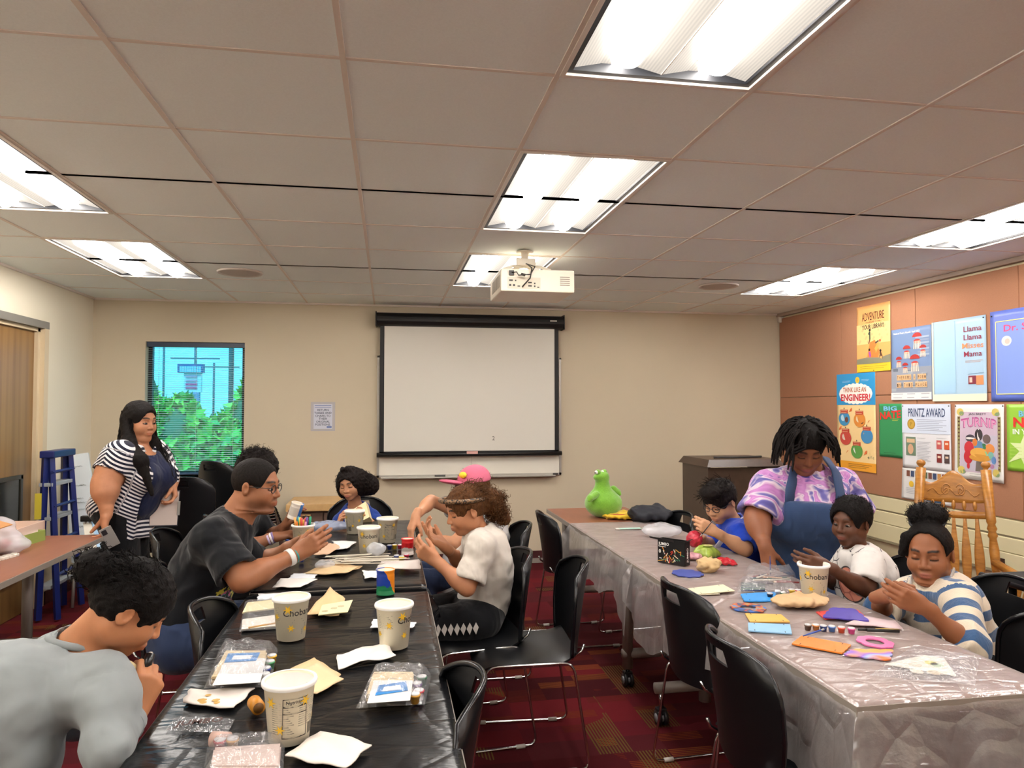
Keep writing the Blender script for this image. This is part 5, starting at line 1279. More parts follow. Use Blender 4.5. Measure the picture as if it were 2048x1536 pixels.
# wooden panels and kits in clear bags
k = NT('clear bag'); k.t.nodes.remove(k.b); tr = k.n('BsdfTransparent'); tr.inputs[0].default_value = (.96, .96, .97, 1); gl = k.n('BsdfGlossy'); gl.inputs['Roughness'].default_value = .1; df = k.n('BsdfDiffuse'); df.inputs[0].default_value = lin('e6e8ec')
bp = k.n('Bump'); bp.inputs['Strength'].default_value = 1; bp.inputs['Distance'].default_value = .01; k.l(k.noise(k.coord(), 45, 3), bp.inputs['Height']); k.l(bp.outputs[0], gl.inputs['Normal'])
a1 = k.n('MixShader'); a1.inputs[0].default_value = .16; k.l(tr.outputs[0], a1.inputs[1]); k.l(gl.outputs[0], a1.inputs[2]); a2 = k.n('MixShader'); a2.inputs[0].default_value = .1; k.l(a1.outputs[0], a2.inputs[1]); k.l(df.outputs[0], a2.inputs[2]); k.l(a2.outputs[0], k.o.inputs[0]); M_bag = k.m
M_ply = mat('thin plywood', 'd9c49a', .6, var=.06, vscale=20); M_plyw = mat('panel cream', 'e6dcae', .6)
def bag(t, pix, z0, h, L, seed=0, nm='clear_bag'):
    C = [QZ(x, y, z0) for x, y in pix]; rs = np.random.RandomState(seed); ph = rs.uniform(0, 6.28, 4)
    def fn(u, v):
        p = (C[0]*(1-u)+C[1]*u)*(1-v)+(C[3]*(1-u)+C[2]*u)*v; e = min(u, 1-u, v, 1-v); return (p[0], p[1], z0+.001+h*min(1, e/.14)*(1+.12*math.sin(u*17+ph[0])*math.sin(v*13+ph[1]))+.003*math.sin(u*31+v*23+ph[2])*min(1, e*8)+.001)
    G().grid(fn, 16, 16).obj(nm, M_bag, t, True, loc=L)
def board_stack(t, pix, z0, n, th, L, m, nm='wood_panel', gap=.0006):
    C = [QZ(x, y, z0) for x, y in pix]
    for i in range(n):
        z = z0+i*(th+gap); d = np.array([.003*math.sin(i*2.1), .003*math.cos(i*1.7), 0]); V = [p+d for p in C]
        mesh(nm, [(p[0], p[1], z) for p in V]+[(p[0], p[1], z+th) for p in V], [(3, 2, 1, 0), (4, 5, 6, 7), (0, 1, 5, 4), (1, 2, 6, 5), (2, 3, 7, 6), (3, 0, 4, 7)], m, t, loc=L)
def pots(t, pts, z, cs, L, nm='paint_pot', r=.0125, h=.022, lid=True):
    for (x, y), c in zip(pts, cs):
        q = QZ(x, y, z); o = G().lathe([(r*.85, 0), (r, h*.8), (r*1.12, h*.82), (r*1.12, h)], (q[0], q[1], z), 12).obj(nm, mat('paint '+c, c, .35), t, True, loc=L)
        if lid: G().lathe([(r*.9, h), (r*1.0, h+.003), (0, h+.003)], (q[0], q[1], z), 12, cap=False).obj('lid', mat('pot lid', 'd9dadc', .3), o, True, loc=L)
def kit(label, pb, pw, card, potp, potc, seed):
    c = QZ(*np.mean(np.array(pb), 0), TS); L = (c[0], c[1], TS); t = thing('craft_kit', label, 'craft kit', L, group='bagged craft kits')
    board_stack(t, pw, TS+.002, 7, .0032, L, M_ply)
    zt = TS+.002+7*.0038
    board_stack(t, pw, zt, 1, .001, L, mat('kit sheet white', 'e4e4e2', .5), 'printed_sheet'); board_stack(t, card, zt+.002, 1, .001, L, mat('card blue', '2f86cc', .4), 'blue_card')
    cc = np.array(card, float); mid = cc.mean(0); board_stack(t, [tuple(mid+(q-mid)*np.array([.6, .45])) for q in cc], zt+.0034, 1, .0006, L, mat('card white', 'e8ecf0', .5), 'card_figure')
    pots(t, potp, TS+.003, potc, L); bag(t, pb, TS, .046, L, seed); return t
kit('bagged craft kit with wooden panels and paint pots, left on the near table', [(408, 1378), (440, 1296), (556, 1300), (540, 1376)], [(424, 1372), (452, 1318), (532, 1318), (520, 1366)], [(448, 1326), (456, 1308), (520, 1306), (512, 1322)], [(532, 1352), (540, 1338), (544, 1326), (530, 1364)], ['2d3f86', '4f9a6a', 'e0b030', 'c9c9c9'], 3)
kit('bagged craft kit with a blue card, at the right edge of the near table', [(712, 1418), (742, 1350), (862, 1352), (850, 1410)], [(734, 1408), (748, 1362), (826, 1362), (820, 1402)], [(750, 1392), (758, 1372), (812, 1364), (816, 1382)], [(838, 1398), (834, 1384), (844, 1370), (830, 1406)], ['b8434f', '6a3a8a', '2f6a4a', 'd8a040'], 5)
c = QZ(535, 1232, TS); L = (c[0], c[1], TS); t = thing('craft_kit', 'opened craft kit of cream wooden panels behind the mid-table tub', 'craft kit', L, group='bagged craft kits')
board_stack(t, [(484, 1228), (494, 1208), (566, 1200), (560, 1218)], TS+.004, 2, .003, L, M_plyw); board_stack(t, [(482, 1262), (484, 1242), (560, 1232), (562, 1254)], TS+.002, 2, .003, L, mat('panel white', 'e3ded2', .6)); bag(t, [(478, 1264), (490, 1204), (570, 1196), (566, 1258)], TS, .018, L, 7)
p0, p1 = QZ(497, 1256, TS+.009), QZ(556, 1246, TS+.009); G().tube([p0, p1], .004, 8).obj('paint_brush', mat('brush handle', 'c59a5a', .5), t, True, loc=L)
c = QZ(670, 1215, TS); L = (c[0], c[1], TS); t = thing('stencil_sheet', 'cream cut-out sheet leaning on the kraft bag by the mid-table tub', 'cut-out sheet', L)
board_stack(t, [(636, 1232), (644, 1212), (704, 1202), (694, 1226)], TS+.014, 2, .002, L, M_plyw, 'sheet'); 
for q in ((650, 1222), (668, 1216), (682, 1212)):
    w = QZ(*q, TS+.019); G().lathe([(.0, 0), (.012, 0), (.012, .0008), (0, .0008)], (w[0], w[1], TS+.0186), 10).obj('cut_shape', mat('cut shape tan', 'b8ae8c', .6), t, loc=L)
# caps, glue sticks
def cyl(label, name, cat, a, b, r, col, hollow=False, group=None):
    a, b = np.asarray(a), np.asarray(b); t = thing(name, label, cat, a, group=group)
    G().tube([a, b], r, 20).obj('shell', mat(name+col, col, .4), t, True, loc=a)
    d = nv(b-a); G().tube([b, b+d*.0008], r*.75, 20).obj('end_face', mat(name+col+'e', '6a4514' if hollow else 'd9cbbf', .6), t, True, loc=a)
    return t
a = QZ(508, 1404, TS+.02); cyl('orange glue stick cap lying left of the nearest tub', 'glue_cap', 'cap', a, QZ(517, 1416, TS+.02), .017, 'c98524', True, 'loose caps')
a = QZ(424, 1478, TS+.017); cyl('pale pink cap lying on the near black table', 'glue_cap', 'cap', a, QZ(458, 1480, TS+.017), .0165, 'c9a79a', False, 'loose caps')
c = QZ(400, 1455, TS); t = thing('printed_wrapper', 'clear wrapper with JUMBO printed on it beside the child in grey', 'wrapper', (c[0], c[1], TS)); L = (c[0], c[1], TS)
bag(t, [(330, 1462), (350, 1436), (470, 1440), (455, 1468)], TS, .006, L, 11, 'film'); V, F = text2d('JUMBO', .036, bold=.02); mesh('lettering', [(c[0]+x*.9+.0, c[1]+y*1.1+x*.08, TS+.014) for x, y in V], F, mat('wrapper ink', '4a2f2a', .6), t, loc=L)
c = QZ(490, 1515, TS); L = (c[0], c[1], TS); t = thing('craft_kit', 'clear bagged kit cut by the bottom edge of the view', 'craft kit', L, group='bagged craft kits')
board_stack(t, [(425, 1545), (430, 1508), (560, 1500), (556, 1545)], TS+.002, 4, .003, L, mat('kit sheet pink', 'dcc6bc', .6), 'printed_sheet'); pots(t, [(440, 1500), (465, 1498)], TS+.003, ['b8434f', 'd8a868'], L); bag(t, [(405, 1550), (415, 1495), (570, 1486), (566, 1550)], TS, .035, L, 13)
# far table clutter
c = QZ(695, 1125, TS); L = (c[0], c[1], TS); t = thing('wooden_sticks', 'loose bundle of pale craft sticks under clear film on the far black table', 'craft sticks', L)
rs = np.random.RandomState(5)
for i in range(26):
    y = 1112+rs.uniform(0, 16); x = 640+rs.uniform(0, 60); a = QZ(x, y, TS+.003+.0011*i); b = QZ(x+70+rs.uniform(0, 60), y+rs.uniform(-3, 8), TS+.003+.0011*i); b[1] = a[1]+rs.uniform(-.06, .04)
    d = nv((b-a)*[1, 1, 0]); n = np.array([-d[1], d[0], 0])*.005; z = np.array([0, 0, .0018]); V = [a-n, b-n, b+n, a+n]; V = V+[v+z for v in V]
    mesh('stick', V, [(3, 2, 1, 0), (4, 5, 6, 7), (0, 1, 5, 4), (1, 2, 6, 5), (2, 3, 7, 6), (3, 0, 4, 7)], mat('stick pale', 'cfc5b4', .7), t, loc=L)
def blob(label, name, cat, c, rad, m, seed, fold=.012, lam=.035, vox=.005, group=None, smooth=True):
    t = thing(name, label, cat, (c[0], c[1], c[2]-rad[2]), group=group)
    ops = [('add', EL(c, rad), 0), ('fold', fold, lam), ('fold', fold*.6, lam*.5), ('and', HS((0, 0, c[2]-rad[2]), (0, 0, -1)), 0)]
    V, F = sdf_mesh(ops, vox); mesh('surface', V, F, m, t, smooth=smooth, loc=(c[0], c[1], c[2]-rad[2])); return t
M_clb = mat('cloudy plastic', 'dfe1e6', .15, trans=.6)
p = QZ(752, 1112, TS); blob('crumpled clear plastic bag beside the brand tub', 'plastic_bag', 'plastic bag', np.array([p[0], p[1], TS+.035]), (.05, .04, .035), M_clb, 1, .006, .05)
p = QZ(650, 1138, TS); blob('crumpled clear wrapper on the kraft sheets of the far table', 'plastic_bag', 'plastic bag', np.array([p[0], p[1], TS+.02]), (.045, .05, .022), M_clb, 2, .006, .04)
p = QZ(640, 1062, TS); blob('crumpled blue-tinted plastic in front of the girl in blue', 'plastic_bag', 'plastic bag', np.array([p[0]+.05, p[1], TS+.03]), (.13, .09, .03), mat('bluish plastic', 'aeb9d4', .15, trans=.4), 3, .008, .06)
p = QZ(855, 1145, TS)
sheet_at('pale card with paint smears at the right edge of the far table', 'card', [(750, 1142), (762, 1126), (838, 1122), (840, 1140)], 'd4c9c2', 'painted_card', seed=31, wob_=.004, z=TS+.012)
c = QZ(795, 1115, TS); L = (c[0], c[1], TS)
for i, (x, y, col, nm) in enumerate(((779, 1099, '2d3f86', 'dark blue'), (789, 1098, 'e2bd2f', 'yellow'), (800, 1098, 'd8456a', 'pink'), (803, 1122, 'e8d23a', 'lemon yellow'), (813, 1118, 'd63a5a', 'crimson'), (793, 1120, '4a5a9a', 'slate blue'), (603, 1124, '23348a', 'navy blue'))):
    q = QZ(x, y, TS); t = thing('paint_pot', 'small %s paint pot on the far black table' % nm, 'paint pot', (q[0], q[1], TS), group='loose paint pots'); pots(t, [(x, y)], TS, [col], (q[0], q[1], TS), 'pot')
p = QZ(578, 1082, TS); o = G().tube([(p[0]+.02*math.cos(a), p[1], TS+.022+.02*math.sin(a)) for a in np.linspace(0, 6.283, 17)[:-1]], .007, 8, closed=True).obj('tape_ring', mat('tape blue', '3a6ac8', .3), None, True); tag(o, 'blue tape ring beside the marker tub', 'tape')
# ---- right table things
def plate(label, pix, col, name='craft_plate', cat='craft plate', z=TS, th=.004, scal=0, slots=True, grp='painted craft plates', m=None):
    C = [QZ(x, y, z) for x, y in pix]; c = sum(C)/4; L = (c[0], c[1], z); n = 9; O = []
    for i in range(4):
        a, b = C[i], C[(i+1) % 4]
        for k in range(n):
            s = k/n; q = a*(1-s)+b*s; e = nv(q-c)*scal*abs(math.sin(s*math.pi*3)); O.append((q[0]+e[0], q[1]+e[1]))
    t = thing(name, label, cat, L, group=grp); G().prism(O, z+.001, z+.001+th).obj('board', m or mat('plate '+col, col, .45, var=.05, vscale=25), t, loc=L)
    if slots:
        for u, v in ((.1, .15), (.9, .15), (.1, .85), (.9, .85)):
            g = G()
            q = (C[0]*(1-u)+C[1]*u)*(1-v)+(C[3]*(1-u)+C[2]*u)*v; d = nv(C[1]-C[0])*.007; w = nv(C[3]-C[0])*.0012
            g.add([(q+a*d+b*w+np.array([0, 0, th+.0016])) for a, b in ((-1, -1), (1, -1), (1, 1), (-1, 1))], [(0, 1, 2, 3)])
            g.obj('slot', mat('slot dark', '241d18', .7), t, loc=L)
    return t
plate('orange rectangular plate in the foreground of the clear-covered table', [(1584, 1290), (1604, 1274), (1702, 1292), (1684, 1309)], 'd9791a', scal=.002)
plate('yellow rectangular plate left of the paint pots', [(1500, 1246), (1490, 1229), (1562, 1231), (1580, 1246)], 'd9aa52')
plate('pale blue rectangular plate below the yellow one', [(1497, 1264), (1496, 1248), (1580, 1251), (1584, 1270)], '86b4d6')
plate('violet scalloped plate lying over the red ones', [(1646, 1236), (1664, 1218), (1708, 1220), (1738, 1244)], '4a3a9e', z=TS+.006, scal=.006, slots=False)
plate('red plate peeking out left of the violet plate', [(1650, 1240), (1632, 1226), (1668, 1222), (1690, 1238)], 'c93a34')
plate('red plate peeking out right of the violet plate', [(1704, 1240), (1694, 1224), (1716, 1222), (1736, 1240)], 'd0453f', slots=False)
plate('bright blue board near the paint brushes', [(1490, 1204), (1482, 1190), (1548, 1186), (1558, 1204)], '2c8fd8', scal=.004)
k = NT('tie-dye plate paint'); k.l(k.ramp(k.math('ADD', k.noise(k.coord(), 6, 2), 0.), [(.3, lin('d9862c')), (.42, lin('e0a050')), (.5, lin('8a5ac0')), (.56, lin('9ab0e0')), (.66, lin('d8702c'))]), k.b.inputs['Base Color'])
plate('tie-dyed orange and violet plate in front of the pink ring', [(1690, 1312), (1706, 1302), (1784, 1302), (1776, 1322)], 'x', scal=.008, slots=False, m=k.m)
def ringp(label, c, rx, ry, hx, hy, col, m=None, z=TS):
    q = QZ(*c, z); n = 36; L = (q[0], q[1], z); t = thing('ring_plate', label, 'ring plate', L, group='ring-shaped plates')
    O = [(q[0]+(rx+.006*abs(math.sin(4*a)))*math.cos(a), q[1]+(ry+.006*abs(math.sin(4*a)))*math.sin(a)) for a in np.linspace(0, 6.283, n, endpoint=False)]; I = [(q[0]+hx*math.cos(a), q[1]+hy*math.sin(a)) for a in np.linspace(0, 6.283, n, endpoint=False)]
    G().ring(O, I, z+.001, z+.005).obj('ring', m or mat('plate '+col, col, .45, var=.05), t, loc=L)
ringp('pink scalloped ring plate before the girl in the striped sweater', (1750, 1286), .048, .055, .026, .03, 'd86aa0')
k = NT('marbled ring paint'); k.l(k.ramp(k.noise(k.coord(), 22, 2), [(.35, lin('2f5fb0')), (.48, lin('3a4a5a')), (.53, lin('b8403a')), (.6, lin('b0904a')), (.66, lin('2f6ac0'))]), k.b.inputs['Base Color'])
ringp('blue and red marbled ring plate left of the kraft bag', (1496, 1217), .06, .06, .03, .026, 'x', k.m)
q = QZ(1375, 1148, TS); L = (q[0], q[1], TS); t = thing('scalloped_disc', 'blue scalloped disc in front of the black box', 'craft plate', L, group='painted craft plates')
G().prism([(q[0]+(.066+.005*math.sin(9*a))*math.cos(a), q[1]+(.075+.005*math.sin(9*a))*math.sin(a)) for a in np.linspace(0, 6.283, 54, endpoint=False)], TS+.001, TS+.005).obj('board', mat('disc blue', '3c4a94', .5, var=.06), t, loc=L)
plate('upper cream cut-out sheet at the left side of the clear-covered table', [(1392, 1190), (1376, 1178), (1446, 1170), (1470, 1183)], 'ded6b4', 'cutout_sheet', 'cut-out sheet', z=TS+.004, th=.002, grp='cream cut-out sheets')
plate('lower cream cut-out sheet at the left side of the clear-covered table', [(1398, 1191), (1376, 1184), (1402, 1176), (1440, 1189)], 'e6dfc4', 'cutout_sheet', 'cut-out sheet', th=.002, grp='cream cut-out sheets', slots=False)
# box with JUMBO
q = QZ(1316, 1124, TS); q2 = QZ(1370, 1133, TS); d = nv((q2-q)*[1, 1, 0]); nrm = np.array([-d[1], d[0], 0]); w = np.linalg.norm(q2-q); dp = .045; hgt = .115; L = (q[0], q[1], TS)
t = thing('carton', 'black open carton printed JUMBO on the clear-covered table', 'carton', L); M_cart = mat('carton black', '0e0e10', .4)
pt = lambda a, b, z: q+d*a+nrm*b+np.array([0, 0, z])
def slab(nm, P4, th, m, par=t):
    P4 = [np.asarray(p) for p in P4]; n = nv(np.cross(P4[1]-P4[0], P4[3]-P4[0]))*th; V = P4+[p+n for p in P4]
    return mesh(nm, V, [(3, 2, 1, 0), (4, 5, 6, 7), (0, 1, 5, 4), (1, 2, 6, 5), (2, 3, 7, 6), (3, 0, 4, 7)], m, par, loc=L)
slab('front_wall', [pt(0, 0, 0), pt(w, 0, 0), pt(w, 0, hgt), pt(0, 0, hgt)], .0015, M_cart); slab('back_wall', [pt(0, dp, 0), pt(w, dp, 0), pt(w, dp, hgt), pt(0, dp, hgt)], .0015, M_cart)
slab('side_wall', [pt(0, 0, 0), pt(0, dp, 0), pt(0, dp, hgt), pt(0, 0, hgt)], .0015, M_cart); slab('side_wall', [pt(w, 0, 0), pt(w, dp, 0), pt(w, dp, hgt), pt(w, 0, hgt)], .0015, M_cart)
slab('flap', [pt(-.045, -.006, hgt+.006), pt(w*.6, -.006, hgt+.002), pt(w*.62, .0, hgt-.012), pt(-.045, -.002, hgt-.002)], .0015, M_cart); slab('flap', [pt(w, 0, hgt), pt(w, dp, hgt), pt(w+.02, dp, hgt+.012), pt(w+.02, 0, hgt+.012)], .0015, M_cart)
g = G(); V, F = text2d('JUMBO', .02, bold=.02, align='LEFT'); g.add([pt(.006+x*.9, -.0022, .092+y) for x, y in V], F); g.add([pt(a, -.0022, b) for a, b in ((.006, .078), (.045, .078), (.045, .0805), (.006, .0805))], [(0, 1, 2, 3)])
V, F = text2d('JUMBO', .02, bold=.02); g.add([pt(w+.0022, dp*.5-y, .05+x*1.1) for x, y in V], F); V, F = text2d('0', .024, bold=.02); g.add([pt(.012+x, -.0022, .055+y) for x, y in V], F); g.obj('lettering', mat('carton white print', 'e6e6e2', .5), t, loc=L)
rs = np.random.RandomState(3); g = G(); cs = ['c8402c', 'd8862c', '2f7a5a', 'e0d0b0', 'd9d9d4', '7a2a24', 'c9a04a']
for i in range(38):
    a = .008+rs.uniform(0, w-.02); b = .008+rs.uniform(0, .062)
    if a < .03 and b > .035: continue
    g.mi = i % 7; th = rs.uniform(0, 3.1); l = rs.uniform(.004, .016); ww = .0018; c_, s_ = math.cos(th), math.sin(th)
    g.add([pt(a+x*c_-y*s_, -.002-.00002*i, b+x*s_+y*c_) for x, y in ((-l, -ww), (l, -ww), (l, ww), (-l, ww))], [(0, 1, 2, 3)])
g.obj('picture_print', [mat('carton '+c, c, .5) for c in cs], t, loc=L)
# snack bags and kraft
p = QZ(1418, 1142, TS); blob('crumpled kraft paper ball right of the black carton', 'kraft_ball', 'kraft paper', np.array([p[0], p[1], TS+.028]), (.06, .05, .032), mat('kraft crumple', 'c3a373', .7), 5, .016, .04, .0055, smooth=False)
def pouch(label, c, rx, ry, h, m, rz, open_m=None, txt=None, tm=None):
    L = (c[0], c[1], TS); t = thing('snack_bag', label, 'snack bag', L, rz, 'snack bags')
    G().sheet(lambda u, v: ((2*u-1)*rx*(1+.1*math.sin(v*9)), (2*v-1)*ry, .004+h*(1-(2*u-1)**2)**.6*(1-(2*v-1)**4)**.8+.004*math.sin(u*21+v*9)), 14, 14, .002).obj('pouch', m, t, True)
    if open_m: G().lathe([(.0, .0), (.8, .0)], n=16, cap=False).xf(Matrix.Translation((0, -ry*.2, h*1.06+.003)) @ Matrix.Diagonal((rx*.6, ry*.55, 1, 1))).obj('opening', open_m, t)
    if txt: V, F = text2d(txt, ry*.6, bold=.02); mesh('lettering', [(x*.8, y, h+.012) for x, y in V], F, tm, t)
pouch('open green and white snack bag before the boy in blue', QZ(1412, 1112, TS), .06, .055, .05, mat('snack green', '9ab04a', .25, var=.3, vscale=30), .6, mat('snack inside', 'c4c27a', .5, var=.3, vscale=60))
pouch('red snack bag behind the crumpled kraft ball', QZ(1448, 1128, TS), .055, .035, .025, mat('snack red', 'b81f2c', .25), -.3)
p = QZ(1385, 1118, TS); blob('pink and lime wrapper scraps beside the black carton', 'wrapper_scrap', 'wrapper', np.array([p[0], p[1], TS+.015]), (.05, .04, .016), mat('pink scrap', 'd8a0a8', .3, var=.4, vscale=40), 8, .008, .03)
t = blob('kraft lunch bag with a torn corner before the cream tub', 'kraft_bag', 'paper bag', np.array([*QZ(1600, 1212, TS)[:2], TS+.022]), (.115, .07, .02), mat('kraft bag', 'c4a47a', .7, var=.05), 9, .009, .045, smooth=False)
# brushes and paints in clear packs
c = QZ(1540, 1165, TS); L = (c[0], c[1], TS); t = thing('brush_pack', 'clear pack of dark green and blue paint brushes on the table', 'brush pack', L)
for i in range(11):
    a = QZ(1482, 1166+i*1.5, TS+.006); b = QZ(1530, 1166+i*1.5, TS+.006); G().tube([a, b], .003, 6).obj('brush', mat('brush %d' % (i % 3), ('1f5a50', '2a3f70', '4a7a4a')[i % 3], .4), t, True, loc=L)
bag(t, [(1474, 1186), (1480, 1158), (1540, 1158), (1536, 1184)], TS, .018, L, 17)
c = QZ(1590, 1185, TS)
for i, (x, y, col, nm) in enumerate(((1540, 1192, '22304a', 'navy'), (1556, 1186, 'd9dde2', 'white'), (1567, 1190, '1f6a4e', 'dark green'), (1584, 1184, 'e6c23a', 'yellow'), (1597, 1185, 'c8323c', 'red'), (1616, 1256, '5a4030', 'brown'), (1632, 1256, 'd98a4a', 'apricot'), (1647, 1258, '2f3f70', 'indigo'), (1664, 1259, '5f86c8', 'sky blue'), (1683, 1261, 'dc5a3a', 'vermilion'), (1703, 1263, 'e2559a', 'hot pink'))):
    q = QZ(x, y+4, TS); t = thing('paint_pot', 'small %s paint pot on the clear-covered table' % nm, 'paint pot', (q[0], q[1], TS), group='loose paint pots'); pots(t, [(x, y+4)], TS, [col], (q[0], q[1], TS), 'pot', .011, .017)
def brush(label, a, b, cols_, r=.0032, nm='paint_brush'):
    a, b = np.asarray(a), np.asarray(b); t = thing(nm, label, 'paint brush', a, group='paint brushes'); q = a+(b-a)*.78; q2 = a+(b-a)*.9
    G().tube([a, a+(b-a)*.4, q], [r*.5, r, r*.9], 8).obj('handle', mat('bh '+cols_[0], cols_[0], .35), t, True, loc=a); G().tube([q, q2], r, 8).obj('ferrule', M_alu, t, True, loc=a); G().tube([q2, b], [r, r*.3], 8).obj('bristles', mat('bb '+cols_[1], cols_[1], .8), t, True, loc=a)
brush('blue paint brush lying across above the orange plate', QZ(1606, 1272, TS+.006), QZ(1652, 1257, TS+.012), ('2f4fa0', '3a4a8a'))
a, b = QZ(1716, 1259, TS+.008), QZ(1798, 1262, TS+.008); t = thing('marker_pen', 'black and gold marker lying before the girl in the striped sweater', 'marker', a)
G().tube([a, a+(b-a)*.22], .004, 10).obj('cap', mat('pen black', '1a1a1c', .4), t, True, loc=a); G().tube([a+(b-a)*.22, b], .0062, 10).obj('barrel', mat('pen black', '1a1a1c', .4), t, True, loc=a); G().tube([a+(b-a)*.42+np.array([0, 0, .004]), b+np.array([0, 0, .004])], .003, 8).obj('gold_band', mat('pen gold', 'b89a4a', .35), t, True, loc=a)
c = QZ(1850, 1340, TS); L = (c[0], c[1], TS); t = thing('craft_kit', 'cream stencil sheet in a clear bag at the near end of the clear-covered table', 'craft kit', L, group='bagged craft kits')
board_stack(t, [(1770, 1330), (1850, 1312), (1890, 1318), (1915, 1354)], TS+.002, 1, .002, L, mat('stencil cream', 'dedccf', .5), 'printed_sheet')
for (x, y, col) in ((1862, 1325, 'cfc86a'), (1874, 1329, 'bcd0b0'), (1830, 1328, 'cfc4b0'), (1868, 1344, 'b8a888'), (1834, 1342, 'd0c8b4')):
    w = QZ(x, y, TS+.006); G().lathe([(0, 0), (.018, 0), (.018, .0006), (0, .0006)], (w[0], w[1], TS+.0045), 9).obj('printed_shape', mat('sh '+col, col, .6), t, loc=L)
bag(t, [(1740, 1352), (1830, 1290), (1960, 1316), (1950, 1372)], TS, .012, L, 19)
sheet_at('wrinkled tissue with pastel paint smears beside the violet plate', 'tissue', [(1690, 1252), (1730, 1236), (1790, 1246), (1806, 1262)], 'cdb7ba', 'paint_tissue', seed=41, wob_=.004)
# far right table: yellow shirt, jacket, ruler, plush
p = Q(1240, 1040, 4.75); c = np.array([1.62, 4.82, TZ+.03])
t = blob('folded bright yellow shirt on the table beside the green plush', 'folded_shirt', 'clothing', np.array([*QZ(1242, 1036, TZ)[:2], TZ+.022]), (.14, .12, .024), mat('yellow cloth', 'd9b512', .7, sheen=.2), 3, .014, .06, .007)
q = QZ(1236, 1030, TZ+.05); V = [(.05*math.cos(a)*(1+.25*math.sin(5*a)), .03*math.sin(a)) for a in np.linspace(0, 6.283, 24, endpoint=False)]; mesh('shirt_print', [(q[0]+x, q[1]+y, TZ+.053) for x, y in V], [tuple(range(24))], mat('shirt print red', 'a8481c', .6), t, loc=tuple(t.location))
blob('dark navy jacket heaped at the far end of the right table', 'jacket', 'clothing', np.array([*QZ(1300, 1042, TZ)[:2], TZ+.05]), (.15, .14, .055), mat('navy cloth', '12151f', .7), 4, .028, .1, .009)
a, b = QZ(1238, 1058, TS+.002), QZ(1284, 1058, TS+.002); t = thing('ruler', 'pale green ruler lying beyond the black carton', 'ruler', a); G().box((a[0], a[1]-.02, TS+.002), (b[0], a[1]+.02, TS+.005)).obj('strip', mat('ruler mint', 'a9cfc4', .4), t, loc=a); G().box((a[0]-.02, a[1]-.02, TS+.002), (a[0], a[1]+.02, TS+.0052)).obj('end_tab', mat('ruler white', 'dcdad4', .4), t, loc=a)
p = QZ(1330, 1072, TS); blob('puffed clear plastic bag beside the black carton', 'plastic_bag', 'plastic bag', np.array([p[0]-.02, p[1], TS+.035]), (.12, .1, .04), M_clb, 6, .008, .08, .008)
# plush
pc = QZ(1207, 1034, TZ); L = (pc[0], pc[1], TZ); t = thing('plush_toy', 'round lime green plush toy with a long neck sitting on the bare table end', 'plush toy', L)
k = NT('plush green'); f = k.noise(k.coord(), 240, 3, .8); k.l(k.ramp(f, [(.3, lin('5f9a22')), (.7, lin('86c23a'))]), k.b.inputs['Base Color']); k.b.inputs['Roughness'].default_value = .9; k.b.inputs['Sheen Weight'].default_value = .5; k.bump(f, .5, .004); M_pl = k.m
X = lambda a, b, z: np.array([pc[0]+a, pc[1]+b, TZ+z])
ops = [('add', EL(X(0, 0, .095), (.132, .12, .098)), 0), ('add', RC(X(-.005, 0, .15), X(-.012, -.01, .265), .062, .046), .05), ('add', EL(X(-.014, -.015, .285), (.05, .048, .04)), .02), ('add', EL(X(-.045, -.03, .28), (.035, .03, .02)), .02), ('and', HS((0, 0, TZ+.001), (0, 0, -1)), 0), ('fold', .003, .05)]
V, F = sdf_mesh(ops, .007); mesh('plush_body', V, F, M_pl, t, smooth=True, loc=L)
for s, (a, b) in ((-1, (X(-.07, -.06, .165), X(-.125, -.1, .145))), (1, (X(.08, .02, .19), X(.115, .03, .165)))):
    V, F = sdf_mesh([('add', RC(a, b, .026, .022), 0), ('add', RC(b, b+np.array([-.012 if s < 0 else .01, -.012, -.012]), .02, .012), .01)], .005); mesh('plush_arm', V, F, M_pl, t, smooth=True, loc=L)
for a, b in ((-.05, -.035), (.0, -.02)):
    e = X(a, b, .315); V, F = sdf_mesh([('add', EL(e, (.021, .021, .02)), 0)], .004); ey = mesh('plush_eyelid', V, F, M_pl, t, smooth=True, loc=L)
    w = e+np.array([-.012, -.008, .0]); V, F = sdf_mesh([('add', EL(w, (.014, .014, .014)), 0)], .004); mesh('plush_eye', V, F, mat('plush eye', 'e6e6e0', .3), t, smooth=True, loc=L)
    w = w+np.array([-.012, -.006, -.002]); V, F = sdf_mesh([('add', EL(w, (.005, .005, .005)), 0)], .0025); mesh('plush_pupil', V, F, mat('plush pupil', '0c0c0c', .2), t, smooth=True, loc=L)
# ---- side table things: cardboard, produce bag, green carton, cards
c = np.array([-2.1, 4.45, TZ]); 
a = QZ(130, 1066, TZ); L = (-2.05, 4.5, TZ); t = thing('shallow_carton', 'shallow pale pink cardboard tray on the side table', 'carton', L)
A, B = Q(30, 1090, 4.25), Q(129, 1065, 4.66); M_pk = mat('carton pale', 'd3b8a8', .6)
bx('tray_wall', (-1.99, 4.15, TZ), (-1.985, 4.66, TZ+.1), M_pk, t, loc=L); bx('tray_wall', (-2.3, 4.655, TZ), (-1.985, 4.66, TZ+.1), M_pk, t, loc=L); bx('tray_wall', (-2.3, 4.15, TZ), (-2.295, 4.66, TZ+.1), M_pk, t, loc=L); bx('tray_floor', (-2.3, 4.15, TZ), (-1.985, 4.66, TZ+.004), M_pk, t, loc=L)
q0, q1 = QZ(48, 1093, TZ), QZ(90, 1080, TZ); t = thing('green_box', 'small light green open box on the side table', 'box', q0); d = nv((q1-q0)*[1, 1, 0]); n_ = np.array([-d[1], d[0], 0]); ln = np.linalg.norm(q1-q0)
M_gb = mat('box green', '8ea050', .5); L = tuple(q0)
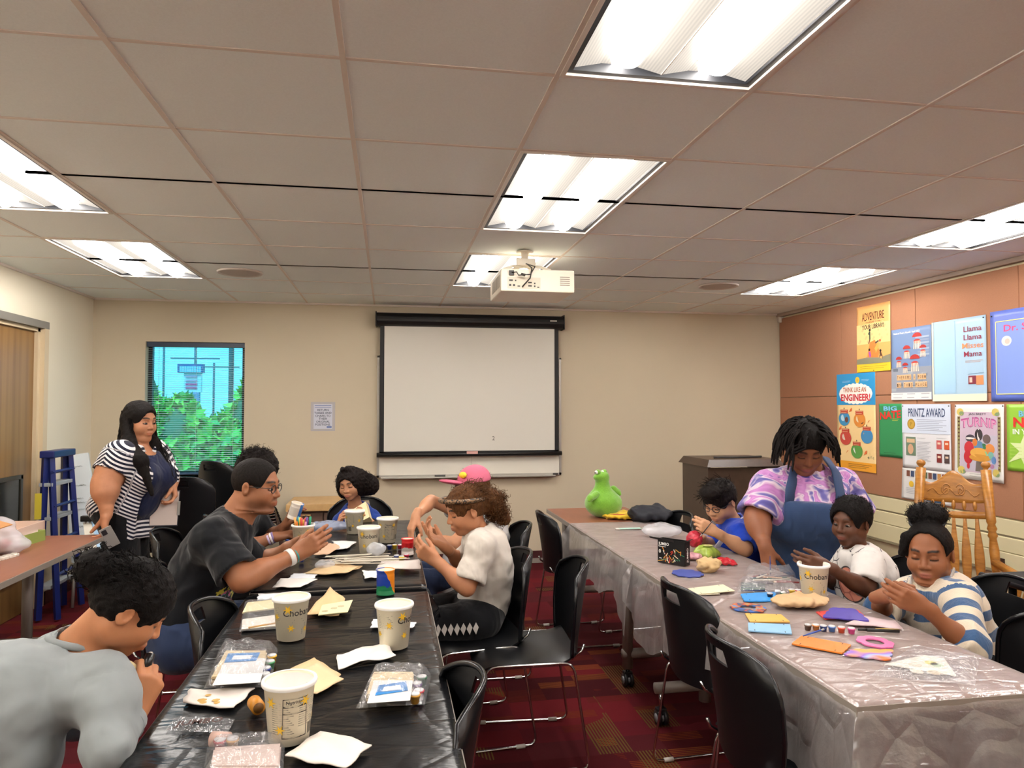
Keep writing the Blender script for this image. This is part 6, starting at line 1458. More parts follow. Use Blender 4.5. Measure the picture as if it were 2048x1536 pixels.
def wallp(a, b, h, nm='box_wall', m=M_gb):
    a, b = np.asarray(a), np.asarray(b); dd = nv(b-a); nn = np.array([-dd[1], dd[0], 0])*.002; V = [a-nn, b-nn, b+nn, a+nn]; V = V+[v+np.array([0, 0, h]) for v in V]
    mesh(nm, V, [(3, 2, 1, 0), (4, 5, 6, 7), (0, 1, 5, 4), (1, 2, 6, 5), (2, 3, 7, 6), (3, 0, 4, 7)], m, t, loc=L)
c_ = [q0, q0+d*ln, q0+d*ln+n_*.09, q0+n_*.09]
for i in range(4): wallp(c_[i], c_[(i+1) % 4], .06)
mesh('inner_lining', [p+np.array([0, 0, .05]) for p in c_], [(0, 1, 2, 3)], mat('box lining', 'c4cbd8', .6), t, loc=L)
t = thing('cardboard_box', 'open brown cardboard box at the left edge on the side table', 'box', (-2.15, 3.9, TZ)); L = (-2.15, 3.9, TZ); M_cb = mat('cardboard', 'b07a45', .7)
e1 = Q(0, 1008, 3.95); e2 = Q(36, 1036, 3.95)
for a, b in (((-2.32, 3.72), (-2.0, 3.72)), ((-2.0, 3.72), (-2.0, 4.08)), ((-2.0, 4.08), (-2.32, 4.08)), ((-2.32, 4.08), (-2.32, 3.72))):
    aa, bb = np.array([*a, TZ]), np.array([*b, TZ]); dd = nv(bb-aa); nn = np.array([-dd[1], dd[0], 0])*.003; V = [aa-nn, bb-nn, bb+nn, aa+nn]; V = V+[v+np.array([0, 0, .2]) for v in V]; mesh('box_wall', V, [(3, 2, 1, 0), (4, 5, 6, 7), (0, 1, 5, 4), (1, 2, 6, 5), (2, 3, 7, 6), (3, 0, 4, 7)], M_cb, t, loc=L)
mesh('flap', [(-2.0, 3.72, TZ+.2), (-2.0, 4.08, TZ+.2), (-1.9, 4.1, TZ+.16), (-1.9, 3.7, TZ+.16), (-2.0, 3.72, TZ+.204), (-2.0, 4.08, TZ+.204), (-1.9, 4.1, TZ+.164), (-1.9, 3.7, TZ+.164)], [(3, 2, 1, 0), (4, 5, 6, 7), (0, 1, 5, 4), (1, 2, 6, 5), (2, 3, 7, 6), (3, 0, 4, 7)], M_cb, t, loc=L)
p = QZ(20, 1104, TZ); t = thing('produce_bag', 'clear bag of pale pink pieces on the side table', 'bag', (p[0], p[1], TZ)); L = (p[0], p[1], TZ); rs = np.random.RandomState(2)
for i in range(26):
    w = np.array([p[0]-.04+rs.uniform(-.1, .06), p[1]-.04+rs.uniform(-.06, .06), TZ+.02+rs.uniform(0, .05)]); V, F = sdf_mesh([('add', EL(w, (.022, .018, .016)), 0)], .007); mesh('pink_piece', V, F, mat('piece %d' % (i % 3), ('e0a8a0', 'e8c8b0', 'd98a84')[i % 3], .6), t, smooth=True, loc=L)
V, F = sdf_mesh([('add', EL((p[0]-.03, p[1]-.03, TZ+.045), (.14, .1, .05)), 0), ('add', EL((p[0]-.04, p[1]-.01, TZ+.12), (.07, .05, .07)), .06), ('and', HS((0, 0, TZ+.002), (0, 0, -1)), 0), ('fold', .008, .06)], .008); mesh('bag_film', V, F, mat('bag film', 'd6d3da', .25, trans=.55), t, smooth=True, loc=L)
t = thing('domino_tiles', 'row of small white tiles on the side table', 'tiles', QZ(15, 1118, TZ)); L = tuple(QZ(15, 1118, TZ))
for i in range(10):
    w = QZ(-8+i*4.2, 1120-i*1.1+(i % 2)*3, TZ); bx('tile', (w[0]-.012, w[1]-.02, TZ), (w[0]+.012, w[1]+.02, TZ+.012), mat('tile white', 'd9d2c6', .4), t, .002, loc=L)
# ---------------------------------------------------------------- posters on the fabric wall
XW = XR-.0225
class Poster:
    def __init__(s, label, yl, yr, z1, z0, bg, curl=.004, name='poster', off=.0):
        s.yl, s.yr, s.z0, s.z1 = yl, yr, z0, z1; s.w, s.h = yl-yr, z1-z0; s.L = (XW, (yl+yr)/2, z0); s.off = off; s.curl = curl
        s.t = thing(name, label, 'poster', s.L, group='posters on the tan wall')
        G().sheet(lambda u, v: s.p(v*s.w, u*s.h, 0), 16, 16, .0012).obj('paper', mat('poster '+bg, bg, .4), s.t, True, loc=s.L)
        s.g = G(); s.mats = []; s.lay = 0
    def p(s, x, y, o):                 # x from the left edge, y from the bottom, in metres
        u, v = x/s.w, y/s.h
        return (XW-s.off-.003-s.curl*(1-v)*(abs(2*u-1)**2)-o, s.yl-x, s.z0+y)
    def m(s, c):
        if c not in s.mats: s.mats.append(c)
        s.g.mi = s.mats.index(c); s.lay += 1; return .0030+.00003*s.lay
    def rect(s, x0, y0, x1, y1, c):
        o = s.m(c); n = max(1, int(abs(x1-x0)*24)); P = [(x0+(x1-x0)*i/n, y) for y in (y0, y1) for i in range(n+1)]
        s.g.add([s.p(x*s.w, y*s.h, o) for x, y in P], [(i, i+1, n+2+i, n+1+i) for i in range(n)])
    def ell(s, x, y, rx, ry, c, n=20, a0=0, a1=6.2832):
        o = s.m(c); s.g.add([s.p(x*s.w+rx*s.w*math.cos(a), y*s.h+ry*s.h*math.sin(a), o) for a in np.linspace(a0, a1, n, endpoint=abs(a1-a0) < 6.28)], [tuple(range(n))])
    def poly(s, pts, c):
        o = s.m(c); s.g.add([s.p(x*s.w, y*s.h, o) for x, y in pts], [tuple(range(len(pts)))])
    def line(s, pts, r, c):
        o = s.m(c)
        for (a, b), (e, d) in zip(pts[:-1], pts[1:]):
            q = np.array([(e-a)*s.w, (d-b)*s.h]); nrm = np.array([-q[1], q[0]])/(np.linalg.norm(q)+1e-9)*r
            A, B = np.array([a*s.w, b*s.h]), np.array([e*s.w, d*s.h]); s.g.add([s.p(*(v), o) for v in (A-nrm, B-nrm, B+nrm, A+nrm)], [(0, 1, 2, 3)])
    def text(s, t, x, y, width, height, c, bold=0., arch=0., tilt=0.):
        o = s.m(c)+.0008; V, F = text2d(t, 1., bold=bold); V = V.copy(); lo, hi = V.min(0), V.max(0); V = (V-(lo+hi)/2)/(hi-lo)*np.array([width*s.w, height*s.h])
        s.g.add([s.p(x*s.w+a, y*s.h+b+arch*s.h*math.cos(a/(width*s.w)*3.14)+tilt*a, o) for a, b in V], F)
    def lines(s, x0, x1, y0, y1, n, c, r=.3):
        for i in range(n):
            y = y1-(y1-y0)*i/max(1, n-1); s.rect(x0, y-(y1-y0)/max(n, 2)*r*.5, x1-(x1-x0)*.12*((i*7) % 3), y+(y1-y0)/max(n, 2)*r*.5, c)
    def done(s, pins=()):
        s.g.obj('print', [mat('ink '+c, c, .5) for c in s.mats], s.t, loc=s.L)
        for x, y in pins:
            q = s.p(x*s.w, y*s.h, .002); G().lathe([(0, -.004), (.005, -.003), (.005, .002), (0, .004)], q, 10, 'x').obj('push_pin', mat('push pin', '23262b', .3), s.t, True, loc=s.L)
p = Poster('tall yellow adventure at your library poster, leftmost and highest', 5.59, 5.17, 2.36, 1.80, 'dfa766')
p.rect(0, .42, 1, .72, 'e9c282'); p.rect(0, .12, 1, .42, 'e2a25e')
for i in range(26): p.ell(.08+(i*37 % 100)/115, .45+(i*53 % 100)/330, .03, .02, 'd9b27a')
p.poly([(0, .12), (1, .12), (1, .24), (.7, .2), (.3, .22), (0, .2)], '7d7c66'); p.rect(0, 0, 1, .12, 'e2bd2f')
p.text('ADVENTURE', .5, .83, .66, .12, '5a2d20', .0); p.text('BEGINS AT', .5, .745, .22, .022, '5a2d20'); p.line([(.28, .745), (.37, .745)], .0015, '5a2d20'); p.line([(.63, .745), (.72, .745)], .0015, '5a2d20'); p.text('YOUR LIBRARY', .5, .675, .66, .07, '2c2a26', .015)
p.poly([(.3, .15), (.62, .15), (.68, .3), (.55, .47), (.4, .44), (.34, .3)], 'e07b3a'); p.poly([(.5, .2), (.66, .36), (.66, .45), (.46, .28)], 'f0a04e')
p.line([(.36, .56), (.4, .6), (.4, .48)], .008, '3a4a3e'); p.line([(.4, .48), (.36, .42)], .006, '7a3a2a'); p.ell(.4, .625, .03, .02, '2c2a26'); p.line([(.56, .42), (.66, .45)], .007, '44403c'); p.ell(.7, .45, .03, .02, 'd05a3a')
p.line([(.38, .3), (.42, .2)], .012, 'a04aa0'); p.ell(.38, .33, .03, .02, '3a2a20'); p.ell(.72, .2, .055, .05, '4a4038'); p.ell(.72, .2, .04, .035, 'd9a060'); p.line([(.7, .28), (.74, .22)], .011, '5a3a2a'); p.ell(.71, .3, .03, .02, '2c2018')
p.lines(.1, .9, .05, .08, 2, '8a6a1a'); p.done([(.5, .015)])
p = Poster('blue-grey poetry poster with red parachutes over stone letters', 5.165, 4.73, 2.12, 1.56, '6f86ab')
p.rect(0, .1, 1, .45, '8a909c')
for i in range(16): p.rect((i*29 % 100)/115, .12+(i*17 % 30)/100, (i*29 % 100)/115+.12, .16+(i*17 % 30)/100, ('9aa0a8', '7a828e', '5f6874')[i % 3])
for i in range(7): p.rect(.62+.05*(i % 3), .6+.04*i, .95, .625+.04*i, ('98a6ba', '8494ac')[i % 2])
p.text('National Poetry Month / April 2022', .4, .935, .66, .035, 'f1f1f1', .01)
for x, y, s_ in ((.66, .86, 1.1), (.4, .71, .9), (.8, .7, .8), (.2, .57, .75), (.36, .48, .7), (.6, .56, 1.15)):
    p.ell(x, y, .105*s_, .055*s_, 'a8322e', 14, 0, 3.1416); p.ell(x, y-.055*s_, .08*s_, .03*s_, 'b33a33', 12)
    for q in (-.06, -.03, 0, .03, .06): p.line([(x+q*s_, y-.05*s_), (x+q*1.25*s_, y-.15*s_)], .004*s_, 'e6d0b8')
def stones(t, x0, y, w):
    n = len(t)
    for i, ch in enumerate(t):
        if ch == ' ': continue
        x = x0+w*i; p.rect(x-w*.46, y-.035, x+w*.46, y+.04, 'd9b184'); p.text(ch, x, y, w*.5, .045, '4a3526', .01)
stones("THERE'S A POEM", .17, .31, .052); stones('IN THIS PLACE', .17, .205, .058)
p.rect(0, 0, 1, .1, 'dcd9d8'); p.lines(.05, .3, .03, .08, 2, '8a8a92'); p.lines(.4, .6, .03, .08, 2, '8a8a92'); p.lines(.75, .95, .03, .08, 2, '8a8a92'); p.done()
p = Poster('pale blue book poster with red Misses Mama lettering', 4.725, 4.235, 2.13, 1.545, 'a4c2d8')
p.rect(0, 0, .03, 1, 'e3dcc0'); p.rect(0, 0, 1, .085, 'e6e0c6'); p.rect(.05, .1, .45, .98, '9fc4de')
for i, (s_, c) in enumerate((('Llama', '8a2440'), ('Llama', '8a2440'), ('Misses', 'e88a5a'), ('Mama', '8a2440'))): p.text(s_, .77, .86-i*.1, .32 if i != 2 else .38, .065, c, .008)
p.lines(.63, .94, .462, .478, 2, 'c08a70', .5); p.line([(.68, .32), (.96, .33)], .0012, '5a7a9a')
p.rect(.68, .2, .82, .3, '7a2a3a'); p.rect(.82, .19, .95, .3, 'd98a5a'); p.rect(.7, .22, .75, .28, 'e0c0b0'); p.done([(.96, .97)])
p = Poster('large periwinkle blue poster with a yellow border line, cut by the right edge', 4.2, 3.56, 2.14, 1.54, '5f74c8')
p.rect(.08, .085, .95, .87, '7b93d6')
for a, b in (((.07, .08), (.07, .88)), ((.07, .88), (.95, .88)), ((.07, .08), (.95, .08)), ((.95, .08), (.95, .88))): p.line([a, b], .003, 'e6e08a')
p.text('Dr. Seuss', .42, .8, .5, .075, 'd0407a', .02); p.ell(.2, .66, .06, .055, 'ddd6d0'); p.ell(.21, .655, .03, .03, 'c9b8ac'); p.done([(.02, .95)])
p = Poster('tall blue and cream think like an engineer poster', 5.885, 5.365, 1.795, .955, 'edcd92')
p.rect(0, .675, 1, 1, '2a8fc6'); p.rect(0, 0, 1, .09, 'eba22c')
for i in range(22):
    a = i/22*6.283; p.ell(.5+.36*math.cos(a), .79+.075*math.sin(a), .07, .035, 'f0ece4')
p.rect(.15, .72, .85, .86, 'f0ece4'); p.lines(.16, .38, .915, .925, 2, 'cfe0ec', .5); p.ell(.56, .93, .055, .032, 'e8b83a'); p.lines(.535, .585, .922, .938, 2, '3a3020', .4); p.lines(.66, .86, .92, .93, 2, 'cfe0ec', .5)
p.text('THINK LIKE AN', .48, .832, .6, .05, 'b05a2e', .02); p.text('ENGINEER!', .5, .752, .76, .075, 'c8202c', .03)
for x, y, c, c2 in ((.2, .53, '3a8ab8', 'b8d8e8'), (.6, .52, 'd98a3a', 'e8d0a8'), (.78, .36, '3f86b8', 'e0b070'), (.23, .33, 'c0453a', 'd8c8b8'), (.52, .2, '5a9a48', 'e6e6e0')):
    p.ell(x, y, .15, .075, c); p.ell(x-.03, y+.01, .06, .035, c2); p.ell(x+.06, y-.01, .045, .03, '6a4030'); p.rect(x-.1, y+.055, x+.1, y+.095, 'b8432f'); p.lines(x-.08, x+.08, y+.065, y+.087, 2, 'e8c8a0'); p.rect(x-.01, y+.1, x+.01, y+.115, '3a2a20')
for x, y, d in ((.37, .62, 1), (.83, .5, -1), (.74, .19, 1), (.27, .18, -1), (.09, .43, 1)): p.poly([(x-.04, y-.02), (x+.03*d, y-.01), (x+.04, y+.025), (x, y+.015)], 'd8642c')
p.lines(.3, .9, .03, .065, 3, '7a5a1a'); p.text('e f c', .88, .15, .16, .03, '5a6a5a'); p.done()
p = Poster('narrow green poster with blue BIG and red NATE lettering', 5.325, 5.055, 1.53, 1.1, '2f8a54')
p.text('BIG', .5, .91, .58, .085, '7fc0e6', .03); p.text('NATE', .5, .79, .9, .14, 'd8302c', .03, tilt=.08); p.lines(.58, .86, .69, .715, 2, 'cfd24a', .6); p.lines(.2, .7, .03, .08, 2, '1d5a38'); p.done()
p = Poster('white and pale blue printz award poster with a gold seal', 5.055, 4.56, 1.525, 1.03, 'd9d9dc', .003)
p.rect(0, .55, 1, 1, 'c9d2e2'); p.text('PRINTZ AWARD', .52, .87, .76, .13, '2a3e66', .015); p.ell(.2, .69, .085, .082, 'a8842e'); p.ell(.2, .69, .065, .063, 'c09a3c'); p.text('P', .2, .69, .04, .06, '8a6a22')
p.lines(.32, .92, .6, .76, 7, '6a7080', .2); p.rect(.08, .2, .29, .49, '6a7f6a'); p.rect(.1, .4, .27, .46, 'd0b08a'); p.ell(.18, .3, .06, .08, 'c9a080'); p.lines(.32, .5, .47, .48, 2, '3a4050', .4); p.lines(.32, .6, .14, .42, 13, '9a9aa2', .25)
p.lines(.72, .92, .485, .495, 2, '3a4050', .4)
for i, c in enumerate(('c05a5a', 'c8542c', '7a2a2a', '4a3a3a')): x = .72+.15*(i % 2); y = .33-.2*(i//2); p.rect(x, y, x+.1, y+.13, c); p.rect(x+.02, y+.07, x+.08, y+.1, 'e0c8b0')
p.done([(.02, .97), (.97, .97)])
p = Poster('white poster hanging below the award poster, behind the rocking chair', 5.065, 4.56, 1.028, .79, 'd6d4d2', .012)
for i in range(9): p.rect(.1+.09*i, .74, .17+.09*i, .93, ('7a4a3a', '3a4a6a', 'c08a4a', '8a2a2a', '5a6a4a')[i % 5])
p.ell(.2, .5, .05, .1, 'e0b83a')
for i in range(6): p.rect(.3+.09*i, .45, .36+.09*i, .62, ('3a3a3a', '8a5a3a', '2a4a6a')[i % 3])
p.rect(.5, .03, .8, .15, '2a4a6a'); p.lines(.1, .9, .2, .36, 4, '9a9aa2'); p.done()
p = Poster('ornate white poster reading the turnip in purple letters', 4.52, 4.105, 1.52, 1.0, 'e0ddd8', .014)
p.rect(.1, .1, .9, .9, 'c3b0c0'); p.rect(.13, .12, .87, .6, 'b9b4c2'); p.rect(.06, .14, .12, .84, '8f8a58'); p.rect(.88, .14, .94, .84, '8f8a58')
for i in range(14): p.ell(.09, .17+.05*i, .02, .012, '5a3a2a'); p.ell(.91, .17+.05*i, .02, .012, '5a3a2a')
for x, y in ((.12, .9), (.84, .9), (.14, .12), (.84, .12)): p.ell(x, y, .07, .05, 'cdb860'); p.ell(x+.03, y-.02, .05, .03, '7f9468')
p.text('JAN BRETT', .48, .87, .36, .035, '3a3640', .01); p.text('TURNIP', .5, .74, .72, .13, 'b0548e', .03, arch=.03); p.text('TURNIP', .505, .735, .7, .1, 'd78fb4', .0, arch=.03)
for i, (x, y, rx, ry, c) in enumerate(((.5, .6, .08, .08, '3a3438'), (.5, .6, .03, .08, 'e0dcd8'), (.33, .55, .1, .05, '47404a'), (.33, .55, .1, .015, 'e0dcd8'), (.66, .55, .08, .06, '6a5a58'), (.3, .42, .1, .09, 'c0323a'), (.28, .3, .09, .09, 'b82a34'), (.5, .45, .1, .07, '5f86a8'), (.6, .44, .06, .05, '3f7a50'), (.72, .42, .1, .07, 'd88a4a'), (.5, .36, .18, .07, 'd9a44c'), (.52, .3, .22, .05, 'c98f3a'), (.74, .34, .06, .05, '7ab0a0'), (.8, .28, .05, .05, '5f86b8'), (.42, .5, .05, .05, 'd07a3a'), (.62, .35, .05, .04, '7ac090'), (.28, .18, .03, .04, 'c0323a'), (.76, .2, .05, .03, 'a87a9a'))): p.ell(x, y, rx, ry, c)
p.poly([(.42, .12), (.64, .12), (.62, .25), (.44, .25)], '6a625c'); p.lines(.3, .7, .05, .08, 2, '8a8a82'); p.done([(.02, .98), (.98, .98)])
p = Poster('lime green poster with red NA lettering, cut by the right edge', 4.085, 3.62, 1.52, 1.09, '8fbf3e')
p.text('BIG', .3, .86, .2, .09, '6fb4e0', .03); p.text('NATE', .42, .73, .62, .15, 'd8302c', .03); p.text('IN YOUR', .33, .59, .46, .08, 'f0f0e6', .02)
p.poly([(.02, .12), (.2, .3), (.05, .42), (.22, .42), (.28, .56), (.4, .42), (.6, .5), (.55, .3), (.7, .15), (.45, .2), (.3, .05), (.22, .2)], 'd2dfa4'); p.lines(.05, .3, .2, .35, 4, 'b6cc70', .15); p.done()
# ---------------------------------------------------------------- people
def shader(name, fn, rough=.8, bump=None, sheen=.15):
    k = NT(name); k.b.inputs['Roughness'].default_value = rough; k.b.inputs['Specular IOR Level'].default_value = .2; k.b.inputs['Sheen Weight'].default_value = sheen
    at = k.n('Attribute', attribute_name='tc'); sp = k.n('SeparateXYZ'); k.l(at.outputs['Vector'], sp.inputs[0])
    c = fn(k, at.outputs['Vector'], sp.outputs[0], sp.outputs[1], sp.outputs[2])
    if c is not None: k.l(c, k.b.inputs['Base Color'])
    if bump and len(bump) > 2: k.bump(k.noise(k.coord(bump[2]), bump[0], 4), bump[1], .006)
    elif bump:
        n = k.n('TexNoise'); k.l(k.coord((1.6, 1.6, .7), rot=(.3, .4, .2)), n.inputs['Vector']); n.inputs['Scale'].default_value = bump[0]*.4; n.inputs['Detail'].default_value = 1.5; n.inputs['Distortion'].default_value = .5
        k.bump(n.outputs['Fac'], min(1, bump[1]*1.4), .03)
    return k.m
def plain(name, col, rough=.85, b=(26, .35)): return shader(name, lambda k, v, x, y, z: k.ramp(k.noise(v, 9, 3), [(.3, tuple(c*.88 for c in lin(col)[:3])), (.7, tuple(min(1, c*1.05) for c in lin(col)[:3]))]), rough, b)
M_shoe = mat('shoe dark', '1c1b1d', .6); M_shoe2 = mat('shoe pale', 'b9a79c', .6); M_denim = plain('jeans denim', '2d3a58'); M_blackp = plain('black trousers', '0d0e12'); M_brownp = plain('brown boots', '3a2a1e')
def J_(**kw): return kw
def glasses(p, col='17181c', r=.0016):
    L = tuple(p.base); g = G(); t = thing('glasses', '', 'x') if 0 else None
    for s in (-1, 1):
        ring = [p.H((s*.032+.0235*math.cos(a), .096-.012*abs(s*.032+.0235*math.cos(a))*3, .002+.018*math.sin(a))) for a in np.linspace(0, 6.283, 20, endpoint=False)]
        g.tube(ring, r*1.3, 6, closed=True); g.tube([p.H((s*.056, .088, .006)), p.H((s*.08, .06, .008)), p.H((s*.084, -.01, .006)), p.H((s*.084, -.02, -.006))], r*1.1, 6)
    g.tube([p.H((-.009, .1, .006)), p.H((0, .104, .009)), p.H((.009, .1, .006))], r, 6); return g.obj('glasses', mat('glasses '+col, col, .3), p.root, True, loc=p.base)
def band(p, name, a, b, r, m, t=.5, w=.012):     # bracelet round a limb a->b at t
    a, b = np.asarray(a), np.asarray(b); c = a+(b-a)*t; d = nv(b-a); return G().tube([c-d*w/2, c-d*w*.45, c+d*w*.45, c+d*w/2], [r*.97, r, r, r*.97], 20).obj(name, m, p.root, True, loc=p.base)

# 1 --- woman standing by the side table
Y = 4.98
J = J_(pel=Q(247, 1012, Y), nkb=Q(276, 896, Y), hd=Q(280, 842, Y), sh_r=Q(236, 904, 4.80), el_r=Q(210, 968, 4.74), wr_r=Q(213, 1028, 4.70), sh_l=Q(310, 900, 5.16), el_l=Q(330, 955, 5.2), wr_l=Q(346, 966, 5.02))
J['chs'] = Q(282, 945, Y); J['wst'] = Q(275, 985, Y)
for s, dy in (('r', -.09), ('l', .09)):
    h = J['pel']+np.array([0, dy, -.06]); J['hip_'+s] = h; J['kn_'+s] = np.array([h[0]+.05, h[1], .46]); J['an_'+s] = np.array([h[0]+.02, h[1], .08])
p = Person('woman in a black and white chevron cardigan standing with a clipboard', 'b9805f', (J['pel'][0], Y, 0), J, (.9, -.4, 0), (.86, -.5, -.16), hs=1.02, bs=1.05, fat=.5, girth=1.3, arms=1.75, neck=.056); pw1 = p
for s in ('r', 'l'): J['toe_'+s] = 0
p.hand('r', (-.1, -.12, -1), (-.75, -.3, .05), curl=(.35, .4, .45, .5), thumb=.5, sz=1.12); p.hand('l', (.12, -.25, -1), (-.8, -.5, 0), curl=(.6, .65, .7, .7), thumb=.6, sz=1.0)
p.build(eye=1)
k_ = mat('navy knit', '141a36', .8)
p.shirt(plain('navy top', '141b3a'), inf=.012, sl=.25, hem=.14, name='top', neck=.085, neck_drop=.06, bust=1.0, sinf=.0, fold=.002)
def chev(k, v, x, y, z):
    f = k.math('ADD', z, k.math('MULTIPLY', k.math('ABSOLUTE', k.math('SUBTRACT', y, .0)), .75)); s = k.math('SINE', k.math('MULTIPLY', f, 6.283/.026)); return k.ramp(s, [(.0, lin('0f1228')), (.06, lin('10132a')), (.12, lin('d9d5d6'))])
M_chev = shader('chevron stripes', chev, .8, (30, .2))
R = p.fr; c0 = J['chs']+R[1]*.26
ops_x = [('sub', BXS(p.J['chs']+R[1]*.28-R[2]*.1, (.085, .2, .5), .02, R), .02)]
p.J['pel'] = p.J['pel']*1.
def cardigan(p):
    J, R = p.J, p.fr; ops = p.torso(.024, .95)+[('add', RC(J['pel']+R[1]*.04, J['pel']-R[2]*.2+R[1]*.05, .15, .15), .08), ('and', HS(J['pel']-R[2]*.2, -R[2]), 0)]
    for sd in ('l', 'r'):
        a, b = J['sh_'+sd], J['el_'+sd]; k = p.armk*p.bs; ops += [('add', RC(a, b, .088, .118, cut1=.62), .06), ('sub', RC(a+(b-a)*.57, a+(b-a)*.7, .096, .096), .003)]
    ops += [('sub', BXS(J['chs']+R[1]*.33-R[2]*.1-R[0]*.0, (.075, .23, .6), .03, R), .02), ('sub', RC(J['nkb']-R[2]*.03, J['nkb']+R[2]*.12, .085, .1), .01)]
    def tcf(V):
        T = (V-J['pel'])@R.T
        for sd in ('l', 'r'):
            a, b = J['sh_'+sd], J['el_'+sd]; ax = nv(b-a); h = (V-a)@ax; q = np.linalg.norm(V-a-h[:, None]*ax, axis=1); m = (h > .0) & (q < .135) & (((V-a)@R[0])*(1 if sd == 'l' else -1) > -.07)
            T[m, 1] = ((V-a)@R[1])[m]*.9
        return T
    p.cloth('cardigan', ops, M_chev, fold=.004, lam=.11, tcf=tcf)
cardigan(p)
p.pants(M_blackp, inf=.01, name='leggings'); p.shoes(M_shoe)
hp = lambda e: HeadP(e, p.hc, p.hf, p.hs)
ops = p.hair_ops(.012, face=(.066, .08, .1), fz=-.03, nape=-.1)+[('add', hp(RC((.055, -.03, 0), (.09, .04, -.15), .04, .04)), .03), ('add', hp(RC((.09, .04, -.15), (.085, .23, -.38), .045, .012)), .03), ('add', hp(RC((-.06, -.04, .0), (-.1, .04, -.13), .042, .04)), .03), ('add', hp(RC((-.1, .04, -.13), (-.125, .18, -.21), .042, .04)), .03), ('add', hp(RC((-.125, .18, -.21), (-.105, .29, -.4), .042, .012)), .03), ('add', hp(RC((0, -.07, 0), (0, -.095, -.2), .06, .055)), .03), ('sub', hp(EL((0, .12, -.04), (.058, .08, .1))), .01)]
st = []
for i in range(120):
    s = random.choice((-1, 1)); a = random.uniform(-.08, .03); q = [(s*random.uniform(.06, .08), a, random.uniform(-.03, .07)), (s*.1, a+.03, -.1), (s*random.uniform(.08, .14), a+random.uniform(.09, .16), -.2), (s*random.uniform(.06, .13), a+random.uniform(.2, .28), random.uniform(-.4, -.3))]
    P_ = [p.H(x) for x in q]; P2 = []
    for j in range(3):
        for u in np.linspace(0, 1, 4, endpoint=False): P2.append(P_[j]*(1-u)+P_[j+1]*u+np.array([math.sin(u*6+i), math.cos(u*5+i), 0])*.004)
    st.append((P2, [.004*(1-.7*n/len(P2)) for n in range(len(P2))]))
p.hair(ops, hair_mat('17110f'), fold=.004, lam=.05, strands=st)
# necklace of beads along the cardigan edge and the things she holds
c0, c1 = Q(302, 987, 4.98), Q(356, 1046, 4.98); R3 = frame((.35, -.93, 0), (.06, 0, 1)); cc = (c0+c1)/2
t = thing('clipboard', 'clipboard with white paper hanging from the standing woman\'s hand', 'clipboard', cc)
def obox(nm, c, half, R, m, par, L, bev=0.):
    g = G().box(-np.asarray(half), np.asarray(half), bev); V = np.array(g.V)@R+np.asarray(c); return mesh(nm, V, g.F, m, par, loc=L)
obox('board', cc+R3[1]*-.004, (.085, .002, .115), R3, mat('clipboard board', '4a4a52', .5), t, cc); obox('paper', cc, (.08, .0015, .108), R3, mat('clip paper', 'cdbdb4', .6), t, cc); obox('clip', cc-R3[0]*-.083+R3[1]*.004, (.008, .004, .045), R3, M_alu, t, cc)
c = Q(219, 1074, 4.66); R4 = frame((.4, -.85, -.2), (-.5, 0, 1)); t = thing('phone', 'phone in a clear case held below the table corner', 'phone', c)
obox('phone_body', c, (.034, .004, .066), R4, mat('phone silver', 'a9a6a2', .25, .3), t, c, .003); obox('camera_bump', c+R4[1]*.005+R4[2]*.04-R4[0]*.012, (.014, .002, .016), R4, mat('phone lens dark', '2c2c30', .2), t, c, .002)

# 2 --- child in the grey sweatshirt, near left
Y = 1.93; nk = Q(158, 1282, 1.93); rt_ = np.array([.62, -.78, 0])
J = J_(pel=np.array([-.93, 1.8, .56]), nkb=nk, hd=Q(260, 1214, Y), sh_r=nk+rt_*.155+np.array([0.02, 0, -.06]), sh_l=nk-rt_*.165+np.array([-.0, 0, -.05]), el_r=Q(216, 1500, 1.72), wr_r=Q(264, 1432, 1.84), el_l=Q(150, 1440, 2.14), wr_l=Q(222, 1400, 2.02))
J['chs'] = nk*.6+J['pel']*.4+np.array([-.04, -.03, .02])
for s, o in (('r', rt_*.09), ('l', -rt_*.09)): J['hip_'+s] = J['pel']+o-np.array([0, 0, .04]); J['kn_'+s] = J['pel']+o+np.array([.36, .12, -.06]); J['an_'+s] = np.array([*(J['kn_'+s][:2]), .08])
p = Person('child in a grey sweatshirt bent over a black marker at the near left', 'b57a55', (-.93, 1.8, 0), J, (.78, .62, 0), (.72, .28, -.62), (.62, .2, .75), hs=.9, bs=.92, child=.5, neck=.052, girth=1.0, arms=.92); pk = p
p.hand('r', (.35, .3, .85), (-.5, .85, .0), curl=(.85, .9, .95, 1.0), thumb=.8, sz=.95, spread=.02); p.hand('l', (.6, -.1, .7), (.5, -.7, -.2), curl=(.6, .65, .7, .7), thumb=.6, sz=.9); p.build(lipc='a0604e')
M_grey = plain('grey sweatshirt', '8f9596', .9, (18, .5))
p.shirt(M_grey, inf=.02, long_=.86, hem=.1, name='sweatshirt', neck=.066, sinf=.014, fold=.012, lam=.12)
G().tube([p.J['nkb']-p.fr[2]*-.004+(p.fr[0]*math.cos(a)+p.fr[1]*math.sin(a))*.063+p.fr[2]*(-.006-.02*math.sin(a)) for a in np.linspace(0, 6.283, 28, endpoint=False)], .009, 8, closed=True).obj('collar', M_grey, p.root, True, loc=p.base)
wr, el = J['wr_r'], J['el_r']; G().tube([el+(wr-el)*.7, el+(wr-el)*.74, el+(wr-el)*.9, el+(wr-el)*.93], [.043, .041, .04, .036], 18).obj('cuff', M_grey, p.root, True, loc=p.base)
p.pants(M_denim)
ops = p.hair_ops(.014, face=(.068, .07, .1), fz=-.05, nape=-.045); hp = lambda e: HeadP(e, p.hc, p.hf, p.hs)
bun = (-.0, -.142, .04); ops += [('add', hp(EL(bun, (.052, .05, .05))), .02)]
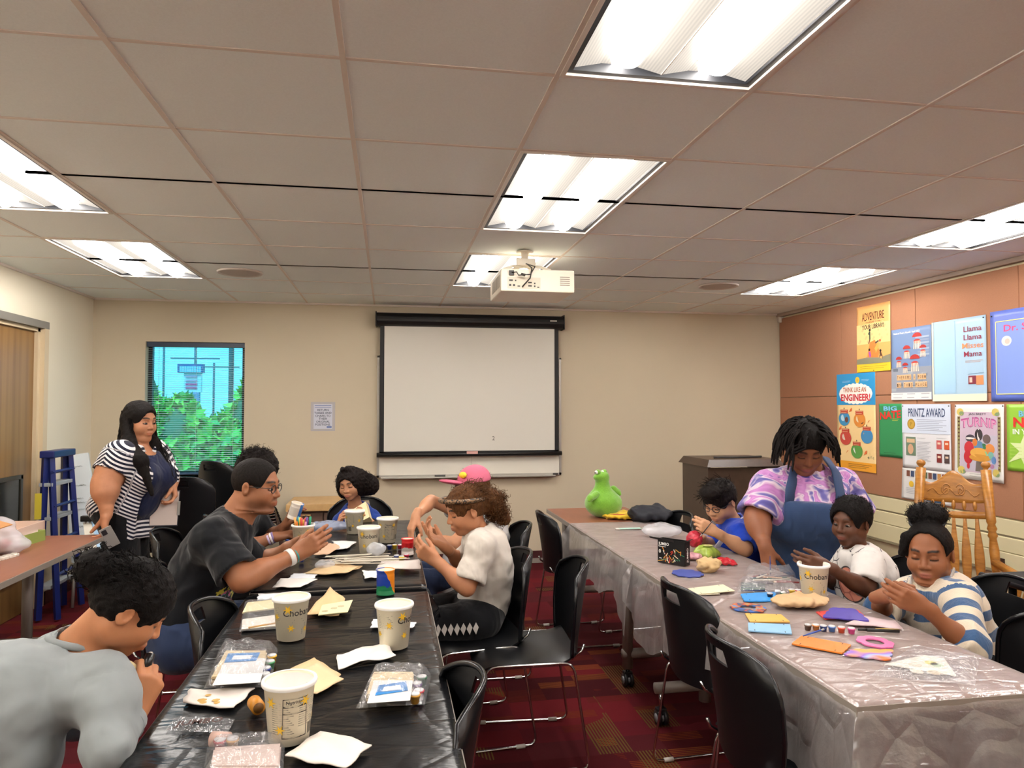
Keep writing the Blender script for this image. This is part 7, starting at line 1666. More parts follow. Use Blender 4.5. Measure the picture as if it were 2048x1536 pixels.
st = curls(lambda i: p.H((np.array(bun)+nv(NR.normal(size=3))*.045)), lambda i: NR.normal(size=3), 130, .024, .003, .006, 1.2)
st += curls(lambda i: p.H((lambda d: (d*np.array([.089, .11, .1])+np.array([0, -.013, .031])))(nv(np.array([NR.uniform(-1, 1), NR.uniform(-1, .55), NR.uniform(-.1, 1)])))), lambda i: -p.hf[1]+.35*NR.normal(size=3), 260, .03, .0026, .003, .8)
p.hair(ops, hair_mat('120d0c'), fold=.005, lam=.022, strands=st)
a, b = Q(281, 1372, 1.86), Q(301, 1308, 1.90); t = thing('marker_pen', 'thick black marker held upright by the child in grey', 'marker', a)
G().tube([a-(b-a)*.3, a+(b-a)*.55, a+(b-a)*.56, b], [.0095, .0095, .011, .011], 14).obj('barrel', mat('marker black', '101012', .3), t, True, loc=a); G().tube([b, b+(b-a)*.07], [.007, .004], 10).obj('tip', M_alu, t, True, loc=a)
a = Q(246, 1372, 1.87); t = thing('craft_ring', 'pale wooden ring held behind the marker by the child in grey', 'craft piece', a)
G().tube([a+np.array([.035*math.cos(x), .01*math.sin(x), .05*math.sin(x)]) for x in np.linspace(0, 6.283, 20, endpoint=False)], .008, 8, closed=True).obj('ring_piece', mat('ring cream', 'cdb98c', .6), t, True, loc=a)

# 3 --- man in black t-shirt
Y = 3.36
J = J_(pel=Q(366, 1248, 3.36), nkb=Q(474, 1034, Y), hd=Q(513, 972, Y), sh_r=Q(428, 1066, 3.17), el_r=Q(484, 1160, 3.08), wr_r=Q(590, 1110, 3.22), sh_l=Q(462, 1060, 3.56), el_l=Q(508, 1136, 3.62), wr_l=Q(588, 1092, 3.55))
J['chs'] = Q(428, 1110, Y); J['wst'] = Q(388, 1190, Y)
for s, y in (('r', 3.24), ('l', 3.5)): J['hip_'+s] = np.array([J['pel'][0]+.02, y, .5]); J['kn_'+s] = np.array([-.42, y-.02, .53]); J['an_'+s] = np.array([-.5, y, .08])
p = Person('man with glasses in a black printed t-shirt leaning over the far table', '9a6546', (J['pel'][0], Y, 0), J, (.85, -.12, -.5), (.95, -.26, -.12), hs=.99, bs=1.08, girth=1.12, arms=1.12, neck=.062, fat=.15); pm = p
p.hand('r', (.85, .1, .5), (.1, .95, .0), curl=(.3, .35, .4, .45), thumb=.55, sz=1.06); p.hand('l', (.9, -.1, .25), (.0, -.95, -.2), curl=(.4, .45, .5, .55), thumb=.6, sz=1.06); p.build(stub=.45, eye=1)
def blk(k, v, x, y, z):
    base = lin('0d0f14')
    fr = k.math('MULTIPLY', k.math('GREATER_THAN', y, .07), k.math('LESS_THAN', k.math('ABSOLUTE', x), .13)); fr = k.math('MULTIPLY', fr, k.math('MULTIPLY', k.math('GREATER_THAN', z, .02), k.math('LESS_THAN', z, .33)))
    n = k.noise(v, 26, 2); on = k.math('MULTIPLY', fr, k.math('GREATER_THAN', n, .53)); colr = k.ramp(k.noise(v, 11, 1), [(.38, lin('c8b83a')), (.47, lin('cf5f8a')), (.53, lin('3f8a86')), (.6, lin('d9d2b0'))], 'CONSTANT')
    c = k.mix(on, base, colr); bk = k.math('MULTIPLY', k.math('LESS_THAN', y, -.06), k.math('LESS_THAN', k.math('ABSOLUTE', x), .026)); dash = k.math('MULTIPLY', bk, k.math('GREATER_THAN', k.math('SINE', k.math('MULTIPLY', z, 6.283/.035)), -.2)); dash = k.math('MULTIPLY', dash, k.math('GREATER_THAN', k.noise(v, 60, 1), .48)); return k.mix(dash, c, lin('b9b4b0'))
p.shirt(shader('black printed tee', blk, .85, (22, .4)), inf=.022, sl=.84, hem=.13, name='t_shirt', neck=.066, sinf=.024, fold=.009, lam=.1, vox=.009)
p.pants(M_denim, inf=.016); p.shoes(M_shoe); glasses(p)
p.hair(p.hair_ops(.006, face=(.072, .078, .1), fz=-.02, nape=-.025), hair_mat('1a1310'), fold=.0012, lam=.012)
G().tube([p.J['nkb']+(p.fr[0]*math.cos(a)+p.fr[1]*math.sin(a))*.066+p.fr[2]*(.016-.03*math.sin(a)) for a in np.linspace(0, 6.283, 30, endpoint=False)], .0018, 6, closed=True).obj('necklace', mat('gold chain', 'c9a85a', .3, .8), p.root, True, loc=p.base)
band(p, 'wristband', J['el_r'], J['wr_r'], .037, mat('band white', 'd9d6d2', .5), .9, .022); band(p, 'teal_bracelet', J['el_r'], J['wr_r'], .0345, mat('band teal', '2f8a86', .5), .99, .008)

# 4 --- person hidden behind the man
Y = 4.22
J = J_(pel=np.array([-.98, 4.3, .56]), nkb=Q(492, 1008, 4.25), hd=Q(515, 952, Y), sh_r=Q(470, 1030, 4.05), el_r=Q(485, 1100, 3.98), wr_r=Q(549, 1074, 4.0), sh_l=Q(512, 1030, 4.42), el_l=Q(540, 1075, 4.4), wr_l=Q(571, 1052, 4.1))
for s, y in (('r', 4.2), ('l', 4.42)): J['hip_'+s] = np.array([-.96, y, .52]); J['kn_'+s] = np.array([-.55, y, .53]); J['an_'+s] = np.array([-.6, y, .08])
p = Person('person with curly dark hair hidden behind the man, wearing bracelets', '8a5a40', (-.98, 4.3, 0), J, (.95, -.2, -.1), (.95, -.2, -.2), hs=.95, bs=.95)
p.hand('r', (.95, -.05, .12), (.1, .2, -.95), curl=(.4, .45, .5, .5), thumb=.5); p.hand('l', (.35, -.2, .9), (.9, .1, -.3), curl=(.55, .6, .65, .7), thumb=.6); p.build()
p.shirt(plain('black top', '0c0d11'), inf=.018, sl=.9, hem=.1, name='t_shirt'); p.pants(M_blackp)
ops = p.hair_ops(.03, face=(.07, .07, .1), fz=-.04); hp = lambda e: HeadP(e, p.hc, p.hf, p.hs); ops += [('add', hp(EL((0, -.01, .09), (.1, .1, .07))), .03)]
sph = lambda r0: (lambda i: p.H((lambda d: (d*np.array(r0)+np.array([0, -.012, .05])))(nv(np.array([NR.uniform(-1, 1), NR.uniform(-1, .5), NR.uniform(0, 1)])))))
p.hair(ops, hair_mat('1c1412'), fold=.008, lam=.03, strands=curls(sph((.1, .11, .11)), lambda i: NR.normal(size=3)+np.array([0, 0, .6]), 320, .032, .0026, .008, 1.6))
for t_, c in ((.82, 'b9a8c9'), (.9, 'd9d2d6'), (.96, '7a6a9a')): band(p, 'bracelet', J['el_r'], J['wr_r'], .031, mat('brace '+c, c, .5), t_, .01)

# 5 --- girl in blue at the far end
Y = 5.2
J = J_(pel=np.array([-.2, 5.3, .56]), nkb=Q(712, 1018, 5.24), hd=Q(700, 967, 5.15), sh_r=Q(681, 1036, 5.24), el_r=Q(664, 1072, 5.1), wr_r=Q(676, 1052, 4.92), sh_l=Q(747, 1032, 5.28), el_l=Q(768, 1062, 5.14), wr_l=Q(742, 1046, 4.94))
for s, x in (('r', -.29), ('l', -.1)): J['hip_'+s] = np.array([x, 5.28, .52]); J['kn_'+s] = np.array([x, 4.95, .53]); J['an_'+s] = np.array([x, 5.0, .08])
p = Person('smiling girl with big dark hair in a blue sweatshirt at the far table end', 'c08a68', (-.2, 5.3, 0), J, (-.1, -1, 0), (-.3, -.92, -.26), (-.12, 0, 1), hs=.9, bs=.84, child=.8)
p.hand('r', (.25, -.5, .75), (.9, -.1, 0), curl=(.3, .35, .4, .4), thumb=.3); p.hand('l', (-.35, -.4, .75), (-.9, -.1, 0), curl=(.3, .35, .4, .4), thumb=.3); p.build(lipc='b0685c')
p.shirt(plain('royal sweatshirt', '1c3a86'), inf=.018, long_=.5, hem=.1, name='sweatshirt', neck=.064, sinf=.014); p.pants(M_denim)
hp = lambda e: HeadP(e, p.hc, p.hf, p.hs)
ops = p.hair_ops(.016, face=(.066, .075, .1), fz=-.035, ear=False)+[('add', hp(EL((.075, -.03, -.01), (.075, .085, .11))), .03), ('add', hp(EL((-.075, -.03, -.03), (.05, .07, .1))), .03), ('add', hp(EL((.14, -.04, -.04), (.075, .07, .085))), .03), ('sub', hp(EL((0, .115, -.03), (.06, .085, .095))), .01), ('add', hp(EL((.018, .03, .13), (.02, .03, .018))), .01), ('add', hp(EL((-.02, .03, .13), (.02, .03, .018))), .01)]
st = curls(lambda i: p.H((np.array([.1 if i % 3 else -.07, -.03, -.02])+nv(NR.normal(size=3))*np.array([.085 if i % 3 else .05, .07, .09]))), lambda i: NR.normal(size=3), 360, .022, .0024, .005, 1.4)
p.hair(ops, hair_mat('1d1412'), fold=.006, lam=.03, strands=st)
q = np.array([Q(688, 1030, 4.93), Q(731, 1003, 4.93), Q(739, 1034, 4.86), Q(692, 1058, 4.86)]); cc = q.mean(0); t = thing('wooden_box', 'cream wooden box being put together by the girl in blue', 'craft box', cc); L = cc
for i, (dn, sh) in enumerate(((0, 0), (.05, .0))):
    n_ = nv(np.cross(q[1]-q[0], q[3]-q[0])); n_ = n_ if n_[1] > 0 else -n_; V = [v+n_*dn for v in q]; V = V+[v+n_*.003 for v in V]; mesh('wood_panel', V, [(3, 2, 1, 0), (4, 5, 6, 7), (0, 1, 5, 4), (1, 2, 6, 5), (2, 3, 7, 6), (3, 0, 4, 7)], M_plyw, t, loc=L)
for a, b in ((0, 1), (1, 2), (2, 3), (3, 0)): mesh('wood_side', [q[a], q[b], q[b]+n_*.05, q[a]+n_*.05], [(0, 1, 2, 3)], M_ply, t, loc=L)
for i in range(4): band(p, 'scrunchie', J['el_l'], J['wr_l'], .034+.003*(i % 2), mat('scrunchie black', '0d0d10', .7), .8+.035*i, .02)

# 6 --- child in the pink cap
Y = 4.18
J = J_(pel=np.array([.55, 4.2, .56]), nkb=Q(965, 1022, 4.2), hd=Q(946, 980, 4.15), sh_l=Q(955, 1040, 4.02), el_l=Q(905, 1090, 3.95), wr_l=Q(876, 1078, 3.9), sh_r=Q(948, 1024, 4.32), el_r=Q(862, 1002, 4.2), wr_r=Q(832, 1032, 4.02))
for s, y in (('l', 4.1), ('r', 4.3)): J['hip_'+s] = np.array([.53, y, .52]); J['kn_'+s] = np.array([.2, y, .53]); J['an_'+s] = np.array([.25, y, .08])
p = Person('child in a pink cap reaching down to a red can', 'c48d6a', (.55, 4.2, 0), J, (-1, -.15, 0), (-.86, -.4, -.3), hs=.92, bs=.86, child=.6)
p.hand('r', (-.35, -.3, -.9), (.75, .3, -.4), curl=(.3, .35, .4, .45), thumb=.5, sz=.9, spread=.12); p.hand('l', (-.6, -.2, .75), (.4, -.3, .6), curl=(.4, .4, .4, .4), sz=.85); p.build()
p.shirt(plain('grey tee', '8d8a88'), inf=.014, sl=.6, hem=.1, name='t_shirt'); p.pants(M_denim)
hp = lambda e: HeadP(e, p.hc, p.hf, p.hs)
st = curls(lambda i: p.H(nv(np.array([NR.uniform(-1, 1), NR.uniform(-.6, 1), NR.uniform(-.2, .45)]))*np.array([.088, .105, .11])), lambda i: NR.normal(size=3), 160, .05, .003, .008, 2.)
p.hair(p.hair_ops(.012, face=(.066, .075, .1), fz=-.05), hair_mat('7a5430'), fold=.006, lam=.03, strands=st)
t = thing('baseball_cap', 'pink baseball cap with a yellow smiley badge on the reaching child', 'cap', p.H((0, 0, .1))); L = p.H((0, 0, .1))
V, F = sdf_mesh([('add', hp(EL((0, -.025, .055), (.098, .112, .098))), 0), ('and', hp(HS((0, 0, .052), (0, .18, -1))), .006), ('sub', hp(EL((0, -.02, .03), (.09, .104, .09))), .004)], .005); mesh('crown', V, F, mat('cap pink', 'c9647e', .75, bump=.2, bscale=120), t, smooth=True, loc=L)
V, F = sdf_mesh([('add', hp(EL((0, .125, .1), (.086, .085, .014), frame((0, 1, .5), (0, 0, 1)))), 0)], .004); mesh('brim', V, F, mat('cap brim', 'b84f6c', .75), t, smooth=True, loc=L)
for a, b, nm, m in ((.03, .004, 'badge', mat('badge yellow', 'e6c92a', .5)),): V, F = sdf_mesh([('add', hp(EL((.035, .06, .125), (.032, .022, .02))), 0)], .004); mesh(nm, V, F, m, t, smooth=True, loc=L)
M_clap = mat('clear apron film', 'd2d0cf', .2, trans=.4)
V, F = sdf_mesh([('add', RC(p.J['chs'] if 'chs' in p.J else p.J['nkb']*.6+p.J['pel']*.4, p.J['pel']+np.array([-.1, 0, -.12]), .16, .2), 0), ('fold', .012, .09)], .011); mesh('plastic_apron', V, F, M_clap, p.root, smooth=True, loc=p.base)

# 7 --- girl in the white polo
Y = 3.46
J = J_(pel=Q(960, 1212, 3.5), nkb=Q(955, 1062, Y), hd=Q(932, 1020, 3.44), sh_l=Q(962, 1084, 3.29), el_l=Q(934, 1176, 3.24), wr_l=Q(872, 1122, 3.3), sh_r=Q(955, 1082, 3.62), el_r=Q(925, 1128, 3.7), wr_r=Q(890, 1094, 3.55))
J['chs'] = Q(975, 1110, Y); J['wst'] = Q(978, 1160, Y)
for s, y in (('l', 3.37), ('r', 3.58)): J['hip_'+s] = np.array([J['pel'][0]-.02, y, .5]); J['kn_'+s] = np.array([.19, y-.02, .50]); J['an_'+s] = np.array([.24, y, .08])
p = Person('girl in a white polo shirt with a curly ponytail painting a can', 'b87f5c', (J['pel'][0], Y, 0), J, (-1, -.08, -.12), (-.93, -.22, -.3), hs=.93, bs=.9, child=.5); pg = p
p.hand('l', (-.75, .1, .55), (.1, .85, .3), curl=(.5, .6, .75, .85), thumb=.75, sz=.92); p.hand('r', (-.75, -.1, .6), (.45, -.3, .75), curl=(.15, .2, .25, .3), thumb=.1, sz=.92); p.build(lipc='a86a58')
p.shirt(plain('white polo', 'c9c1b6', .85, (20, .5)), inf=.02, sl=.85, hem=.12, name='polo_shirt', neck=.062, sinf=.022, fold=.009, lam=.09)
p.pants(plain('black shorts', '0e0f13'), inf=.02, name='shorts', knee=.98); p.shoes(M_shoe2)
a, b = J['hip_l'], J['kn_l']; d = nv(b-a)
for i in range(7):
    c = a+(b-a)*(.12+.12*i)+np.array([0, -(.098-.02*(.12+.12*i)), .0]); g = G(); g.add([c+np.array([-.014, -.012, 0]), c+np.array([0, -.012, -.026]), c+np.array([.012, -.012, .006]), c+np.array([0, -.012, .028])], [(0, 1, 2, 3)]); g.add([c+np.array([-.014, -.009, 0]), c+np.array([0, -.009, -.026]), c+np.array([.012, -.009, .006]), c+np.array([0, -.009, .028])], [(3, 2, 1, 0)]); g.obj('stripe_motif', mat('motif white', 'cfcac4', .7), p.root, loc=p.base)
hp = lambda e: HeadP(e, p.hc, p.hf, p.hs)
ops = p.hair_ops(.014, face=(.066, .068, .1), fz=-.045, nape=-.04)+[('add', hp(EL((0, -.135, .0), (.06, .055, .07))), .02), ('add', hp(RC((0, -.15, -.02), (0, -.185, -.12), .055, .035)), .03)]
st = curls(lambda i: p.H((np.array([0, -.15, -.03])+nv(NR.normal(size=3))*np.array([.06, .055, .085]))), lambda i: p.hf[1]*-.6+NR.normal(size=3)-np.array([0, 0, .7]), 330, .05, .0028, .008, 2.)
st += curls(lambda i: p.H((lambda d: (d*np.array([.089, .11, .1])+np.array([0, -.013, .031])))(nv(np.array([NR.uniform(-1, 1), NR.uniform(-1, .3), NR.uniform(-.1, 1)])))), lambda i: -p.hf[1]+NR.normal(size=3)*.3, 160, .05, .0026, .005, 1.)
p.hair(ops, hair_mat('6b4526'), fold=.005, lam=.03, strands=st)
k = NT('leopard band'); k.l(k.ramp(k.noise(k.coord(), 130, 1), [(.46, lin('18110d')), (.54, lin('8a6a4a'))]), k.b.inputs['Base Color'])
G().tube([p.H((.094*math.cos(a), -.0+.112*math.sin(a)*1., .06+.03*math.sin(a))) for a in np.linspace(0, 6.283, 36, endpoint=False)], .011, 8, closed=True).obj('headband', k.m, p.root, True, loc=p.base)
brush('thin wooden brush touching the red can', Q(868, 1112, 3.34), Q(834, 1100, 3.62), ('c9a070', 'b8322c'), .0028)

# 8 --- boy in blue with glasses
Y = 3.72
J = J_(pel=np.array([2.1, 3.9, .56]), nkb=Q(1466, 1040, Y), hd=Q(1440, 1003, Y), sh_l=Q(1484, 1062, 3.56), el_l=Q(1490, 1098, 3.5), wr_l=Q(1430, 1064, 3.5), sh_r=Q(1452, 1060, 3.9), el_r=Q(1420, 1090, 3.86), wr_r=Q(1404, 1080, 3.66))
for s, y in (('l', 3.8), ('r', 4.0)): J['hip_'+s] = np.array([2.08, y, .52]); J['kn_'+s] = np.array([1.72, y, .53]); J['an_'+s] = np.array([1.78, y, .08])
p = Person('boy with glasses in a royal blue shirt painting with a fine brush', 'c79673', (2.1, 3.9, 0), J, (-.9, -.3, 0), (-.78, -.42, -.42), hs=.92, bs=.86, child=.7)
p.hand('l', (-.8, .1, .4), (.2, .9, -.1), curl=(.6, .65, .8, .9), thumb=.75, sz=.85); p.hand('r', (-.6, -.4, .3), (.3, -.5, -.7), curl=(.5, .55, .6, .6), thumb=.5, sz=.85); p.build()
p.shirt(plain('royal blue tee', '1b3fb0'), inf=.018, sl=1.0, hem=.1, name='t_shirt', sinf=.02, fold=.008)
p.pants(M_blackp); glasses(p, '22252c')
hp = lambda e: HeadP(e, p.hc, p.hf, p.hs); ops = p.hair_ops(.018, face=(.066, .066, .088), fz=-.05, nape=-.03)+[('add', hp(EL((0, .06, .1), (.07, .055, .035))), .03)]
st = curls(lambda i: p.H((lambda d: (d*np.array([.094, .112, .105])+np.array([0, -.013, .031])))(nv(np.array([NR.uniform(-1, 1), NR.uniform(-.9, 1), NR.uniform(.25, 1)])))), lambda i: p.hf[1]*.8+NR.normal(size=3)*.6, 160, .05, .003, .002, .3)
p.hair(ops, hair_mat('1b1310'), fold=.004, lam=.03, strands=st)
for s in (-1, 1): G().tube([p.J['nkb']+p.fr[0]*s*.045-p.fr[1]*.05+p.fr[2]*.03, p.J['nkb']+p.fr[0]*s*.06+p.fr[1]*.05+p.fr[2]*.0, p.J['nkb']+p.fr[0]*s*.055+p.fr[1]*.135-p.fr[2]*.12, p.J['nkb']+p.fr[0]*s*.05+p.fr[1]*.15-p.fr[2]*.3], .018, 8, flat=.35).obj('apron_strap', M_clap, p.root, True, loc=p.base)
brush('fine white and black brush in the hand of the boy in blue', Q(1425, 1042, 3.46), Q(1398, 1076, 3.46), ('1c1c20', '8a3a3a'), .003)
c = Q(1389, 1078, 3.55); blob('red and blue painted craft ball held by the boy in blue', 'craft_ball', 'craft ball', c, (.042, .042, .044), mat('red blue paint', 'b8283c', .4, var=.5, vscale=35), 3, .004, .02, .004)

# 9 --- woman in tie-dye and denim apron
Y = 3.42
J = J_(pel=np.array([2.18, 3.5, .86]), nkb=Q(1620, 938, 3.46), hd=Q(1609, 893, 3.36), sh_r=Q(1530, 962, 3.42), el_r=Q(1513, 1036, 3.36), wr_r=Q(1530, 1094, 3.22), sh_l=Q(1692, 958, 3.52), el_l=Q(1716, 1035, 3.5), wr_l=Q(1700, 1100, 3.4))
J['chs'] = Q(1606, 1005, 3.47)
for s, x in (('r', -.1), ('l', .1)): h = J['pel']+np.array([x, 0, -.05]); J['hip_'+s] = h; J['kn_'+s] = np.array([h[0], h[1]+.02, .46]); J['an_'+s] = np.array([h[0], h[1]+.04, .08])
p = Person('woman with dark locs in a tie-dye shirt and denim apron leaning over the table', '8a573c', (2.18, 3.5, 0), J, (-.3, -.95, -.12), (-.22, -.78, -.58), (-.12, -.4, .9), hs=1.06, bs=1.06, fat=.7, girth=1.3, arms=1.35, neck=.06); pa_ = p
p.hand('r', (.12, -.2, -.95), (.85, .4, .0), curl=(.5, .6, .7, .75), thumb=.7, sz=1.0, spread=.03); p.build(lipc='8a4a44', brow=.9)
def tie(k, v, x, y, z):
    m = k.n('Mapping'); k.l(v, m.inputs[0]); n1 = k.noise(v, 7, 2, .5); n2 = k.n('TexNoise'); k.l(v, n2.inputs['Vector']); n2.inputs['Scale'].default_value = 10; n2.inputs['Distortion'].default_value = 1.2
    return k.ramp(k.math('ADD', k.math('MULTIPLY', n2.outputs['Fac'], .75), k.math('MULTIPLY', n1, .25)), [(.34, lin('4a4686')), (.43, lin('6f68a8')), (.48, lin('d6c6d0')), (.53, lin('b277b4')), (.6, lin('c48ac4')), (.66, lin('5a4a94'))])
p.shirt(shader('tie-dye jersey', tie, .85, (22, .3)), inf=.022, sl=.92, hem=.16, name='tie_dye_shirt', neck=.068, bust=1.5, sinf=.026, fold=.009, lam=.1)

def apron(p):
    J, R = p.J, p.fr; ops = p.torso(.05, 1.55)+[('add', RC(J['pel'], J['pel']*np.array([1, 1, 0])+np.array([0, 0, .5]), .2, .24), .08)]
    ops += [('and', HS(J['chs']+R[2]*.055, R[2]), .01), ('and', HS(J['pel']-R[1]*.03, -R[1]), .02), ('and', HS((0, 0, .46), (0, 0, -1)), 0), ('sub', BXS(J['chs']+R[0]*.31+R[2]*.06, (.13, .4, .1), .03, R), .03), ('sub', BXS(J['chs']-R[0]*.31+R[2]*.06, (.13, .4, .1), .03, R), .03)]
    p.cloth('denim_apron', ops, plain('apron denim', '33476a', .85, (26, .4)), fold=.004, lam=.14)
    m = plain('apron denim', '33476a') if 0 else MATS.get('apron strap') or mat('apron strap', '2f4264', .85)
    for s in (-1, 1): G().tube([J['chs']+R[0]*s*.12+R[1]*.215+R[2]*.03, J['chs']+R[0]*s*.12+R[1]*.2+R[2]*.1, J['nkb']+R[0]*s*.1+R[1]*.1+R[2]*.01, J['nkb']+R[0]*s*.08-R[1]*.02+R[2]*.06], .028, 8, flat=.3).obj('apron_strap', m, p.root, True, loc=p.base)
    G().tube([J['pel']+R[0]*x+R[1]*(.215-.9*x*x)*1.05+R[2]*.02*math.cos(x*8) for x in np.linspace(-.15, .15, 12)], .003, 6).obj('apron_seam', mat('apron stitch', '8a9ab8', .8), p.root, True, loc=p.base)
apron(p); p.pants(M_blackp, inf=.008); p.shoes(M_shoe)
ops = p.hair_ops(.014, face=(.068, .075, .1), fz=-.045, nape=-.05)
st = []
for i in range(230):
    d = nv(np.array([NR.uniform(-1, 1), NR.uniform(-1, .45), NR.uniform(.0, 1.)])); r0 = d*np.array([.088, .108, .1])+np.array([0, -.013, .031])
    side = 1 if r0[0] > 0 else -1; o = np.array([side*max(abs(d[0]), .35), d[1]*.8+.1, 0.]); o = nv(o); ln = random.uniform(.09, .15)*(1 if d[1] < .2 else .6); P_ = []
    for j in range(8):
        u = j/7; x = r0+o*(.045*math.sin(u*1.6)+.02*u)+np.array([0, 0, .02*math.sin(u*3.1)])+p.hf@np.array([0, 0, -ln*u**1.5]); 
        if x[1] > .03 and abs(x[0]) < .085 and x[2] < .085: x[0] = side*(.085+.015*u)
        P_.append(p.H(x)+NR.normal(size=3)*.0015)
    st.append((P_, [.0055]*6+[.005, .003]))
p.hair(ops, hair_mat('16100e'), fold=.003, lam=.02, strands=st)
brush('dark blue brush dipped by the aproned woman', Q(1540, 1112, 3.16), QZ(1541, 1150, TS+.02), ('2a3a78', '2a3050'), .003)
g_ = QZ(1528, 1168, TS); 
t = thing('brush_bundle', 'clear tray of coloured paint brushes under the aproned woman\'s hand', 'brush tray', (g_[0], g_[1], TS)); L = (g_[0], g_[1], TS); rs = np.random.RandomState(8)
for i in range(20):
    a = QZ(1500+rs.uniform(0, 60), 1150+rs.uniform(0, 14), TS+.012+rs.uniform(0, .02)); b = a+np.array([rs.uniform(.05, .12), rs.uniform(-.05, .05), 0]); G().tube([a, b], .0035, 6).obj('brush', mat('bundle %d' % (i % 6), ('8a2a2a', '1f3a5a', '2a5a4a', 'c9a07a', '3a2a4a', 'd9d0c0')[i % 6], .4), t, True, loc=L)
bag(t, [(1478, 1178), (1490, 1140), (1590, 1146), (1600, 1186)], TS, .045, L, 23)

# 10 --- boy in the white printed shirt
Y = 2.92
J = J_(pel=np.array([2.18, 2.95, .56]), nkb=Q(1712, 1098, Y), hd=Q(1701, 1044, Y), sh_l=Q(1740, 1118, 2.77), el_l=Q(1733, 1178, 2.68), wr_l=Q(1655, 1135, 2.66), sh_r=Q(1696, 1116, 3.08), el_r=Q(1668, 1165, 3.08), wr_r=Q(1632, 1138, 2.85))
for s, y in (('l', 2.85), ('r', 3.05)): J['hip_'+s] = np.array([2.15, y, .52]); J['kn_'+s] = np.array([1.82, y, .53]); J['an_'+s] = np.array([1.88, y, .08])
p = Person('boy in a white printed t-shirt sitting before the cream tub', '5e3a28', (2.18, 2.95, 0), J, (-.88, -.42, 0), (-.9, -.42, -.08), hs=.86, bs=.8, child=.8, neck=.052, nose=1.15)
p.hand('l', (-.9, .1, .2), (.1, .9, .1), curl=(.45, .5, .55, .55), thumb=.5, sz=.85); p.hand('r', (-.8, -.25, .2), (.1, -.9, .1), curl=(.45, .5, .55, .6), thumb=.5, sz=.85); p.build(lipc='7a4238', brow=.6, eye=1)
def tee(k, v, x, y, z):
    vo = k.n('TexVoronoi', feature='DISTANCE_TO_EDGE'); k.l(v, vo.inputs['Vector']); vo.inputs['Scale'].default_value = 16; n = k.noise(v, 8, 2)
    ln = k.math('MULTIPLY', k.math('LESS_THAN', vo.outputs['Distance'], .035), k.math('GREATER_THAN', n, .5)); c = k.mix(ln, lin('d2cdc8'), lin('35323a'))
    d = k.math('ADD', k.math('POWER', k.math('DIVIDE', k.math('ADD', x, .01), .06), 2.), k.math('POWER', k.math('DIVIDE', k.math('SUBTRACT', z, .16), .075), 2.)); on = k.math('MULTIPLY', k.math('LESS_THAN', d, 1.), k.math('GREATER_THAN', y, .03))
    ed = k.math('MULTIPLY', k.math('LESS_THAN', d, 1.2), k.math('GREATER_THAN', y, .03)); c = k.mix(ed, c, lin('3a3436')); return k.mix(on, c, k.mix(k.math('LESS_THAN', vo.outputs['Distance'], .05), lin('d98a72'), lin('b86a5a')))
p.shirt(shader('white printed tee', tee, .85, (24, .3)), inf=.02, sl=.92, hem=.1, name='t_shirt', neck=.062, sinf=.024, fold=.008)
p.pants(M_blackp)
p.hair(p.hair_ops(.02, face=(.07, .076, .098), fz=-.026, nape=-.04), hair_mat('120d0c'), fold=.0026, lam=.007, strands=curls(lambda i: p.H((lambda d: (d*np.array([.096, .117, .107])+np.array([0, -.013, .031])))(nv(np.array([NR.uniform(-1, 1), NR.uniform(-1, .45), NR.uniform(.05, 1)])))), lambda i: NR.normal(size=3), 420, .012, .0018, .003, 1.))

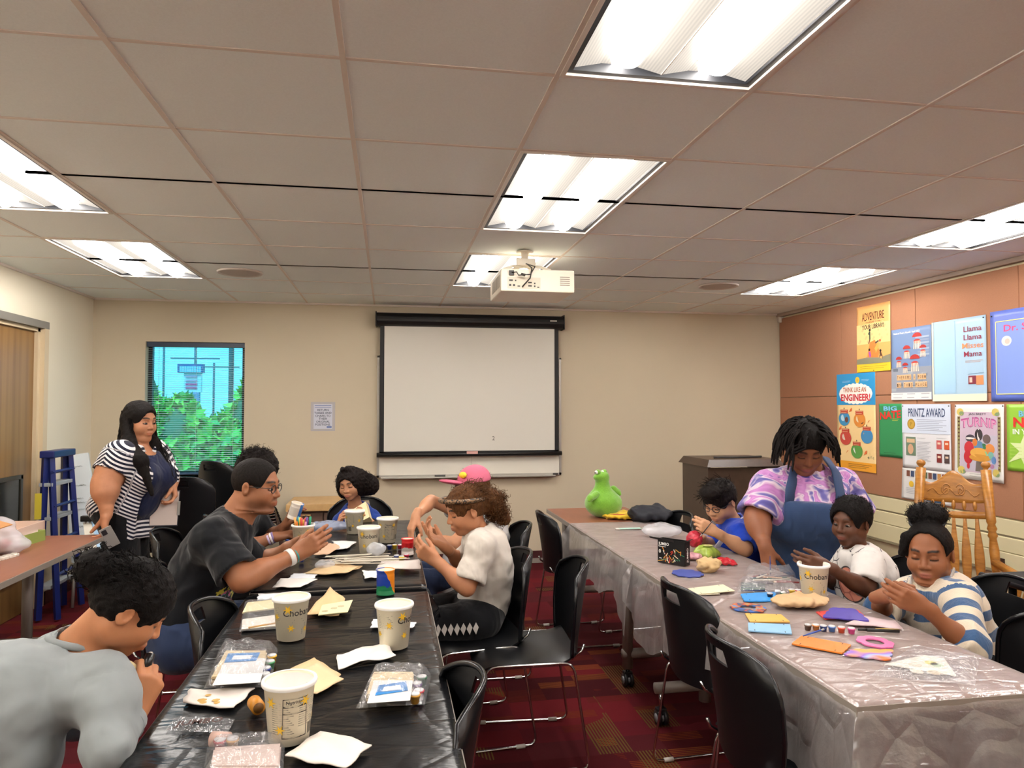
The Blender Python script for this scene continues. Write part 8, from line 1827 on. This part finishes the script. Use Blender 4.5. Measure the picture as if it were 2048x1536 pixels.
# 11 --- girl in the striped sweater
Y = 2.46
J = J_(pel=np.array([2.24, 2.52, .56]), nkb=Q(1868, 1166, Y), hd=Q(1858, 1106, Y), sh_l=Q(1922, 1188, 2.3), el_l=Q(1936, 1290, 2.14), wr_l=Q(1848, 1214, 2.16), sh_r=Q(1812, 1180, 2.62), el_r=Q(1764, 1222, 2.55), wr_r=Q(1764, 1192, 2.36))
for s, y in (('l', 2.42), ('r', 2.62)): J['hip_'+s] = np.array([2.2, y, .52]); J['kn_'+s] = np.array([1.86, y, .53]); J['an_'+s] = np.array([1.92, y, .08])
p = Person('girl with a puff bun in a blue and cream striped sweater using her hands', '8f5a3b', (2.24, 2.52, 0), J, (-.85, -.5, 0), (-.76, -.62, -.12), (-.05, 0, 1), hs=.94, bs=.82, child=1., fat=.2, neck=.052, nose=1.1)
p.hand('l', (-.85, .15, .35), (.2, .8, .1), curl=(.55, .6, .65, .7), thumb=.75, sz=.9); p.hand('r', (.35, -.55, .3), (.6, .2, -.6), curl=(.9, .95, 1., 1.), thumb=.8, sz=.88); p.build(lipc='9a5a50')
def knit(k, v, x, y, z):
    w = k.math('ADD', z, k.math('MULTIPLY', k.math('SUBTRACT', k.noise(v, 9, 2), .5), .03)); s = k.math('ADD', k.math('SINE', k.math('MULTIPLY', w, 6.283/.085)), .45); return k.ramp(s, [(.15, lin('3a587e')), (.28, lin('4a678e')), (.4, lin('d2c4ae'))])
M_knit = shader('striped knit', knit, .9, (150, .5, (1, 1, .12)), .3)
p.shirt(M_knit, inf=.024, long_=.22, hem=.1, name='sweater', neck=.07, sinf=.03, fold=.008, lam=.1)
p.pants(M_blackp)
hp = lambda e: HeadP(e, p.hc, p.hf, p.hs); puff = (-.01, -.075, .14)
ops = p.hair_ops(.010, face=(.08, .11, .1), fz=.004, nape=-.045)+[('add', hp(EL(puff, (.075, .062, .05))), .015), ('add', hp(RC((-.07, .04, .07), (-.092, .04, .0), .022, .014)), .02)]
st = curls(lambda i: p.H(np.array(puff)+nv(NR.normal(size=3))*np.array([.07, .058, .045])), lambda i: NR.normal(size=3), 420, .02, .0022, .005, 1.4)
p.hair(ops, hair_mat('15100f'), fold=.003, lam=.018, strands=st)
G().tube([p.H((.062*math.cos(a)-.01, -.06+.05*math.sin(a), .112-.02*math.sin(a))) for a in np.linspace(0, 6.283, 24, endpoint=False)], .007, 8, closed=True).obj('hair_tie', mat('hair tie', '1c1c20', .6), p.root, True, loc=p.base)
for s in (-1, 1): G().tube([p.J['nkb']+p.fr[0]*s*.06-p.fr[1]*.05+p.fr[2]*.045, p.J['nkb']+p.fr[0]*s*.068+p.fr[1]*.03+p.fr[2]*.02, p.J['nkb']+p.fr[0]*s*.055+p.fr[1]*.115-p.fr[2]*.07], .011, 8, flat=.4).obj('apron_tie', M_clap, p.root, True, loc=p.base)
